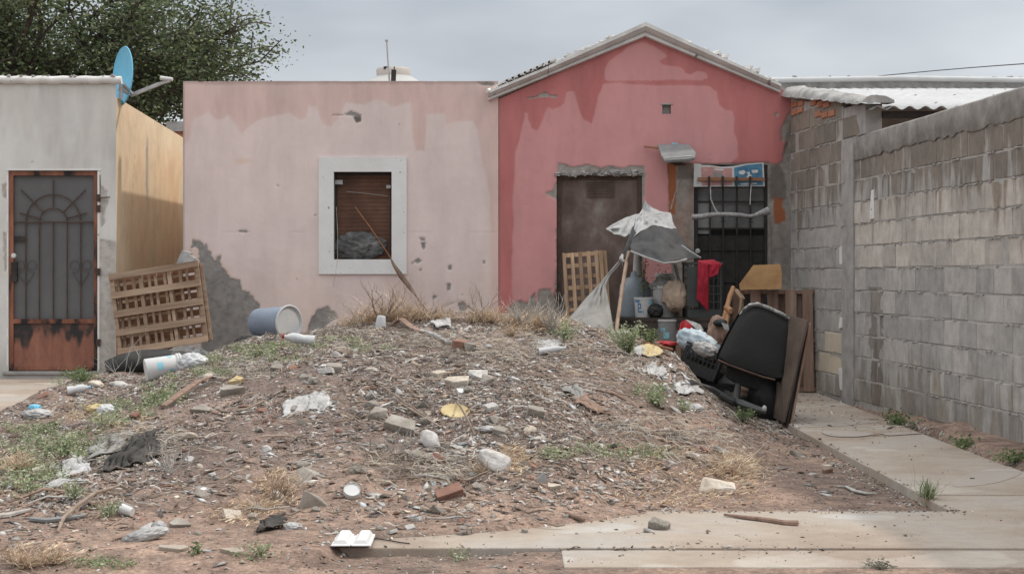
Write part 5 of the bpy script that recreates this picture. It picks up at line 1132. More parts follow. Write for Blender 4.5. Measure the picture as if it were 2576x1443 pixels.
leafy('spiky_plant', 'small dark spiky succulent in the light grey rear bucket', 'plant', Vector((P(1670, 0, 16.12).x, 16.12, bz+0.33)), 0.10, 9, 6, 0.05, GREENS, 0.4, None, 7, shape=1.8)
def soft(name, label, cat, p0, r, seed, mat, sx, sy, sz, rough=0.25, freq=2.2, ridged=True, sub=4, group=None, rot=(0, 0, 0)):
    me = blob(r, seed, rough, sub, sx, sy, sz, freq, ridged); me.polygons.foreach_set('use_smooth', np.ones(len(me.polygons), bool))
    o = link(name, me, None, mat); o.location = p0; o.rotation_euler = rot; return tag(o, label, cat, group)
soft('grey_rag', 'grey rag bundle stuffed in the top of the pale bucket', 'rag', Vector((P(1668, 0, 15.85).x, 15.85, bz+0.30)), 0.1, 8, GREYCL, 1.1, 1, 0.55)
soft('tan_sack', 'tan sack hanging over the right side of the pale bucket', 'sack', P(1697, 745, 15.68), 0.11, 5, SACK, 0.9, 0.6, 1.1, 0.34, 1.7)
V, F = coons([(1682, 716, 15.8), (1712, 706, 15.7), (1722, 712, 15.7)], [(1722, 712, 15.7), (1722, 760, 15.66)], [(1690, 770, 15.6), (1722, 760, 15.66)], [(1682, 716, 15.8), (1684, 740, 15.62), (1690, 770, 15.6)], 16, 16, 0.03, 4, 31)
o = cloth('tan_flap', V, F, SACK, None); rehome(o, P(1706, 770, 15.6)); tag(o, 'loose flap of tan cloth between the sack and the tall crate', 'cloth')
single('window_frame_piece', MB().bar(P(1693, 664, 16.0), P(1706, 716, 15.95), 0.014, 0.02).bar(P(1699, 664, 16.0), P(1712, 716, 15.95), 0.010, 0.02), GREYMET, 'thin aluminium frame strips propped beside the rear bucket', 'strip', P(1706, 716, 15.95))
soft('black_shoe', 'small black lump beside the white bucket on the bench', 'shoe', P(1649, 782, 15.66), 0.06, 9, BLACKPL, 1.1, 0.8, 1.0, 0.2)
ub = vessel('lower_bucket', 'dull grey bucket with blue print standing in shade under the bench', 'bucket', 1676, 866, 15.7, 0.11, 0.24, BUCK, plain('dull_bucket_plastic', (0.24, 0.24, 0.24), 0.6, 0.2), [('rim', RIM, MATS['pale_grey_plastic'])])  # body in a dull grey, darker than the other pale buckets
for a0, a1, z0, z1 in ((-110, -80, 0.06, 0.12), (-125, -100, 0.13, 0.16)): wrap(ub, 0.11*0.88, 0.11, 0.24, a0, a1, z0, z1, BLUEPRINT, 'print_mark')
soft('pale_rock', 'pale stone lump lying at the foot of the awning pole', 'rock', P(1570, 842, 15.4), 0.06, 12, PALE, 1.1, 1, 0.8, 0.2, 1.5, False)
# tall crate
def crate(name, label, corner_bl, xdir, zdir, W, Hh, D, mat, nx_, nz_, solid_rows=(), cat='crate', rim=0.022, bar=0.009, open_top=True):
    x = Vector(xdir).normalized(); z = Vector(zdir); z = (z-x*z.dot(x)).normalized(); y = z.cross(x)
    t_ = thing(name, label, cat, corner_bl, Matrix((x, y, z)).transposed().to_euler())
    def panel(a, b_, axis, nm):       # lattice panel in plane
        M_ = MB(); 
        def bx(u0, v0, u1, v1):
            if axis == 'y': M_.box((u0, a, v0), (u1, b_, v1))
            elif axis == 'x': M_.box((a, u0, v0), (b_, u1, v1))
            else: M_.box((u0, v0, a), (u1, v1, b_))
        UW = W if axis != 'x' else D; VH = Hh if axis != 'z' else D
        n1 = nx_ if axis != 'x' else max(2, int(nx_*D/W)); n2 = nz_ if axis != 'z' else 4
        for i in range(n1+1):
            u = UW*i/n1; w = rim if i in (0, n1) else bar; u0 = min(max(0, u-w/2), UW-w); bx(u0, 0, u0+w, VH)
        e = 0.001
        for j in range(n2+1):
            v = VH*j/n2; w = rim if j in (0, n2) else bar; v0 = min(max(0, v-w/2), VH-w)
            if axis == 'y': M_.box((0, a+e, v0), (UW, b_-e, v0+w))
            elif axis == 'x': M_.box((a+e, 0, v0), (b_-e, UW, v0+w))
            else: M_.box((0, v0, a+e), (UW, v0+w, b_-e))
        for j in solid_rows:
            if axis == 'z': continue
            v0, v1 = VH*j/n2, VH*(j+1)/n2
            if axis == 'y': M_.box((0, a+2*e, v0), (UW, b_-2*e, v1))
            else: M_.box((a+2*e, 0, v0), (b_-2*e, UW, v1))
        M_.build(nm, mat, t_, world=False)
    tt = 0.008
    panel(0, tt, 'y', 'side_panel'); panel(D-tt, D, 'y', 'side_panel'); panel(0, tt, 'x', 'end_panel'); panel(W-tt, W, 'x', 'end_panel'); panel(0, tt, 'z', 'base')
    if open_top:
        M_ = MB(); M_.box((-0.006, -0.006, Hh-0.02), (W+0.006, 0.0, Hh+0.004)).box((-0.006, D, Hh-0.02), (W+0.006, D+0.006, Hh+0.004)).box((-0.006, 0, Hh-0.02), (0, D, Hh+0.004)).box((W, 0, Hh-0.02), (W+0.006, D, Hh+0.004)); M_.build('rim', mat, t_, world=False)
    return t_
CRATEM = plain('dark_green_grey_plastic', (0.055, 0.062, 0.06), 0.55, 0.2)
cb0 = P(1728, 797, 15.62); cb0.z = bz
crate('tall_crate', 'tall dark grey-green plastic crate on the bench with red cloth over it', cb0, (1, 0.05, 0), (0.0, 0.0, 1), P(1818, 0, 15.62).x-P(1728, 0, 15.62).x, P(0, 660, 15.62).z-bz, 0.28, CRATEM, 4, 7, solid_rows=(0,))
MB().box(P(1730, 660, 15.6), P(1756, 830, 15.61)).v
o = quadmesh([(1728, 672, 15.6), (1757, 668, 15.6), (1757, 772, 15.6), (1728, 770, 15.6)], 0.01); single('grey_flap', o, CRATEM, 'flat dark sheet covering the left end of the tall crate', 'sheet', P(1740, 770, 15.6))
quadmesh([(1724, 712, 15.585), (1736, 710, 15.585), (1748, 716, 15.585), (1740, 724, 15.585), (1726, 722, 15.585)], 0.004); 
V, F = coons([(1754, 655, 15.9), (1785, 656, 15.9), (1818, 661, 15.9)], [(1818, 661, 15.9), (1815, 666, 15.58), (1800, 695, 15.56)], [(1757, 660, 15.58), (1772, 664, 15.55), (1790, 668, 15.56), (1800, 695, 15.56)], [(1754, 655, 15.9), (1756, 657, 15.7), (1757, 660, 15.58)], 20, 10, 0.015, 4, 35)
RC = thing('red_cloth', 'bright red cloth draped over the top of the tall crate', 'cloth', P(1775, 784, 15.55))
cloth('top_fold', V, F, REDCL, RC)
V, F = coons([(1756, 660, 15.57), (1770, 663, 15.54), (1782, 664, 15.55)], [(1782, 664, 15.55), (1782, 720, 15.54), (1782, 784, 15.56)], [(1752, 752, 15.56), (1768, 768, 15.54), (1782, 784, 15.56)], [(1756, 660, 15.57), (1755, 710, 15.54), (1752, 752, 15.56)], 14, 26, 0.025, 4, 36)
cloth('front_fold', V, F, REDCL, RC)
V, F = coons([(1783, 664, 15.57), (1798, 664, 15.55), (1812, 662, 15.56)], [(1812, 662, 15.56), (1806, 690, 15.54)], [(1783, 700, 15.55), (1806, 690, 15.54)], [(1783, 664, 15.57), (1783, 700, 15.55)], 10, 12, 0.02, 4, 37)
cloth('side_fold', V, F, REDCL, RC)
# red seat, card and clutter in front of the bench
V, F = coons([(1712, 812, 15.3), (1722, 806, 15.35), (1733, 810, 15.35)], [(1733, 810, 15.35), (1742, 822, 15.25), (1744, 840, 15.1), (1722, 866, 15.0)], [(1704, 862, 15.1), (1722, 868, 15.0)], [(1712, 812, 15.3), (1706, 835, 15.2), (1704, 862, 15.1)], 14, 14, 0.02, 2, 41, -0.05)
o = cloth('red_seat_shell', V, F, plain('red_plastic', (0.34, 0.015, 0.022), 0.45, 0.1), None, 0.012); rehome(o, P(1715, 866, 15.05)); tag(o, 'red plastic shell standing behind the black crate', 'seat')
single('torn_card', quadmesh([(1724, 803, 15.2), (1745, 809, 15.15), (1762, 816, 15.1), (1770, 830, 15.05), (1767, 838, 15.05), (1752, 828, 15.1), (1738, 815, 15.15)], 0.012), BAGPL, 'torn white card lying over the red plastic shell', 'card', P(1767, 838, 15.05))
soft('brown_bag', 'brown crumpled bag under the leaning chair edge', 'bag', P(1805, 838, 14.6), 0.1, 14, WOODOLD, 0.8, 0.8, 1.4, 0.2)
soft('cap_remnant', 'small black and white scrap poking out above the brown bag', 'scrap', P(1812, 812, 14.5), 0.05, 15, BLACKPL, 1.1, 0.8, 0.6, 0.2)
single('white_scrap', quadmesh([(1815, 811, 14.4), (1832, 815, 14.4), (1835, 832, 14.4), (1822, 828, 14.4)], 0.01), BAGPL, 'small white tag beside the top corner of the black chair', 'scrap', P(1825, 832, 14.4))

# black crate tilted
c0 = P(1704, 925, 13.75)
xd = P(1795, 962, 13.6)-c0; zd = P(1728, 862, 13.75)-c0
bc = crate('black_crate', 'black plastic lattice crate tipped to the right below the chair', c0, xd, zd, xd.length, zd.length*1.05, 0.30, BLACKPL, 9, 5, solid_rows=(0, 1))
soft('blue_white_bag', 'crumpled pale blue and white bag heaped on the black crate', 'bag', P(1758, 866, 13.85), 0.125, 20, BLUEBAG, 1.35, 0.9, 0.75, 0.28, 2.6, True, 4, rot=(0, R(28), 0))
soft('white_bag', 'crumpled white bag at the low end of the black crate', 'bag', P(1778, 882, 13.7), 0.08, 22, BAGPL, 1.3, 0.9, 0.7, 0.3, 3, True, 4, rot=(0, R(25), 0))

# office chair on its side
ch = thing('office_chair', 'upturned black office chair with star base lying against brown boards', 'chair', P(1850, 1020, 13.3))
ctl = [(1886, 765), (1905, 762), (1930, 770), (1965, 786), (1992, 803), (2002, 815), (2004, 835), (1999, 870), (1990, 915), (1982, 948), (1972, 958), (1950, 958), (1920, 950), (1880, 937), (1835, 922), (1808, 908), (1804, 897), (1815, 870), (1838, 825), (1862, 785)]
def shell(outline, Yf, depth, bulge, mat, name, parent, ycurve):
    n = len(outline); cx0 = sum(a for a, _ in outline)/n; cy0 = sum(b2 for _, b2 in outline)/n; V = []; F = []; rings = [(1.0, depth), (1.02, depth*0.6), (1.02, depth*0.35), (0.985, 0.05), (0.9, 0.0), (0.7, -bulge*0.7), (0.35, -bulge), (0.02, -bulge)]
    o2 = []
    for i in range(n):
        for k in range(3):
            a, b2, c2, d2 = outline[(i-1) % n], outline[i], outline[(i+1) % n], outline[(i+2) % n]; t_ = k/3
            o2.append(tuple(0.5*((2*b2[q])+(-a[q]+c2[q])*t_+(2*a[q]-5*b2[q]+4*c2[q]-d2[q])*t_*t_+(-a[q]+3*b2[q]-3*c2[q]+d2[q])*t_**3) for q in (0, 1)))
    n = len(o2)
    for s_, dy in rings:
        for x, y in o2:
            X_, Y_ = cx0+(x-cx0)*s_, cy0+(y-cy0)*s_; Yd = Yf+dy+ycurve(X_, Y_); V.append(P(X_, Y_, Yd))
    for r_ in range(len(rings)-1):
        for i in range(n): F.append((r_*n+i, r_*n+(i+1) % n, (r_+1)*n+(i+1) % n, (r_+1)*n+i))
    F.append(tuple(range(n))); F.append(tuple((len(rings)-1)*n+i for i in range(n)))
    M_ = MB().add(V, F); M_.sm = True; return M_.build(name, mat, parent)
shell(ctl, 13.0, 0.09, 0.02, LEATHER, 'backrest', ch, lambda x, y: 0.0012*(1000-y)+0.0000*(x-1900))
# worn piping on the upper edge
pts = []
for x, y in [(1860, 790), (1872, 775), (1886, 766), (1905, 763), (1930, 771), (1965, 787), (1990, 802), (2001, 816), (2003, 835)]: pts.append(P(x, y+1, 12.99+0.0012*(1000-y)))
MB().tube(pts, [0.004, 0.009, 0.013, 0.014, 0.013, 0.013, 0.011, 0.008, 0.003], 7).build('worn_piping', WORN, ch)
pts = [P(x, y, 12.97+0.0012*(1000-y)) for x, y in [(1806, 905), (1835, 918), (1880, 934), (1920, 948), (1950, 955)]]
MB().tube(pts, 0.009, 6).build('lower_trim', RUSTIRON, ch)
sh = shell([(1822, 915), (1862, 922), (1960, 948), (1975, 975), (1950, 990), (1880, 975), (1830, 950)], 13.25, 0.35, 0.0, BLACKPL, 'seat', ch, lambda x, y: 0.0)
MB().tube([P(1862, 945, 13.3), P(1856, 975, 13.28), P(1850, 1012, 13.25)], [0.022, 0.026, 0.032], 14).build('gas_column', plain('column_plastic', (0.10, 0.10, 0.10), 0.5), ch)
LEGM = plain('charcoal_plastic', (0.085, 0.088, 0.09), 0.5, 0.12)
def leg(p, q, r, w0, w1, parent):
    def g_(a):
        v_ = P(*a); g0 = G1(a[0], a[1]); return g0+Vector((0, -0.03, 0.06)) if g0.y < v_.y else v_
    p, q, r = g_(p), g_(q), g_(r); MB().tube([p, p.lerp(q, 0.5), q, q.lerp(r, 0.5), r], [w0*0.75, w0*0.8, (w0+w1)*0.42, w1*0.85, w1*0.8], 6, sq=1.2).build('base_leg', LEGM, parent)
leg((1808, 992, 12.95), (1838, 1008, 13.05), (1850, 1012, 13.2), 0.02, 0.034, ch)
leg((1850, 1010, 13.15), (1880, 1020, 13.0), (1925, 1034, 12.85), 0.036, 0.024, ch)
leg((1738, 980, 13.2), (1790, 998, 13.2), (1848, 1014, 13.2), 0.018, 0.03, ch)
leg((1848, 1008, 13.25), (1885, 1005, 13.5), (1915, 998, 13.7), 0.03, 0.02, ch)
leg((1848, 1008, 13.25), (1830, 990, 13.6), (1815, 980, 13.8), 0.03, 0.02, ch)
soft('chrome_castor', 'small bright castor remnant at the end of a chair base leg', 'castor', P(1923, 1027, 12.8), 0.016, 3, GREYMET, 1, 1, 1.3, 0.2)
soft('dirt_clod', 'brown clod of earth beneath the upturned office chair', 'clod', P(1900, 990, 13.75), 0.16, 21, SOIL, 1.6, 1, 0.7, 0.25, 1.6, False)
soft('dark_rubbish_sack', 'black rubbish sack slumped under the chair and crate', 'bag', P(1820, 975, 13.9), 0.26, 24, BLACKPL, 1.25, 0.8, 0.55, 0.15, 1.6, True)
soft('shade_filler', 'black filler lump added for the shade between the chair base and the leaning boards', 'bag', P(1935, 1000, 13.35), 0.19, 26, BLACKPL, 0.85, 0.7, 1.15, 0.12, 1.6, True)  # black lump added to stand in for the shade below the chair
# boards leaning
def plank_quad(name, label, a, b2, c2, d2, th, mat):
    q = [P(*k) for k in (a, b2, c2, d2)]; nrm = (q[1]-q[0]).cross(q[3]-q[0]).normalized()*th; q2 = [v_+nrm for v_ in q]
    return single(name, MB().add(q+q2, [(0, 1, 2, 3), (7, 6, 5, 4)]+[(i, i+4, (i+1) % 4+4, (i+1) % 4) for i in range(4)]), mat, label, 'board', q[2], bevel=0.002)
OLDPLY = nmat('old_ply', [(0.3, (0.06, 0.042, 0.034)), (0.6, (0.13, 0.095, 0.075)), (0.8, (0.24, 0.18, 0.15))], 3, 0.85, 0.3, 50)
plank_quad('leaning_board', 'dull brown board leaning right behind the black office chair', (1965, 786, 13.4), (2030, 806, 12.92), (1970, 1062, 12.86), (1945, 1050, 13.2), 0.02, OLDPLY)
plank_quad('second_board', 'second dark board fanned out behind the first leaning board', (1985, 800, 13.5), (2036, 812, 12.98), (1988, 1070, 12.84), (1958, 1055, 13.3), 0.018, WOODOLD)
plank_quad('thin_edge_board', 'thin dark edge strip between the two leaning boards', (2012, 830, 13.02), (2026, 826, 12.93), (1981, 1064, 12.84), (1972, 1060, 12.92), 0.01, BLACKPL)

# ================================================================== OTHER PLACED THINGS ON THE MOUND
def chunk_mesh(w, d, h_, seed, kind='chunk'):
    rr = random.Random(seed); bm = bmesh.new()
    if kind == 'stone':
        me = blob(1, seed, 0.22, 3, w/2, d/2, h_/2, 1.5, False); bm.free(); me.polygons.foreach_set('use_smooth', np.ones(len(me.polygons), bool)); return me
    if kind == 'slab':
        n = rr.randint(4, 6); pts = []
        for i in range(n):
            a = 2*math.pi*(i+rr.uniform(-0.4, 0.4))/n; r_ = rr.uniform(0.6, 1.15); pts.append((math.cos(a)*r_*w/2, math.sin(a)*r_*d/2))
        for z, s_ in ((-h_/2, 0.94), (h_/2, 1.0)):
            for x, y in pts: bm.verts.new((x*s_+rr.uniform(-.03, .03)*w, y*s_, z+rr.uniform(-0.1, 0.1)*h_))
    elif kind == 'block':
        for x in (-1, 1):
            for y in (-1, 1):
                for z in (-1, 1): bm.verts.new((x*w/2*rr.uniform(0.85, 1), y*d/2*rr.uniform(0.85, 1), z*h_/2*rr.uniform(0.85, 1)))
    elif kind == 'wedge':
        for p_ in ((-1, -1, -1), (1, -1, -1), (-0.9, 0.9, -1), (0.9, 1, -1), (-0.1, 0.6, 1), (0.15, 0.2, 0.9), (0.8, 0.2, -0.2)): bm.verts.new((p_[0]*w/2, p_[1]*d/2, p_[2]*h_/2))
    else:
        for i in range(16):
            v_ = Vector((rr.uniform(-1, 1), rr.uniform(-1, 1), rr.uniform(-1, 1))); m_ = max(abs(v_.x), abs(v_.y), abs(v_.z)); v_ /= (m_**0.8)
            bm.verts.new((v_.x*w/2, v_.y*d/2, v_.z*h_/2))
    res = bmesh.ops.convex_hull(bm, input=list(bm.verts)); 
    for v_ in [g for g in res['geom_interior'] if isinstance(g, bmesh.types.BMVert)]: bm.verts.remove(v_)
    bmesh.ops.bevel(bm, geom=list(bm.edges), offset=min(w, d, h_)*0.05, segments=1, affect='EDGES')
    bmesh.ops.triangulate(bm, faces=bm.faces[:]); bmesh.ops.subdivide_edges(bm, edges=bm.edges[:], cuts=1, use_grid_fill=False)
    from mathutils import noise as mn
    for v_ in bm.verts: v_.co += Vector((mn.noise(v_.co*18/max(w, .05)*0.1+Vector((seed, 0, 0))), mn.noise(v_.co*20+Vector((0, seed, 0))), mn.noise(v_.co*22)))*min(w, d, h_)*0.07
    me = bpy.data.meshes.new('chunk'); bm.to_mesh(me); bm.free(); return me
def put(name, label, cat, x, y, wpx, kind, mat, seed, hr=0.35, dr=0.7, rz=None, tilt=(0, 0), sink=0.25, group=None):
    p_ = G1(x, y); w = wpx*p_.y/FX; rr = random.Random(seed)
    me = chunk_mesh(w, w*dr, w*hr, seed, kind); o = link(name, me, None, mat); nrm = ground_normal(p_)
    q = nrm.to_track_quat('Z', 'Y') if nrm.z < 0.999 else Quaternion()
    q = Vector((0, 0, 1)).rotation_difference(nrm)
    q = q @ Euler((tilt[0], tilt[1], rz if rz is not None else rr.uniform(-0.4, 0.4))).to_quaternion()
    o.rotation_mode = 'XYZ'; o.rotation_euler = q.to_euler(); o.location = p_+nrm*(w*hr*(0.5-sink)); return tag(o, label, cat, group)
put('concrete_chunk', 'largest flat grey-brown concrete slab fragment in the middle of the heap', 'rubble', 1010, 1085, 108, 'slab', CONC, 3, 0.24, 0.8, 0.25, (0.42, 0.08), -0.1)
put('pale_boulder', 'elongated pale grey stone just below right of the big concrete slab', 'stone', 1080, 1125, 66, 'stone', PALE, 4, 0.7, 0.6, -0.7, (0, 0.3), 0.15)
p_ = G1(1145, 1048); pl = thing('plastic_disc', 'round yellowed plastic lid lying flat on the rubble', 'lid', p_+Vector((0, 0, 0.03)), (R(24), R(4), 0))
MB().lathe([(0, 0.004), (0.078, 0.004), (0.082, 0.008), (0.086, 0.004), (0.084, -0.004), (0, -0.004)], 36).build('disc', YELLOWP, pl, world=False)
put('white_topped_block', 'white-topped broken block above the round yellowed lid', 'rubble', 1150, 972, 78, 'slab', LIME, 6, 0.3, 0.55, 0.1, (0.2, 0), 0.1)
put('pale_tile', 'pale blue-white triangular tile shard under the white-topped block', 'tile', 1162, 992, 56, 'slab', FOAM, 7, 0.12, 0.5, 0.2, (0.3, 0.1), -0.3)
put('square_block', 'small square grey block high on the left of the heap', 'rubble', 840, 934, 42, 'block', CONC, 8, 0.5, 0.7, 0.1, (0, 0), 0.1)
put('painted_chunk', 'red-faced concrete chunk on the crest of the heap', 'rubble', 1160, 880, 40, 'block', BRICK, 9, 0.7, 0.7, 0.2, (0, 0.2), 0.1)
put('painted_chunk_half', 'grey broken half right beside the red-faced chunk on the crest', 'rubble', 1182, 884, 32, 'chunk', CONC, 10, 0.8, 0.7, 0.2, (0, 0), 0.1)
put('bluish_rock', 'flat bluish-grey rock right of the white-topped block', 'rock', 1205, 955, 52, 'chunk', GREYPL if False else PALE, 11, 0.45, 0.7, 0.1, (0.2, 0), 0.1)
put('brown_rock', 'brown half rock touching the flat bluish-grey rock', 'rock', 1228, 962, 34, 'chunk', CONC, 12, 0.8, 0.8)
put('white_speckled_rock', 'large white speckled rock in dry roots below the heap centre', 'rock', 1243, 1182, 84, 'chunk', PALE, 13, 0.62, 0.6, -0.4, (0, 0.35), 0.12)
put('limestone_rock', 'isolated cream limestone rock on bare soil near the sidewalk', 'rock', 1800, 1240, 94, 'chunk', LIME, 15, 0.42, 0.6, 0.05, (0.1, 0.1), 0.15)
put('red_brick_piece', 'flat reddish brick piece low on the front of the heap', 'brick', 1130, 1250, 72, 'block', BRICK, 16, 0.30, 0.5, 0.2, (0.3, -0.2), 0.05)
put('upright_shard', 'triangular grey-green concrete shard standing low in the heap', 'rubble', 778, 1275, 78, 'wedge', CONC, 17, 0.75, 0.35, 0.35, (0.3, -0.3), 0.2)
put('flat_wedge', 'flat pointed concrete wedge behind the triangular shard', 'rubble', 770, 1206, 98, 'wedge', CONC, 18, 0.34, 0.7, 0.1, (0.1, 0), 0.15)
put('leaning_tile_shard', 'brown-grey tile fragment leaning at the bottom left of the heap', 'tile', 452, 1325, 58, 'slab', CONC, 19, 0.3, 0.7, 0.2, (0.5, 0), 0.1)
put('dark_slab', 'dark brown-grey slab near the left shoulder of the heap', 'rubble', 585, 992, 70, 'slab', CONC, 20, 0.32, 0.6, 0.1, (0.2, 0), 0.1)
put('green_tinted_slab', 'slab with yellowish top lying on the dark slab at left', 'rubble', 592, 968, 56, 'slab', YELLOWP, 21, 0.25, 0.6, 0.3, (0.2, 0), -0.1)
put('sunken_slab', 'half buried grey slab under the dark slab on the left slope', 'rubble', 512, 1035, 72, 'slab', CONC, 22, 0.18, 0.7, 0.4, (0.3, 0.1), 0.2)
put('red_glazed_shard', 'red and brown glazed pottery shard on the left slope', 'pottery', 345, 1056, 44, 'slab', BRICK, 23, 0.5, 0.5, 0.1, (0.6, 0), 0.1)
put('grey_wedge_right', 'dark grey wedge stone standing alone right of the speckled rock', 'rock', 1362, 1210, 30, 'wedge', GREYPL, 24, 1.0, 0.7, 0.1, (0, 0), 0.15)
put('tan_flat_stone', 'flat tan stone in front of the dark grey wedge', 'rock', 1388, 1228, 42, 'slab', LIME, 25, 0.25, 0.5, 0.1, (0.1, 0), 0.1)
put('brown_block', 'blunt brown block right of the round lid', 'rubble', 1345, 1045, 44, 'block', CONC, 26, 0.55, 0.6, 0.1, (0.1, 0), 0.1)
put('tilted_brown_block', 'tilted brown block between the lid and the speckled rock', 'rubble', 1258, 1092, 42, 'block', CONC, 27, 0.4, 0.5, -0.5, (0.2, 0), 0.1)
put('grey_tile_shard', 'grey tile shard left of the tilted brown block', 'tile', 1165, 1122, 36, 'slab', GREYPL, 28, 0.2, 0.6, -0.4, (0.4, 0), -0.1)
put('blue_grey_stone', 'small blue-grey pointed stone left of centre on bare soil', 'stone', 670, 1135, 30, 'chunk', PALE, 29, 0.7, 0.7)
put('brown_lump_left', 'brown rock lump left of the largest concrete slab', 'rock', 950, 1052, 58, 'chunk', CONC, 30, 0.5, 0.6, 0.3, (0.1, 0), 0.1)
put('upper_brown_lump', 'smaller brown lump stacked above the brown rock lump', 'rock', 938, 1025, 42, 'chunk', CONC, 31, 0.6, 0.7)
put('bark_stack', 'stack of split bark pieces on soil near the path', 'wood', 2080, 1190, 56, 'slab', WOODOLD, 32, 0.22, 0.5, -0.3, (0.1, 0), 0.1)
put('bark_piece', 'pale split bark piece on top of the bark stack', 'wood', 2082, 1180, 34, 'slab', LIME, 33, 0.2, 0.4, -0.2, (0.1, 0), -0.6)
put('brown_clod', 'brown clod beside the path edge below the leaning boards', 'clod', 2005, 1148, 46, 'chunk', CONC, 34, 0.4, 0.6)
put('rusty_flat_piece', 'rusty brown flat piece on the right flank of the heap', 'scrap', 1775, 1136, 44, 'slab', BRICK, 35, 0.2, 0.5, -0.1, (0.2, 0), 0)
put('grey_curled_piece', 'grey curled piece touching the rusty flat piece', 'scrap', 1808, 1138, 34, 'chunk', GREYPL, 36, 0.5, 0.6)
put('small_pale_stone', 'rounded pale stone by the foot of the left weeds', 'stone', 300, 975, 44, 'stone', PALE, 37, 0.5, 0.7)
put('reddish_stone', 'rounded reddish stone beside the pale one near the left path', 'stone', 240, 972, 42, 'stone', LIME, 38, 0.5, 0.7)
put('half_buried_plate', 'half buried pale slab at the very front left of the sidewalk', 'rubble', 590, 1392, 92, 'slab', SLAB, 39, 0.14, 0.5, 0.05, (0, 0), 0.3)
put('buried_edge_slab', 'broken sidewalk edge showing through dirt at the front left', 'rubble', 430, 1382, 110, 'slab', SLAB, 40, 0.12, 0.4, -0.15, (0, 0), 0.35)
# clamshell food box
p_ = G1(889, 1366); fb = thing('foam_food_box', 'open white foam food box lying on the sidewalk edge', 'food box', p_+Vector((0, 0, 0.006)), (0, 0, R(1)))
def tray(x0, x1, y0, y1, h_, sgn, name):
    ins = 0.022; V = []
    for (a, z) in ((0, 0.004), (0.004, 0.010), (0.010, 0.009), (0.020, 0.026), (0.026, 0.029)):
        V += [(x0+a, y0+a, z), (x1-a, y0+a, z), (x1-a, y1-a, z), (x0+a, y1-a, z)]
    F = [(k*4+i, k*4+(i+1) % 4, (k+1)*4+(i+1) % 4, (k+1)*4+i) for k in range(4) for i in range(4)]+[(16, 17, 18, 19)]
    o = MB().add(V, F).build(name, FOAM, fb, world=False, bevel=0.006); return o
tray(-0.085, -0.002, -0.15, 0.15, 0.04, 1, 'tray'); tray(0.002, 0.085, -0.15, 0.15, 0.04, 1, 'lid')
MB().box((-0.004, -0.14, 0.004), (0.004, 0.14, 0.008)).build('hinge', FOAM, fb, world=False)
# tarp
def crumple_sheet(name, label, cat, outline4, n, amp, freq, seed, mat, lift=0.03, th=0.006, ridg=True):
    """cloth lying on the ground between four ground points"""
    c_ = [G1(*a) for a in outline4]; V = []
    for j in range(n+1):
        v = j/n
        for i in range(n+1):
            u = i/n; p_ = (c_[0]*(1-u)+c_[1]*u)*(1-v)+(c_[3]*(1-u)+c_[2]*u)*v
            ex = 0.08*float(fbm(u*4+seed, v*4, seed, 3)); p_ = p_+Vector((ex, ex*1.2, 0))
            a_ = float(fbm(u*freq, v*freq*0.35+u*1.5, seed, 3)); a_ = (0.5-abs(a_)*2.2) if ridg else a_
            p_.z = float(floor_h(p_.x, p_.y))+lift+amp*a_*(0.4+0.6*math.sin(math.pi*v))*(0.5+0.5*math.sin(math.pi*u)); V.append(p_)
    F = [(j*(n+1)+i, j*(n+1)+i+1, (j+1)*(n+1)+i+1, (j+1)*(n+1)+i) for j in range(n) for i in range(n)]
    o = cloth(name, V, F, mat, None, th); rehome(o, c_[3]); return tag(o, label, cat)
crumple_sheet('black_tarp', 'long crumpled black tarp rolled up on the left slope of the heap', 'tarp', [(320, 1120), (418, 1085), (405, 1150), (236, 1200)], 54, 0.09, 8, 51, TARP, 0.01)
crumple_sheet('grey_cloth_scrap', 'crumpled grey-brown cloth above the long black tarp', 'cloth', [(235, 1110), (330, 1090), (335, 1130), (225, 1160)], 26, 0.07, 6, 52, GREYCL, 0.01)
crumple_sheet('pale_cloth_scrap', 'pale crumpled plastic sheet left of the black tarp', 'plastic sheet', [(160, 1168), (215, 1150), (238, 1190), (140, 1215)], 22, 0.06, 6, 53, BAGPL, 0.005)
crumple_sheet('pale_plastic_strip', 'pale plastic strip below the crumpled sheet at far left', 'plastic sheet', [(120, 1225), (175, 1212), (180, 1226), (115, 1238)], 16, 0.04, 6, 54, BAGPL, 0.005)
crumple_sheet('white_wrapper_pile', 'pile of crumpled whitish wrappers on the left centre of the heap', 'wrapper', [(725, 1008), (835, 1000), (825, 1035), (715, 1050)], 34, 0.08, 9, 55, BAGPL, 0.0)
crumple_sheet('dark_cloth_strip', 'dark brown cloth strip running down the right of the heap', 'cloth', [(1425, 990), (1455, 985), (1525, 1040), (1500, 1048)], 24, 0.07, 4, 56, WOODOLD, 0.01)
crumple_sheet('grey_cloth_strip', 'grey cloth strip at the upper end of the dark brown strip', 'cloth', [(1412, 985), (1440, 980), (1470, 1012), (1455, 1015)], 18, 0.06, 4, 57, GREYCL, 0.02)
crumple_sheet('white_plate_pile', 'white foam plates and paper in front of the black crate', 'plates', [(1697, 980), (1755, 976), (1770, 998), (1704, 998)], 26, 0.04, 7, 58, BAGPL, 0.01)
crumple_sheet('silver_sheet', 'crumpled silvery film lying on the crest below the window', 'plastic sheet', [(1085, 815), (1130, 800), (1140, 830), (1090, 832)], 18, 0.05, 5, 59, BAGPL, 0.02)
crumple_sheet('clear_film', 'thin dark plastic film at the lower front of the heap', 'plastic sheet', [(655, 1318), (710, 1300), (712, 1330), (640, 1348)], 20, 0.06, 6, 60, TARP, 0.01)
crumple_sheet('yellow_film', 'yellow and white wrapper beside the wooden laths right of the crest', 'wrapper', [(1605, 882), (1660, 880), (1665, 895), (1610, 898)], 18, 0.05, 6, 61, YELLOWP, 0.02)
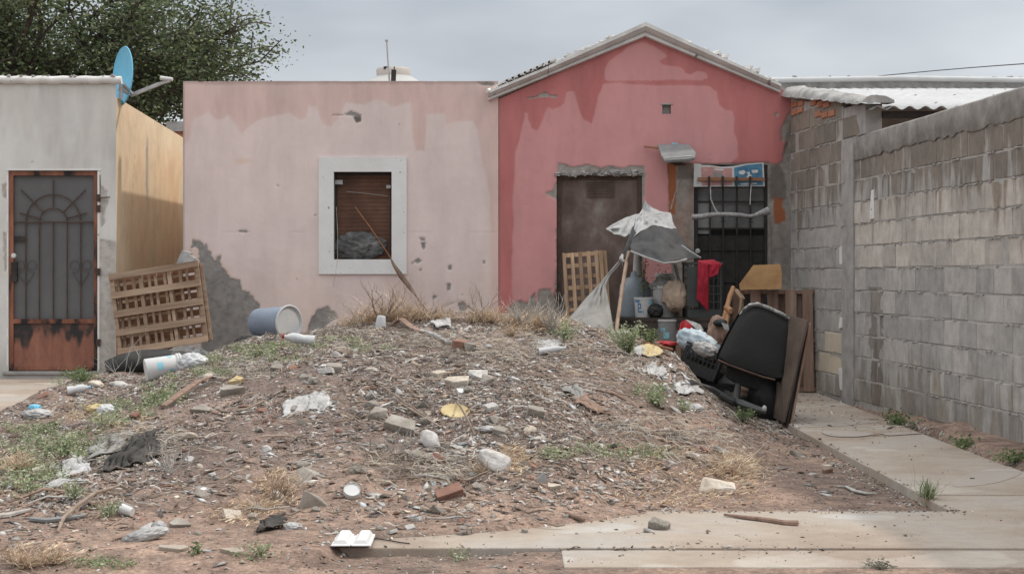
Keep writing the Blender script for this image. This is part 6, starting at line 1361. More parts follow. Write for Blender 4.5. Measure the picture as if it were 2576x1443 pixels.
crumple_sheet('white_paper_heap', 'white crumpled paper right of the green bush', 'paper', [(1590, 880), (1618, 879), (1625, 894), (1598, 897)], 18, 0.05, 5, 62, BAGPL, 0.02)
crumple_sheet('white_paper_scraps', 'scattered white paper scraps midway to the black crate', 'paper', [(1625, 925), (1672, 922), (1680, 945), (1630, 948)], 20, 0.05, 7, 63, BAGPL, 0.01)
crumple_sheet('pale_crest_plastic', 'pale crumpled plastic on the crest under the tied grey sheet', 'plastic sheet', [(1352, 862), (1400, 858), (1408, 880), (1356, 884)], 18, 0.06, 5, 64, BAGPL, 0.01)
p_ = G1(365, 1358); soft('white_sock', 'dirty white sock lying at the front foot of the heap', 'sock', p_+Vector((0, 0, 0.02)), 0.05, 30, BAGPL, 1.7, 0.6, 0.5, 0.3, 3.2, True, 4, rot=(0, R(-12), R(12)))
p_ = G1(400, 1348); soft('sock_cuff', 'bunched cuff end of the dirty white sock', 'sock', p_+Vector((0, 0, 0.035)), 0.036, 31, BAGPL, 0.8, 0.7, 0.7, 0.3, 3, True, 4)
p_ = G1(885, 1252); c_ = thing('crushed_cup', 'crushed white paper cup base facing up low on the heap', 'cup', p_+Vector((0, 0, 0.03)), (R(40), R(10), 0))
MB().lathe([(0, 0.01), (0.036, 0.008), (0.04, 0.014), (0.042, 0.0), (0.034, -0.05), (0.03, -0.05)], 24).build('shell', WHITEPL, c_, world=False)
p_ = G1(333, 1300); c_ = thing('white_cup', 'small white cup lying on its side at the left foot of the heap', 'cup', p_+Vector((0, 0, 0.02)), (R(0), R(78), R(160)))
MB().lathe([(0, 0.0), (0.02, 0.0), (0.027, 0.06), (0.024, 0.06), (0.018, 0.005)], 20).build('shell', WHITEPL, c_, world=False)
p_ = G1(957, 822); c_ = thing('clear_cup', 'cloudy plastic cup standing upside down on the crest', 'cup', p_, (0.1, 0.1, 0))
MB().lathe([(0.042, -0.01), (0.045, 0.0), (0.034, 0.085), (0.03, 0.09), (0.0, 0.09)], 20).build('shell', CLEARPL, c_, world=False)
def bottle(name, label, x, y, L_, r, rz, cap, tilt=8):
    p_ = G1(x, y); t_ = thing(name, label, 'bottle', p_+Vector((0, 0, r*0.8)), (0, R(90-tilt), R(rz)))
    MB().lathe([(0, 0), (r, 0.004), (r*0.95, L_*0.2), (r*0.8, L_*0.35), (r, L_*0.5), (r*0.95, L_*0.7), (r*0.35, L_*0.88), (r*0.33, L_*0.94)], 18).build('body', CLEARPL, t_, world=False)
    MB().lathe([(r*0.4, L_*0.93), (r*0.42, L_), (0, L_)], 14).build('cap', cap, t_, world=False); return t_
bottle('crushed_bottle', 'crushed clear bottle with red cap beside the blue barrel on the crest', 792, 868, 0.25, 0.04, 184, MATS['red_plastic'])
bottle('blue_cap_bottle', 'clear bottle with bright blue cap by the left path', 168, 992, 0.18, 0.034, 20, DISHBLUE)
bottle('small_blue_bottle', 'small blue and white bottle on the crest by the dry roots', 1355, 892, 0.2, 0.026, 5, WHITEPL)
p_ = G1(88, 1030); soft('blue_scrap', 'crumpled bright blue scrap on the edge of the left path', 'scrap', p_+Vector((0, 0, 0.015)), 0.033, 33, DISHBLUE, 1.2, 0.9, 0.6, 0.25)
for nm, lb, x, y, r, mt, sx, sz, sd_ in (('pale_bag', 'pale translucent plastic bag on the weeds below the tilted pallet', 470, 900, 0.12, BAGPL, 1.5, 0.6, 34), ('limp_bag', 'limp grey plastic bag hanging off the end of the white paint bucket', 485, 925, 0.085, CLEARPL, 1.2, 0.8, 35), ('rusty_can', 'rusty brown can lying beside the white paint bucket', 455, 935, 0.07, WOODOLD, 1.4, 0.7, 36),
                         ('wrapper_red', 'red and yellow wrapper tangled in straw at the left', 250, 1035, 0.06, YELLOWP, 1.4, 0.5, 37), ('grey_plastic_lump', 'shiny grey plastic lump beside the red and yellow wrapper', 268, 1042, 0.05, CLEARPL, 1, 0.8, 38), ('plastic_fluff', 'pale crumpled plastic beside the left path edge', 95, 1050, 0.07, BAGPL, 1.3, 0.5, 39),
                         ('tissue_scrap', 'small white tissue beneath the white speckled rock', 1230, 1085, 0.035, BAGPL, 1.4, 0.5, 40), ('white_scrap_low', 'small folded white scrap at the front foot of the heap', 735, 1330, 0.03, BAGPL, 1.3, 0.6, 42), ('bent_white_scrap', 'bent white plastic scrap above the food box', 1045, 1310, 0.025, BAGPL, 1.2, 0.7, 43),
                         ('round_foam_cup', 'crushed round white cup below the black crate', 1745, 1033, 0.05, BAGPL, 1.2, 0.6, 44), ('red_rag', 'small red rag on the slope right of the crest', 1670, 868, 0.06, MATS['red_plastic'], 1.6, 0.35, 45)):
    p_ = G1(x, y); soft(nm, lb, nm.split('_')[-1] if nm not in ('wrapper_red', 'plastic_fluff', 'grey_plastic_lump', 'white_scrap_low') else 'wrapper', p_+Vector((0, 0, r*sz*0.5)), r, sd_, mt, sx, 0.9, sz, 0.3, 2.6, True, 4)
# bucket on its side (blue-grey)
p0 = P(650, 812, 15.0); p1 = P(728, 812, 14.75); ax = (p1-p0)
bb = thing('blue_barrel_bucket', 'dull blue ribbed bucket lying on its side against the stained pink wall', 'bucket', p0, Vector((0, 0, 1)).rotation_difference(ax).to_euler())
Lb = ax.length; r0, r1 = 0.128, 0.152
pf = [(0, 0.0), (r0, 0.0)]
for i in range(15): u = (i+0.5)/15; rr0 = r0+(r1-r0)*u*0.8; pf += [(rr0, Lb*u), (rr0+0.003, Lb*(u+0.012)), (rr0, Lb*(u+0.03))]
pf += [(r1, Lb*0.98)]
MB().lathe(pf, 36).build('body', BARREL, bb, world=False)
MB().lathe([(r1-0.004, Lb*0.96), (r1+0.008, Lb*0.965), (r1+0.012, Lb), (r1, Lb+0.006), (r1-0.012, Lb-0.002), (r1-0.02, Lb-0.012), (0, Lb-0.010)], 36).build('base_disc', nmat('scuffed_white_base', [(0.4, (0.46, 0.46, 0.45)), (0.6, (0.36, 0.38, 0.42)), (0.75, (0.16, 0.19, 0.24))], 3.2, 0.6, 0.2, 40), bb, world=False)
# white paint bucket
p0 = G1(366, 960)+Vector((0, 0, 0.088)); p1 = p0+Vector((0.27, 0.10, 0.045)); ax = p1-p0
g0 = float(H(p0.x, p0.y))
wbk = thing('paint_bucket', 'white bucket with pale blue marks lying on its side by the grated door', 'bucket', p0, Vector((0, 0, 1)).rotation_difference(ax).to_euler())
Lb = ax.length
MB().lathe([(0, 0), (0.088, 0), (0.092, 0.006), (0.083, Lb*0.9), (0.08, Lb), (0.074, Lb), (0.08, 0.03)], 28).build('body', WHITEPL, wbk, world=False)
MB().lathe([(0.083, Lb*0.86), (0.094, Lb*0.865), (0.094, Lb*0.9), (0.086, Lb*0.91), (0.094, Lb*0.94), (0.092, Lb*0.97), (0.08, Lb)], 28).build('rim', WHITEPL, wbk, world=False)
for a0 in (0, 90, 180, 270):
    wrap(wbk, 0.0925, 0.083, Lb, a0-14, a0+26, Lb*0.3, Lb*0.45, BLUEPRINT, 'print_mark'); wrap(wbk, 0.0925, 0.083, Lb, a0+30, a0+52, Lb*0.62, Lb*0.72, BLUEPRINT, 'print_mark')
# black roll
V = [P(255, 930, 14.7), P(300, 914, 14.8), P(360, 902, 14.9), P(415, 888, 15.0)]
soft('dummy', None, None, (0, 0, -5), 0.01, 1, TARP, 1, 1, 1) if False else None
M_ = MB().tube([P(268, 930, 14.9), P(310, 918, 14.95), P(360, 908, 15.0), P(420, 897, 15.2)], [0.08, 0.105, 0.105, 0.075], 18)
single('black_roll', M_, nmat('black_rubber', [(0.3, (0.014, 0.014, 0.014)), (0.8, (0.04, 0.039, 0.038))], 8, 0.6, 0.2, 30), 'thick black roll of sheeting lying below the tilted pallet', 'roll', P(340, 940, 14.7))
soft('black_boot', 'black boot-like lump at the left foot of the blue bucket', 'boot', P(622, 862, 14.9), 0.075, 47, BLACKPL, 1.3, 0.9, 0.7, 0.25)
single('papers', MB().prism([(0, 0), (0.10, 0.0), (0.15, 0.10), (0.06, 0.13)], 0, 0.12, Matrix.Translation(P(443, 662, 16.8))).prism([(0.07, 0.0), (0.17, -0.02), (0.2, 0.05), (0.14, 0.09)], -0.05, 0.04, Matrix.Translation(P(443, 662, 16.8))), BAGPL, 'bundle of white folded papers stuck behind the top of the tilted pallet', 'papers', P(455, 662, 16.8))
# curved boards, sticks, pipe
def gtube(name, label, cat, pts, r, mat, lift=0.012, n=7, sq=1.0, group=None):
    q = []
    for a in pts:
        g = G1(a[0], a[1]); g.z += lift+(a[2] if len(a) > 2 else 0); q.append(g)
    w = wloc(None); return single(name, MB().tube(q, r, n, sq=sq), mat, label, cat, q[0], group)
gtube('curved_stick', 'long curved peeled twig arching down to the bottom left soil', 'stick', [(145, 1345), (160, 1320, 0.02), (200, 1290, 0.03), (240, 1262, 0.03), (300, 1240, 0.02), (330, 1242)], [0.006, 0.009, 0.010, 0.009, 0.007, 0.005], TWIG)
gtube('bent_pipe', 'bent grey plastic strip lying on soil at the far left', 'pipe', [(78, 1312), (120, 1316), (165, 1312), (212, 1303)], [0.012, 0.014, 0.013, 0.008], GREYPL)
gtube('bleached_branch', 'bleached branch poking in from the far left edge', 'stick', [(-30, 1308), (20, 1302), (60, 1292), (78, 1286)], [0.016, 0.014, 0.010, 0.005], GREYTWIG)
gtube('sidewalk_stick', 'straight dark brown stick lying across the sidewalk', 'stick', [(1822, 1299), (1870, 1306), (1930, 1313), (1975, 1320), (2008, 1322)], [0.006, 0.010, 0.012, 0.013, 0.016], WOODOLD, 0.010)
gtube('split_branch', 'split dark board end sloping up the left shoulder of the heap', 'stick', [(410, 1030), (450, 1012, 0.03), (500, 985, 0.05), (535, 965, 0.03)], [0.02, 0.03, 0.025, 0.01], WOODOLD, 0.02, sq=0.5)
gtube('curved_board', 'curved brown plank lying on the crest left of the window strip', 'plank', [(985, 822), (1010, 818, 0.03), (1040, 832), (1068, 842)], [0.02, 0.035, 0.03, 0.01], WOODOLD, 0.02, sq=0.4)
gtube('pointed_plank', 'pointed dark plank lying at the bottom foot of the heap', 'plank', [(285, 1362), (320, 1352), (355, 1345), (395, 1340)], [0.006, 0.018, 0.024, 0.012], WOODOLD, 0.01, sq=0.5)
gtube('orange_lath', 'orange-brown lath right of the green bush pointing to the crate', 'lath', [(1620, 870), (1650, 878), (1690, 888), (1725, 892)], 0.012, WOODRED, 0.03)
gtube('second_lath', 'shorter reddish lath above the white paper heap', 'lath', [(1660, 862), (1700, 862), (1722, 858)], 0.012, WOODRED, 0.03)
gtube('white_root', 'whitish forked root on the slope of the heap under the crest', 'root', [(1060, 838), (1095, 852), (1125, 868), (1150, 872)], [0.014, 0.018, 0.012, 0.006], BAGPL, 0.02)
gtube('curled_bark', 'curled whitish bark strip near the path corner', 'bark', [(2128, 1228), (2150, 1240), (2180, 1246), (2205, 1246)], [0.008, 0.016, 0.014, 0.006], GREYTWIG, 0.012, sq=0.5)
gtube('thin_wire', 'thin dark wire trailing right from the food box', 'wire', [(942, 1358), (980, 1362), (1010, 1368), (1030, 1370)], 0.003, IRON, 0.006)
gtube('upper_twig', 'thin twig lying diagonally up the middle of the heap', 'stick', [(1000, 1015), (1060, 1060, 0.02), (1110, 1080)], 0.006, TWIG)
gtube('long_diagonal_twig', 'long thin diagonal twig above the largest concrete slab', 'stick', [(905, 960), (960, 985, 0.02), (1010, 1020, 0.02), (1075, 1055)], 0.006, TWIG)
gtube('right_twig', 'long dark twig on the right flank of the heap', 'stick', [(1500, 985), (1545, 1000, 0.01), (1590, 1020), (1625, 1048)], 0.007, WOODOLD)
gtube('lower_right_twig', 'short dark twig where the heap meets the sidewalk', 'stick', [(1425, 1298), (1445, 1306), (1470, 1315)], 0.010, WOODOLD, 0.012)
gtube('lid_twig', 'pale twig under the round lid pointing down right', 'stick', [(1150, 1035, 0.05), (1175, 1070, 0.03), (1195, 1100)], 0.006, TWIG)
rr = random.Random(5)
def zone(x, y):
    h_ = 'left' if x < 520 else 'left centre' if x < 820 else 'middle' if x < 1150 else 'right centre' if x < 1480 else 'right'
    v_ = 'just under the crest' if y < 930 else 'on the upper slope' if y < 1020 else 'halfway down the slope' if y < 1130 else 'on the lower slope' if y < 1240 else 'at the foot'
    near = {('left', 0): 'by the white paint bucket', ('middle', 2): 'near the round lid', ('right centre', 3): 'near the white speckled rock', ('left', 2): 'near the black tarp', ('right', 0): 'near the green bush'}
    return f'{v_} of the heap, {h_}'
# medium twigs scattered
tw = []
for i in range(150):
    x = rr.gauss(950, 420); y = rr.uniform(880, 1330)
    if not (60 < x < 1950) or y < 850+abs(x-1150)*0.12: continue
    p_ = G1(x, y); L_ = rr.uniform(0.06, 0.22); a = rr.uniform(-0.9, 0.9)+(math.pi if rr.random() < 0.5 else 0); q = []
    for k in range(5):
        u = k/4; xx = p_.x+L_*(u-0.5)*math.cos(a)+rr.uniform(-0.012, 0.012); yy = p_.y+L_*(u-0.5)*math.sin(a)*0.6+rr.uniform(-0.012, 0.012)
        q.append(Vector((xx, yy, float(floor_h(xx, yy))+0.012+rr.uniform(0, 0.02))))
    r_ = rr.uniform(0.003, 0.007); single('twig', MB().tube(q, [r_*0.8, r_, r_, r_*0.8, r_*0.4], 5), TWIG if rr.random() < 0.85 else GREYTWIG, ('thick' if r_ > 0.0055 else 'thin')+(' long' if L_ > 0.15 else ' short')+' dry twig '+zone(x, y), 'twig', p_, 'loose twigs on the heap')
# scattered stones (shared meshes)
POOL = []; KINDS = {}
for k in range(14):
    kind = ('chunk', 'slab', 'block', 'chunk', 'stone')[k % 5]; me = chunk_mesh(1.0, rr.uniform(0.6, 0.9), rr.uniform(0.3, 0.6), 100+k, kind); POOL.append(me); KINDS[me.name] = kind
mats = [CONC, CONC, PALE, CONC, LIME, BRICK, CONC, CONC]
for k, me in enumerate(POOL): me.materials.append(mats[k % 8])
def stone_label(me, s_, x, y, p_):
    m_ = me.materials[0].name; colr = {'rubble_concrete': 'grey-brown', 'pale_stone': 'pale grey', 'limestone': 'cream', 'broken_brick': 'reddish'}[m_]
    size = 'tiny' if s_ < 0.028 else 'small' if s_ < 0.045 else 'fist-sized' if s_ < 0.075 else 'chunky'
    shp = {'chunk': 'angular', 'slab': 'flat', 'block': 'blocky', 'stone': 'rounded'}[KINDS[me.name]]
    return f'{size} {shp} {colr} stone {zone(x, y)}'
cnt = 0
while cnt < 290:
    x = rr.gauss(950, 400); y = rr.uniform(860, 1345)
    if not (-20 < x < 2200) or y < 845+abs(x-1100)*0.14: continue
    if x > 1380 and rr.random() < 0.5: continue
    if x < 500 and y > 1000 and rr.random() < 0.4: continue
    p_ = G1(x, y); s_ = rr.uniform(0.02, 0.05) if rr.random() < 0.7 else rr.uniform(0.05, 0.11)
    me = rr.choice(POOL); o = link('rubble_stone', me, None); o.location = p_+Vector((0, 0, s_*0.1)); o.scale = (s_, s_, s_*rr.uniform(0.7, 1.1))
    o.rotation_euler = (rr.uniform(-0.5, 0.5), rr.uniform(-0.5, 0.5), rr.uniform(0, 6.28)); tag(o, stone_label(me, s_, x, y, p_), 'stone', 'small stones strewn over the heap'); cnt += 1

# ================================================================== FINE RUBBLE (uncountable)
def dens_pts(n, seed, fn, box=(GX0+0.3, 3.1, 6.3, 17.1)):
    r_ = np.random.default_rng(seed); out_x = []; out_y = []; got = 0
    while got < n:
        X = r_.uniform(box[0], box[1], n); Y = r_.uniform(box[2], box[3], n); k = r_.uniform(0, 1, n) < fn(X, Y); out_x.append(X[k]); out_y.append(Y[k]); got += k.sum()
    return np.concatenate(out_x)[:n], np.concatenate(out_y)[:n], r_
def d_rub(X, Y):
    _, m_ = hbase(X, Y); d = 0.12+0.9*sm(-0.01, 0.10, m_)
    d = d*(1-0.85*sm(0.2, 1.0, X)*sm(12.8, 11.4, Y)); d = d*np.clip(0.6+2.4*fbm(X*1.3, Y*0.9, 61, 5), 0.10, 1)
    d = d*(1-0.55*sm(-2.0, -3.0, X)); d = d*(Y < 16.9)
    d = d*(1-0.96*((Y > 6.95) & (Y < 8.1) & (Y > 0) & (X > toeX(Y)))); d = d*(1-0.985*((Y > 6.9) & (Y < 8.15) & (X > -0.6) & (Y < toe(X)+0.02)))
    d = d*(1-0.97*((X > 2.12) & (X < 3.02) & (Y > 8))) * (1-0.97*((X < -3.75) & (Y > 11)))
    d = d*(1-0.95*((Y < 7.0) & (X > 0.2)))
    return np.clip(d, 0, 1)
def toeX(Y): return np.full_like(Y, 99.0)
PAL = np.array([(0.33, 0.31, 0.29), (0.25, 0.23, 0.215), (0.42, 0.40, 0.38), (0.56, 0.55, 0.54), (0.20, 0.14, 0.11), (0.29, 0.21, 0.165), (0.15, 0.12, 0.105), (0.09, 0.08, 0.075), (0.40, 0.32, 0.25), (0.28, 0.15, 0.11), (0.46, 0.41, 0.35)])
PW = np.array([0.18, 0.14, 0.14, 0.075, 0.13, 0.11, 0.11, 0.06, 0.05, 0.012, 0.03]); PW = PW/PW.sum()
OCT = np.array([(1, 0, 0), (0, 1, 0), (-1, 0, 0), (0, -1, 0), (0, 0, 1), (0, 0, -1)], float)
OF = np.array([(0, 1, 4), (1, 2, 4), (2, 3, 4), (3, 0, 4), (1, 0, 5), (2, 1, 5), (3, 2, 5), (0, 3, 5)])
def scatter(name, n, seed, smin, smax, flat, longf, dens, tiltv=0.35, pal=PAL, pw=PW, mat=SHARD, sinkf=0.1, power=2.2, pts=None):
    if pts is not None: X, Y = pts; r_ = np.random.default_rng(seed); n = len(X)
    else: X, Y, r_ = dens_pts(n, seed, dens)
    Z = floor_h(X, Y)
    s = smin+(smax-smin)*r_.uniform(0, 1, n)**power; sc = np.stack([s*r_.uniform(1, longf, n), s*r_.uniform(0.6, 1.0, n), s*flat*r_.uniform(0.5, 1.3, n)], 1)
    b_ = OCT[None]*(1+r_.uniform(-0.4, 0.4, (n, 6, 1)))+r_.uniform(-0.22, 0.22, (n, 6, 3)); b_ = b_*sc[:, None]
    a = r_.uniform(0, 2*np.pi, n); tx = r_.normal(0, tiltv, n); ty_ = r_.normal(0, tiltv, n)
    def rot(v, ang, i, j):
        c_, s_ = np.cos(ang)[:, None], np.sin(ang)[:, None]; w = v.copy(); w[..., i] = v[..., i]*c_-v[..., j]*s_; w[..., j] = v[..., i]*s_+v[..., j]*c_; return w
    b_ = rot(b_, tx, 1, 2); b_ = rot(b_, ty_, 0, 2); b_ = rot(b_, a, 0, 1)
    # lie on the slope
    e = 0.06; dzx = (H(X+e, Y)-H(X-e, Y))/(2*e); dzy = (H(X, Y+e)-H(X, Y-e))/(2*e)
    b_[..., 2] += b_[..., 0]*dzx[:, None]+b_[..., 1]*dzy[:, None]
    V = b_+np.stack([X, Y, Z+sc[:, 2]*(1-sinkf)*0.6], 1)[:, None]
    F = (OF[None]+(np.arange(n)*6)[:, None, None]).reshape(-1, 3); c_ = pal[r_.choice(len(pal), n, p=pw)]*r_.uniform(0.8, 1.2, (n, 1))
    me = np_mesh(name, V.reshape(-1, 3), F, np.repeat(c_, 6, 0)); return tag(link(name, me, None, mat), kind='stuff')
scatter('rubble_chips', 38000, 71, 0.005, 0.030, 0.26, 2.6, d_rub, tiltv=0.22, power=3.2)
scatter('fine_gravel', 95000, 72, 0.003, 0.011, 0.55, 1.6, lambda X, Y: np.clip(d_rub(X, Y)*0.8+0.06*(Y < 17)*(1-((Y > 7.0) & (Y < 8.1) & (Y < toe(X))))*(1-((X > 2.15) & (X < 3.0) & (Y > 8)))*(1-((X < -3.75) & (Y > 11)))*(1-((X > 0.2) & (Y < 7.0))), 0, 1))
scatter('sidewalk_grit', 1500, 74, 0.002, 0.007, 0.5, 1.6, lambda X, Y: (((Y > 6.6) & (Y < 8.1) & (X > -0.6))*0.6+((X > 2.15) & (X < 3.0) & (Y > 8.1))*0.25)*np.clip(0.3+2*fbm(X*2, Y*2, 5, 3), 0, 1), (0), )  if False else None
def d_side(X, Y): return np.clip((((Y > 6.6) & (Y < 8.1) & (X > -0.6))*0.5+((X > 2.15) & (X < 3.0) & (Y > 8.1))*0.12)*np.clip(0.25+2.5*fbm(X*2, Y*2, 5, 3), 0.02, 1), 0, 1)
scatter('sidewalk_grit', 500, 74, 0.002, 0.009, 0.5, 1.6, d_side)
def d_edge(X, Y): return np.clip(((X > 3.0) & (X < 3.4) & (Y > 8))*0.4+((X > 2.02) & (X < 2.17) & (Y > 8.1))*0.35+(((Y > 8.02) & (Y < 8.22) & (X > 0.6) & (X < 2.2)))*0.5+(np.abs(Y-7.0) < 0.03)*(X < 1.4)*(X > -0.9)*0.3, 0, 1)
scatter('edge_gravel', 2600, 75, 0.003, 0.014, 0.5, 1.6, d_edge)
# splinters, straw: thin curved ribbons
def ribbons(name, n, seed, dens, L0, L1, w, pal, lift=0.01, curl=0.3, mat=STRAWM, anis=0.5, pts=None, up=0.0):
    if pts is None: X, Y, r_ = dens_pts(n, seed, dens)
    else: X, Y = pts; r_ = np.random.default_rng(seed); n = len(X)
    a = r_.uniform(0, 2*np.pi, n); L_ = r_.uniform(L0, L1, n); k = 4; V = np.zeros((n, k, 2, 3)); da = r_.normal(0, curl, n); wv = w*r_.uniform(0.6, 1.5, n); x = X.copy(); y = Y.copy(); z0 = floor_h(X, Y)+lift*r_.uniform(0.2, 1.2, n); zz_ = z0.copy(); ups = up*r_.uniform(-0.1, 1, n)
    for i in range(k):
        nx_, ny_ = -np.sin(a), np.cos(a); ww_ = wv*(1 if i < k-1 else 0.3)
        for s_, sg in ((0, -1), (1, 1)):
            V[:, i, s_, 0] = x+nx_*ww_*sg*0.5; V[:, i, s_, 1] = y+ny_*ww_*sg*0.5; V[:, i, s_, 2] = zz_+sg*ww_*0.35
        x = x+np.cos(a)*L_/k; y = y+np.sin(a)*L_/k*(1-anis*0.3); a = a+da; zz_ = np.maximum(floor_h(x, y)+0.004, z0+ups*L_*(i+1)/k)
        z0 = np.where(ups > 0.05, z0, floor_h(x, y)+lift*r_.uniform(0.1, 1.3, n))
    base = np.arange(n)[:, None, None]*k*2; fi = np.array([(2*i, 2*i+1, 2*i+3, 2*i+2) for i in range(k-1)])[None]; F = (base+fi).reshape(-1, 4)
    c_ = pal[r_.integers(0, len(pal), n)]*r_.uniform(0.75, 1.25, (n, 1)); me = np_mesh(name, V.reshape(-1, 3), F, np.repeat(c_, 8, 0)); return tag(link(name, me, None, mat), kind='stuff')
STRAW = np.array([(0.56, 0.43, 0.31), (0.47, 0.34, 0.235), (0.66, 0.56, 0.44), (0.38, 0.28, 0.20)]); SPL = np.array([(0.30, 0.25, 0.21), (0.42, 0.38, 0.33), (0.17, 0.13, 0.105), (0.24, 0.18, 0.14), (0.52, 0.48, 0.44)])
ribbons('wood_splinters', 17000, 81, d_rub, 0.03, 0.11, 0.0055, SPL, 0.015)
def ell(n, seed, lst):                  # random points in photo ellipses -> ground
    r_ = np.random.default_rng(seed); xs_, ys_ = [], []; tot = sum(e[4] for e in lst)
    for cx_, cy_, rx_, ry_, wgt in lst:
        k = int(n*wgt/tot); a = r_.uniform(0, 2*np.pi, k); q = np.sqrt(r_.uniform(0, 1, k))*r_.uniform(0.6, 1.15, k); xs_.append(cx_+rx_*q*np.cos(a)); ys_.append(cy_+ry_*q*np.sin(a))
    x = np.concatenate(xs_); y = np.concatenate(ys_); msk = fbm(x*0.035, y*0.08, seed, 3) > -0.03; return G(x[msk], y[msk])
X, Y, Z = ell(11000, 82, [(1850, 1190, 90, 60, 3), (1700, 1180, 160, 70, 1.4), (45, 1165, 50, 30, 1.2), (700, 1235, 60, 50, 1.5), (1290, 1165, 50, 40, 1.2), (1340, 820, 90, 25, 2), (980, 800, 110, 22, 2), (200, 1045, 90, 30, 1), (100, 1405, 110, 30, 1.2), (640, 1300, 130, 40, 1), (1750, 1260, 250, 25, 1), (330, 1080, 60, 40, 0.6)])
ribbons('straw_litter', 0, 83, None, 0.02, 0.08, 0.0035, STRAW, 0.02, 0.6, pts=(X, Y), up=0.5)
X, Y, Z = ell(2600, 86, [(980, 798, 120, 16, 2), (1345, 818, 80, 20, 2), (1235, 808, 60, 12, 1), (1100, 806, 60, 8, 0.5), (1850, 1180, 60, 30, 1)])
ribbons('dry_stalks', 0, 87, None, 0.06, 0.17, 0.004, STRAW, 0.03, 0.7, pts=(X, Y), up=1.0)
X, Y, Z = ell(1500, 88, [(1650, 930, 45, 35, 3), (1690, 965, 60, 25, 2.5), (1620, 890, 30, 12, 1), (1150, 818, 130, 14, 1.2), (1380, 870, 60, 16, 1), (185, 1195, 60, 30, 1), (200, 1000, 70, 20, 0.8), (780, 1025, 70, 28, 2), (1200, 1120, 60, 30, 0.5), (1740, 1020, 50, 20, 1), (560, 1240, 120, 40, 0.6), (1000, 1250, 200, 50, 0.6)])
scatter('paper_scraps', 0, 89, 0.006, 0.032, 0.20, 1.8, None, 0.28, np.array([(0.62, 0.62, 0.62), (0.48, 0.50, 0.52), (0.40, 0.385, 0.37), (0.55, 0.50, 0.42)]), np.array([0.35, 0.25, 0.25, 0.15]), pts=(X, Y), power=2.4)
X, Y, Z = ell(5200, 85, [(900, 860, 230, 45, 3), (1250, 870, 180, 45, 2), (1500, 930, 150, 60, 1.5), (600, 930, 160, 35, 1.5), (350, 1120, 80, 40, 1.2), (1650, 1080, 200, 50, 1.2), (1050, 1180, 180, 40, 1.2), (1750, 1130, 150, 50, 1)])
ribbons('matted_stalks', 0, 84, None, 0.08, 0.26, 0.0038, np.array([(0.34, 0.31, 0.28), (0.42, 0.39, 0.35), (0.24, 0.20, 0.17), (0.46, 0.40, 0.32)]), 0.03, 0.18, pts=(X, Y))
# green ground weeds
wl = [(cx_, cy_, rx_*1.15, ry_*1.2, w_) for cx_, cy_, rx_, ry_, w_ in [(110, 1110, 150, 40, 3.0), (60, 1200, 110, 45, 2.2), (300, 1045, 100, 32, 1.8), (420, 985, 60, 22, 0.9), (530, 935, 60, 16, 0.9), (520, 905, 60, 12, 0.7), (640, 885, 90, 13, 1.4), (740, 872, 90, 11, 1.1), (840, 862, 90, 9, 0.8), (400, 1010, 60, 16, 0.7), (200, 1130, 80, 35, 1.2), (430, 955, 40, 10, 0.6), (660, 905, 120, 10, 0.8),
      (1500, 1138, 60, 14, 0.35), (1620, 1145, 90, 16, 0.5), (1640, 985, 50, 14, 0.4), (1410, 845, 30, 14, 0.3), (1400, 1145, 40, 14, 0.3), (930, 880, 60, 10, 0.35), (2330, 1075, 60, 10, 0.01), (190, 960, 60, 12, 0.5), (650, 1400, 60, 12, 0.12), (260, 1425, 80, 12, 0.25)]]
X, Y, Z = ell(12000, 91, wl); r_ = np.random.default_rng(92); n = len(X)
ctr = np.repeat(np.stack([X, Y, Z], 1), 3, 0)+r_.normal(0, 0.016, (n*3, 3)); ctr[:, 2] = np.repeat(Z, 3)+np.abs(r_.normal(0.012, 0.014, n*3))
V, F, cc = leaves(ctr, 0.017, PALEG+PALEG+PALEG+GREENS+[(0.42, 0.33, 0.24)], r_, 0.9); tag(link('ground_weeds', np_mesh('ground_weeds', V, F, cc), None, LEAFM), kind='stuff')
# weeds along the block wall foot
pts = []
for x, y, k in ((2250, 1050, 90), (2270, 1062, 60), (2410, 1110, 60), (2440, 1125, 40), (2130, 1000, 40), (2545, 1160, 80), (2300, 1075, 30)):
    p_ = G1(x, y); q = r_.normal(0, 0.07, (k, 3))+np.array(p_); q[:, 2] = p_.z+np.abs(r_.normal(0, 0.03, k)); pts.append(q)
V, F, cc = leaves(np.concatenate(pts), 0.028, GREENS, r_, 0.9); tag(link('wall_foot_weeds', np_mesh('wall_foot_weeds', V, F, cc), None, LEAFM), kind='stuff')

# ------------------------------------------------------------------ individual plants
def bush(lbl, x, y, hpx, cat='weed', name='green_weed', ns=14, nl=26, ls=0.022, col=PALEG, spread=0.45, seed=1, Y=None):
    p_ = G1(x, y) if Y is None else P(x, y, Y); h_ = hpx*p_.y/FX; return leafy(name, lbl, cat, p_, h_, ns, nl, ls, col, spread, None, seed)
bush('pale green feathery bush on the crest before the bench', 1582, 892, 82, ns=26, nl=46, ls=0.024, spread=0.38, seed=3)
bush('shadowed green weed just right of the pale feathery bush', 1638, 872, 50, ns=14, nl=24, seed=4, col=GREENS)
bush('green weed at the left edge of the tied grey sheet', 1418, 862, 60, ns=12, nl=22, seed=5)
bush('low green weed beneath the black crate', 1655, 1022, 34, ns=16, nl=22, seed=6, spread=0.9, col=GREENS+PALEG)
bush('small green weed below the foam plates', 1722, 1036, 34, ns=8, nl=18, seed=7)
bush('flat green weed in front of the chair base', 1868, 1062, 30, ns=20, nl=24, seed=8, spread=0.9, col=GREENS)
bush('feathery seedling at the bottom left foot of the heap', 275, 1300, 38, ns=9, nl=24, ls=0.018, seed=9, spread=0.6)
bush('green seedling left of the small rounded pile at far left', 190, 1255, 40, ns=9, nl=24, ls=0.018, seed=10, spread=0.6)
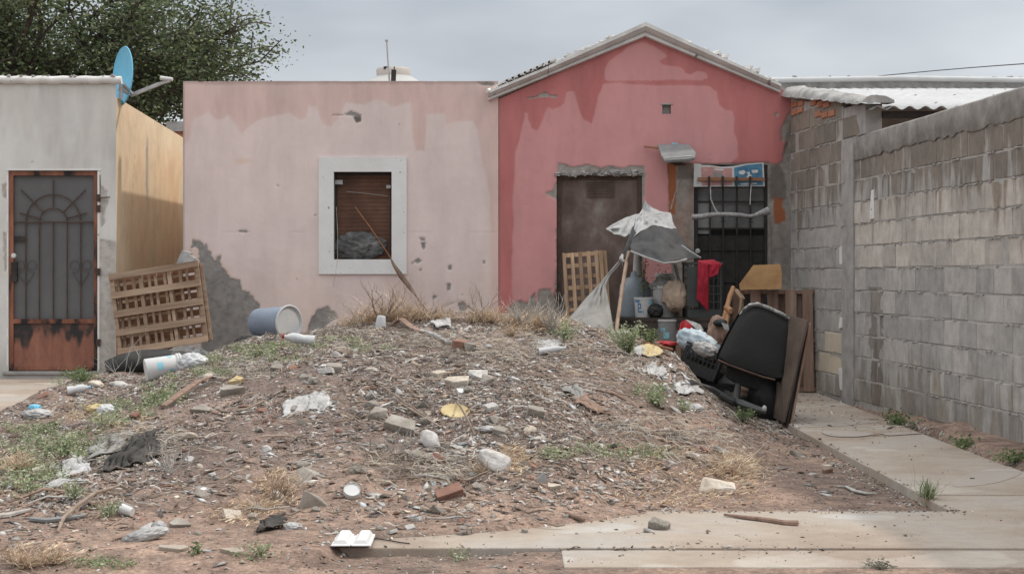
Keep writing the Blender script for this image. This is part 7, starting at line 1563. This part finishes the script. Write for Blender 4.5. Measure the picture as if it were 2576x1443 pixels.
bush('green sprout in a crack of the buried slab', 492, 1396, 26, ns=8, nl=14, ls=0.016, seed=11, spread=0.7, col=GREENS)
bush('pale green sprout growing near the front edge of the dirt', 655, 1400, 40, ns=6, nl=16, ls=0.02, seed=12, spread=0.4)
bush('tiny green sprout under the sidewalk edge', 1150, 1408, 22, ns=6, nl=10, ls=0.018, seed=13, spread=0.9)
bush('dark green grassy weed at the end of the door step', 205, 962, 36, ns=20, nl=30, ls=0.022, seed=14, spread=1.0, col=GREENS)
bush('leafy green weed where the path widens beside the block wall', 2250, 1068, 22, ns=10, nl=22, ls=0.03, seed=16, spread=0.8, col=GREENS)
bush('leafy weed farther along the foot of the block wall', 2428, 1125, 20, ns=8, nl=18, ls=0.03, seed=17, spread=0.8, col=GREENS)
bush('grey-green weed at the right picture edge by the wall', 2555, 1165, 34, ns=12, nl=26, ls=0.022, seed=18, spread=0.9, col=GREENS)
bush('small weed on the sidewalk joint at the bottom right', 2215, 1432, 20, ns=10, nl=20, ls=0.014, seed=19, spread=1.2, col=[(0.2, 0.2, 0.17)])
def tuft(name, label, cat, base, h_, n, spread, col, seed, w=0.004, droop=0.3, mat=STRAWM, kink=0.05):
    r_ = np.random.default_rng(seed); V = []; k = 5
    a = r_.uniform(0, 2*np.pi, n); sp_ = np.abs(r_.normal(0, spread, n)); hh_ = h_*r_.uniform(0.35, 1.0, n)
    root = np.stack([r_.normal(0, h_*0.12, n), r_.normal(0, h_*0.12, n), np.full(n, -0.01)], 1); V = np.zeros((n, k, 2, 3)); wv = w*r_.uniform(0.6, 1.4, n); tw_ = r_.uniform(0, 2*np.pi, n)
    jx = np.zeros(n); jy = np.zeros(n)
    for i in range(k):
        u = i/(k-1); jx = jx+r_.normal(0, h_*kink, n)*(i > 0); jy = jy+r_.normal(0, h_*kink, n)*(i > 0)
        cx_ = root[:, 0]+np.cos(a)*sp_*h_*u**1.4+jx; cy_ = root[:, 1]+np.sin(a)*sp_*h_*u**1.4+jy; cz = root[:, 2]+hh_*(u-droop*u*u*sp_)
        for s_, sg in ((0, -1), (1, 1)):
            V[:, i, s_, 0] = cx_+np.cos(tw_)*wv*sg*0.5*(1-0.7*u); V[:, i, s_, 1] = cy_+np.sin(tw_)*wv*sg*0.5*(1-0.7*u); V[:, i, s_, 2] = np.maximum(cz, 0.0)
    F = (np.arange(n)[:, None, None]*k*2+np.array([(2*i, 2*i+1, 2*i+3, 2*i+2) for i in range(k-1)])[None]).reshape(-1, 4)
    col = np.array(col); c_ = col[r_.integers(0, len(col), n)]*r_.uniform(0.75, 1.25, (n, 1)); me = np_mesh(name, V.reshape(-1, 3), F, np.repeat(c_, 2*k, 0))
    o = link(name, me, None, mat); o.location = base; return tag(o, label, cat)
tuft('grass_tuft', 'green grass tuft at the inner corner of path and sidewalk', 'grass tuft', G1(2335, 1276), 0.13, 120, 0.5, GREENS+PALEG, 3, 0.006)
tuft('tall_grass_blades', 'few tall thin blades rising from the corner grass tuft', 'grass', G1(2332, 1276), 0.24, 8, 0.35, [(0.25, 0.25, 0.13)], 4, 0.003)
for i, (x, y, h_, n, lb) in enumerate(((880, 822, 0.13, 60, 'dry straw tuft at the left end of the crest'), (930, 812, 0.19, 80, 'dry straw tuft behind the cloudy cup'), (985, 806, 0.22, 90, 'tall dry straw tuft left of the hanging strip'), (1040, 806, 0.20, 90, 'dry straw tuft at the foot of the hanging strip'),
                         (1100, 808, 0.12, 50, 'low dry straw tuft right of the hanging strip foot'), (1190, 810, 0.13, 50, 'dry straw tuft below the last paint chips'), (1245, 808, 0.15, 60, 'dry straw tuft where pink and red walls meet'), (1295, 812, 0.14, 70, 'dry straw tuft at the foot of the red wall'), (1345, 822, 0.12, 80, 'dry root bundle left of the tied grey sheet'),
                         (1385, 832, 0.18, 70, 'dry root bundle touching the tied grey sheet'), (1850, 1185, 0.10, 160, 'dry orange straw heap on the right soil'), (1880, 1200, 0.08, 120, 'second dry straw heap beside the orange one'), (35, 1185, 0.14, 120, 'brown dry grass clump at the left edge'), (60, 1180, 0.12, 90, 'brown dry grass clump right of the left-edge clump'),
                         (700, 1235, 0.14, 130, 'arched dry straw bundle beside the triangular shard'), (650, 1285, 0.10, 70, 'dry roots beneath the arched straw bundle'), (1215, 1190, 0.12, 60, 'dry roots left of the white speckled rock'), (1290, 1180, 0.15, 90, 'dry roots right of the white speckled rock'), (60, 1425, 0.12, 140, 'dry grass clump at the bottom left corner'), (130, 1418, 0.10, 120, 'dry grass clump next to the bottom left corner'),
                         (935, 1150, 0.16, 40, 'grey root clump under the largest concrete slab'), (1290, 845, 0.1, 60, 'dry brush on the crest beside the red wall foot'))):
    cl_ = SPL[:3] if 'grey root' in lb else STRAW
    tuft('dry_grass_tuft', lb, 'dry grass', G1(x, y), h_*(1.6 if y < 850 else 1.0), int(n*(1.3 if y < 850 else 0.8)), 0.95, cl_, 40+i, 0.0055, kink=0.13)
# bare branching weeds
def branchy(label, base, h_, seed, mat, n=5, r0=0.005):
    rr = random.Random(seed); M_ = MB()
    def grow(p_, d, L_, r_, lv):
        pts = [p_]; 
        for k in range(4): d = (d+Vector((rr.uniform(-.25, .25), rr.uniform(-.25, .25), rr.uniform(-.1, .2)))).normalized(); pts.append(pts[-1]+d*L_/4)
        M_.tube(pts, [r_*(1-0.15*k) for k in range(5)], 5)
        if lv > 0:
            for k in (1, 2, 3, 4):
                if rr.random() < 0.75: dd_ = (d+Vector((rr.uniform(-1, 1), rr.uniform(-0.6, 0.6), rr.uniform(-0.2, 0.7)))).normalized(); grow(pts[k], dd_, L_*0.55, r_*0.55, lv-1)
    for i in range(n): grow(base, Vector((rr.uniform(-1, 1), rr.uniform(-0.5, 0.5), rr.uniform(0.5, 1.2))).normalized(), h_*rr.uniform(0.6, 1), r0, 2)
    return single('dry_bush', M_, mat, label, 'dry bush', base)
branchy('bare dry twiggy bush left of the hanging brown strip', G1(960, 815), 0.28, 3, TWIG, 8, 0.006)
branchy('bare dry twiggy bush right at the strip foot', G1(1075, 808), 0.2, 4, TWIG)
branchy('bare twiggy stems at the red and pink wall corner', G1(1215, 812), 0.22, 5, TWIG)
branchy('pale twiggy stems left of the tied grey sheet', G1(1395, 838), 0.26, 6, GREYTWIG, 9, 0.006)
branchy('tangled pale twigs on the crest in front of the red wall', G1(1320, 828), 0.22, 7, GREYTWIG, 10, 0.006)
branchy('thin bare weed before the black roll near the grated door', G1(312, 965), 0.30, 8, GREYTWIG, 4, 0.003)
branchy('bare twigs at the left end of the crest', G1(905, 825), 0.2, 9, TWIG, 4, 0.003)
branchy('bleached root fan below the black tarp', G1(430, 1190), 0.16, 10, GREYTWIG, 6, 0.004)
branchy('bleached curly twigs low on the heap centre', G1(1000, 1150), 0.13, 11, GREYTWIG, 6, 0.004)
branchy('dry twigs beside the triangular shard', G1(690, 1270), 0.14, 12, TWIG, 6, 0.004)
gtube('stack_of_sticks', 'bundle of flat broken laths at the far left foot', 'wood', [(60, 1262), (110, 1250, 0.02), (160, 1245)], [0.008, 0.02, 0.01], WOODOLD, 0.02, sq=0.4)
gtube('stack_of_sticks', 'second broken lath crossing the far left bundle', 'wood', [(70, 1275), (120, 1262, 0.01), (170, 1258)], [0.008, 0.014, 0.01], GREYTWIG, 0.015, sq=0.4)

# ================================================================== TREE
def tree(name, label, base, seed):
    t_ = thing(name, label, 'tree', base); rr = random.Random(seed); r_ = np.random.default_rng(seed)
    base = Vector(base); M_ = MB(); ends = []
    def grow(p_, d, L_, r0, lv):
        pts = [p_]; n = 5
        for k in range(n): d = (d+Vector((rr.uniform(-.18, .18), rr.uniform(-.18, .18), rr.uniform(-.06, .12) if lv > 1 else rr.uniform(-0.22, 0.05)))).normalized(); pts.append(pts[-1]+d*L_/n)
        M_.tube(pts, [max(0.006, r0*(1-0.1*k)) for k in range(n+1)], 7 if lv > 1 else 5)
        if lv <= 2: ends.extend([(q, lv) for q in pts[2:]])
        if lv > 0:
            for k in range(2, n+1):
                for _ in range(2 if lv > 1 else 1):
                    if rr.random() < 0.8: dd_ = (d*0.7+Vector((rr.uniform(-1, 1), rr.uniform(-1, 1), rr.uniform(-0.25, 0.8)))).normalized(); grow(pts[k], dd_, L_*rr.uniform(0.5, 0.72), r0*0.55, lv-1)
    MT = MB(); trunk = [base, base+Vector((0.1, 0, 1.2)), base+Vector((0.05, 0.1, 2.4))]; MT.tube(trunk, [0.28, 0.22, 0.19], 14); MT.build('trunk', BARK, t_)
    for i in range(7):
        a = 2*math.pi*i/7+rr.uniform(-0.3, 0.3); grow(trunk[-1], Vector((math.cos(a)*0.9, math.sin(a)*0.9, rr.uniform(0.35, 1.1))).normalized(), rr.uniform(1.7, 2.5), 0.10, 3)
    # side sprays that reach right at the picture's sky edge
    for x, y, x2, y2 in ((470, 60, 590, 30), (480, 110, 600, 75), (480, 160, 612, 130), (470, 175, 630, 178), (450, 20, 560, -10), (470, 190, 585, 150), (440, 110, 560, 110)):
        a = P(x, y, base.y-0.3); b2 = P(x2, y2, base.y-0.5); pts = [a.lerp(b2, k/6)+Vector((0, rr.uniform(-.1, .1), 0.12*math.sin(k)+rr.uniform(-.05, .05))) for k in range(7)]; M_.tube(pts, [0.02*(1-0.12*k) for k in range(7)], 5); ends.extend([(q, 0) for q in pts]*2)
    M_.build('limbs', BARK, t_)
    ctr = []
    for q, lv in ends:
        k = 26 if lv else 34; s_ = 0.26 if lv else 0.17; ctr.append(np.array(q)+r_.normal(0, 1, (k, 3))*np.array([s_, s_, s_*0.6])+np.array([0, 0, -0.05]))
    # denser mass in the crown's volume
    cc0 = np.array(base)+np.array([0.3, 0, 4.1]); k = 900; dd_ = r_.normal(size=(k, 3)); dd_ /= np.linalg.norm(dd_, axis=1)[:, None]; cl = cc0+dd_*np.array([3.1, 2.6, 2.9])*(r_.uniform(0.1, 1, (k, 1))**0.45)
    for c_ in cl: ctr.append(c_+r_.normal(0, 1, (40, 3))*np.array([0.2, 0.2, 0.11]))
    ctr = np.concatenate(ctr); nm_ = 78000
    if len(ctr) > nm_: ctr = ctr[r_.permutation(len(ctr))[:nm_]]
    V, F, cc = leaves(ctr-np.array(base), 0.072, [(0.09, 0.12, 0.06), (0.12, 0.155, 0.08), (0.06, 0.085, 0.045), (0.20, 0.23, 0.12)], r_, 0.9)
    link('crown', np_mesh('crown', V, F, cc), t_, TREELEAF); return t_
tree('leafy_tree', 'big dark leafy tree rising behind the left house', (P(95, 0, 26).x, 26.0, -0.1), 5)
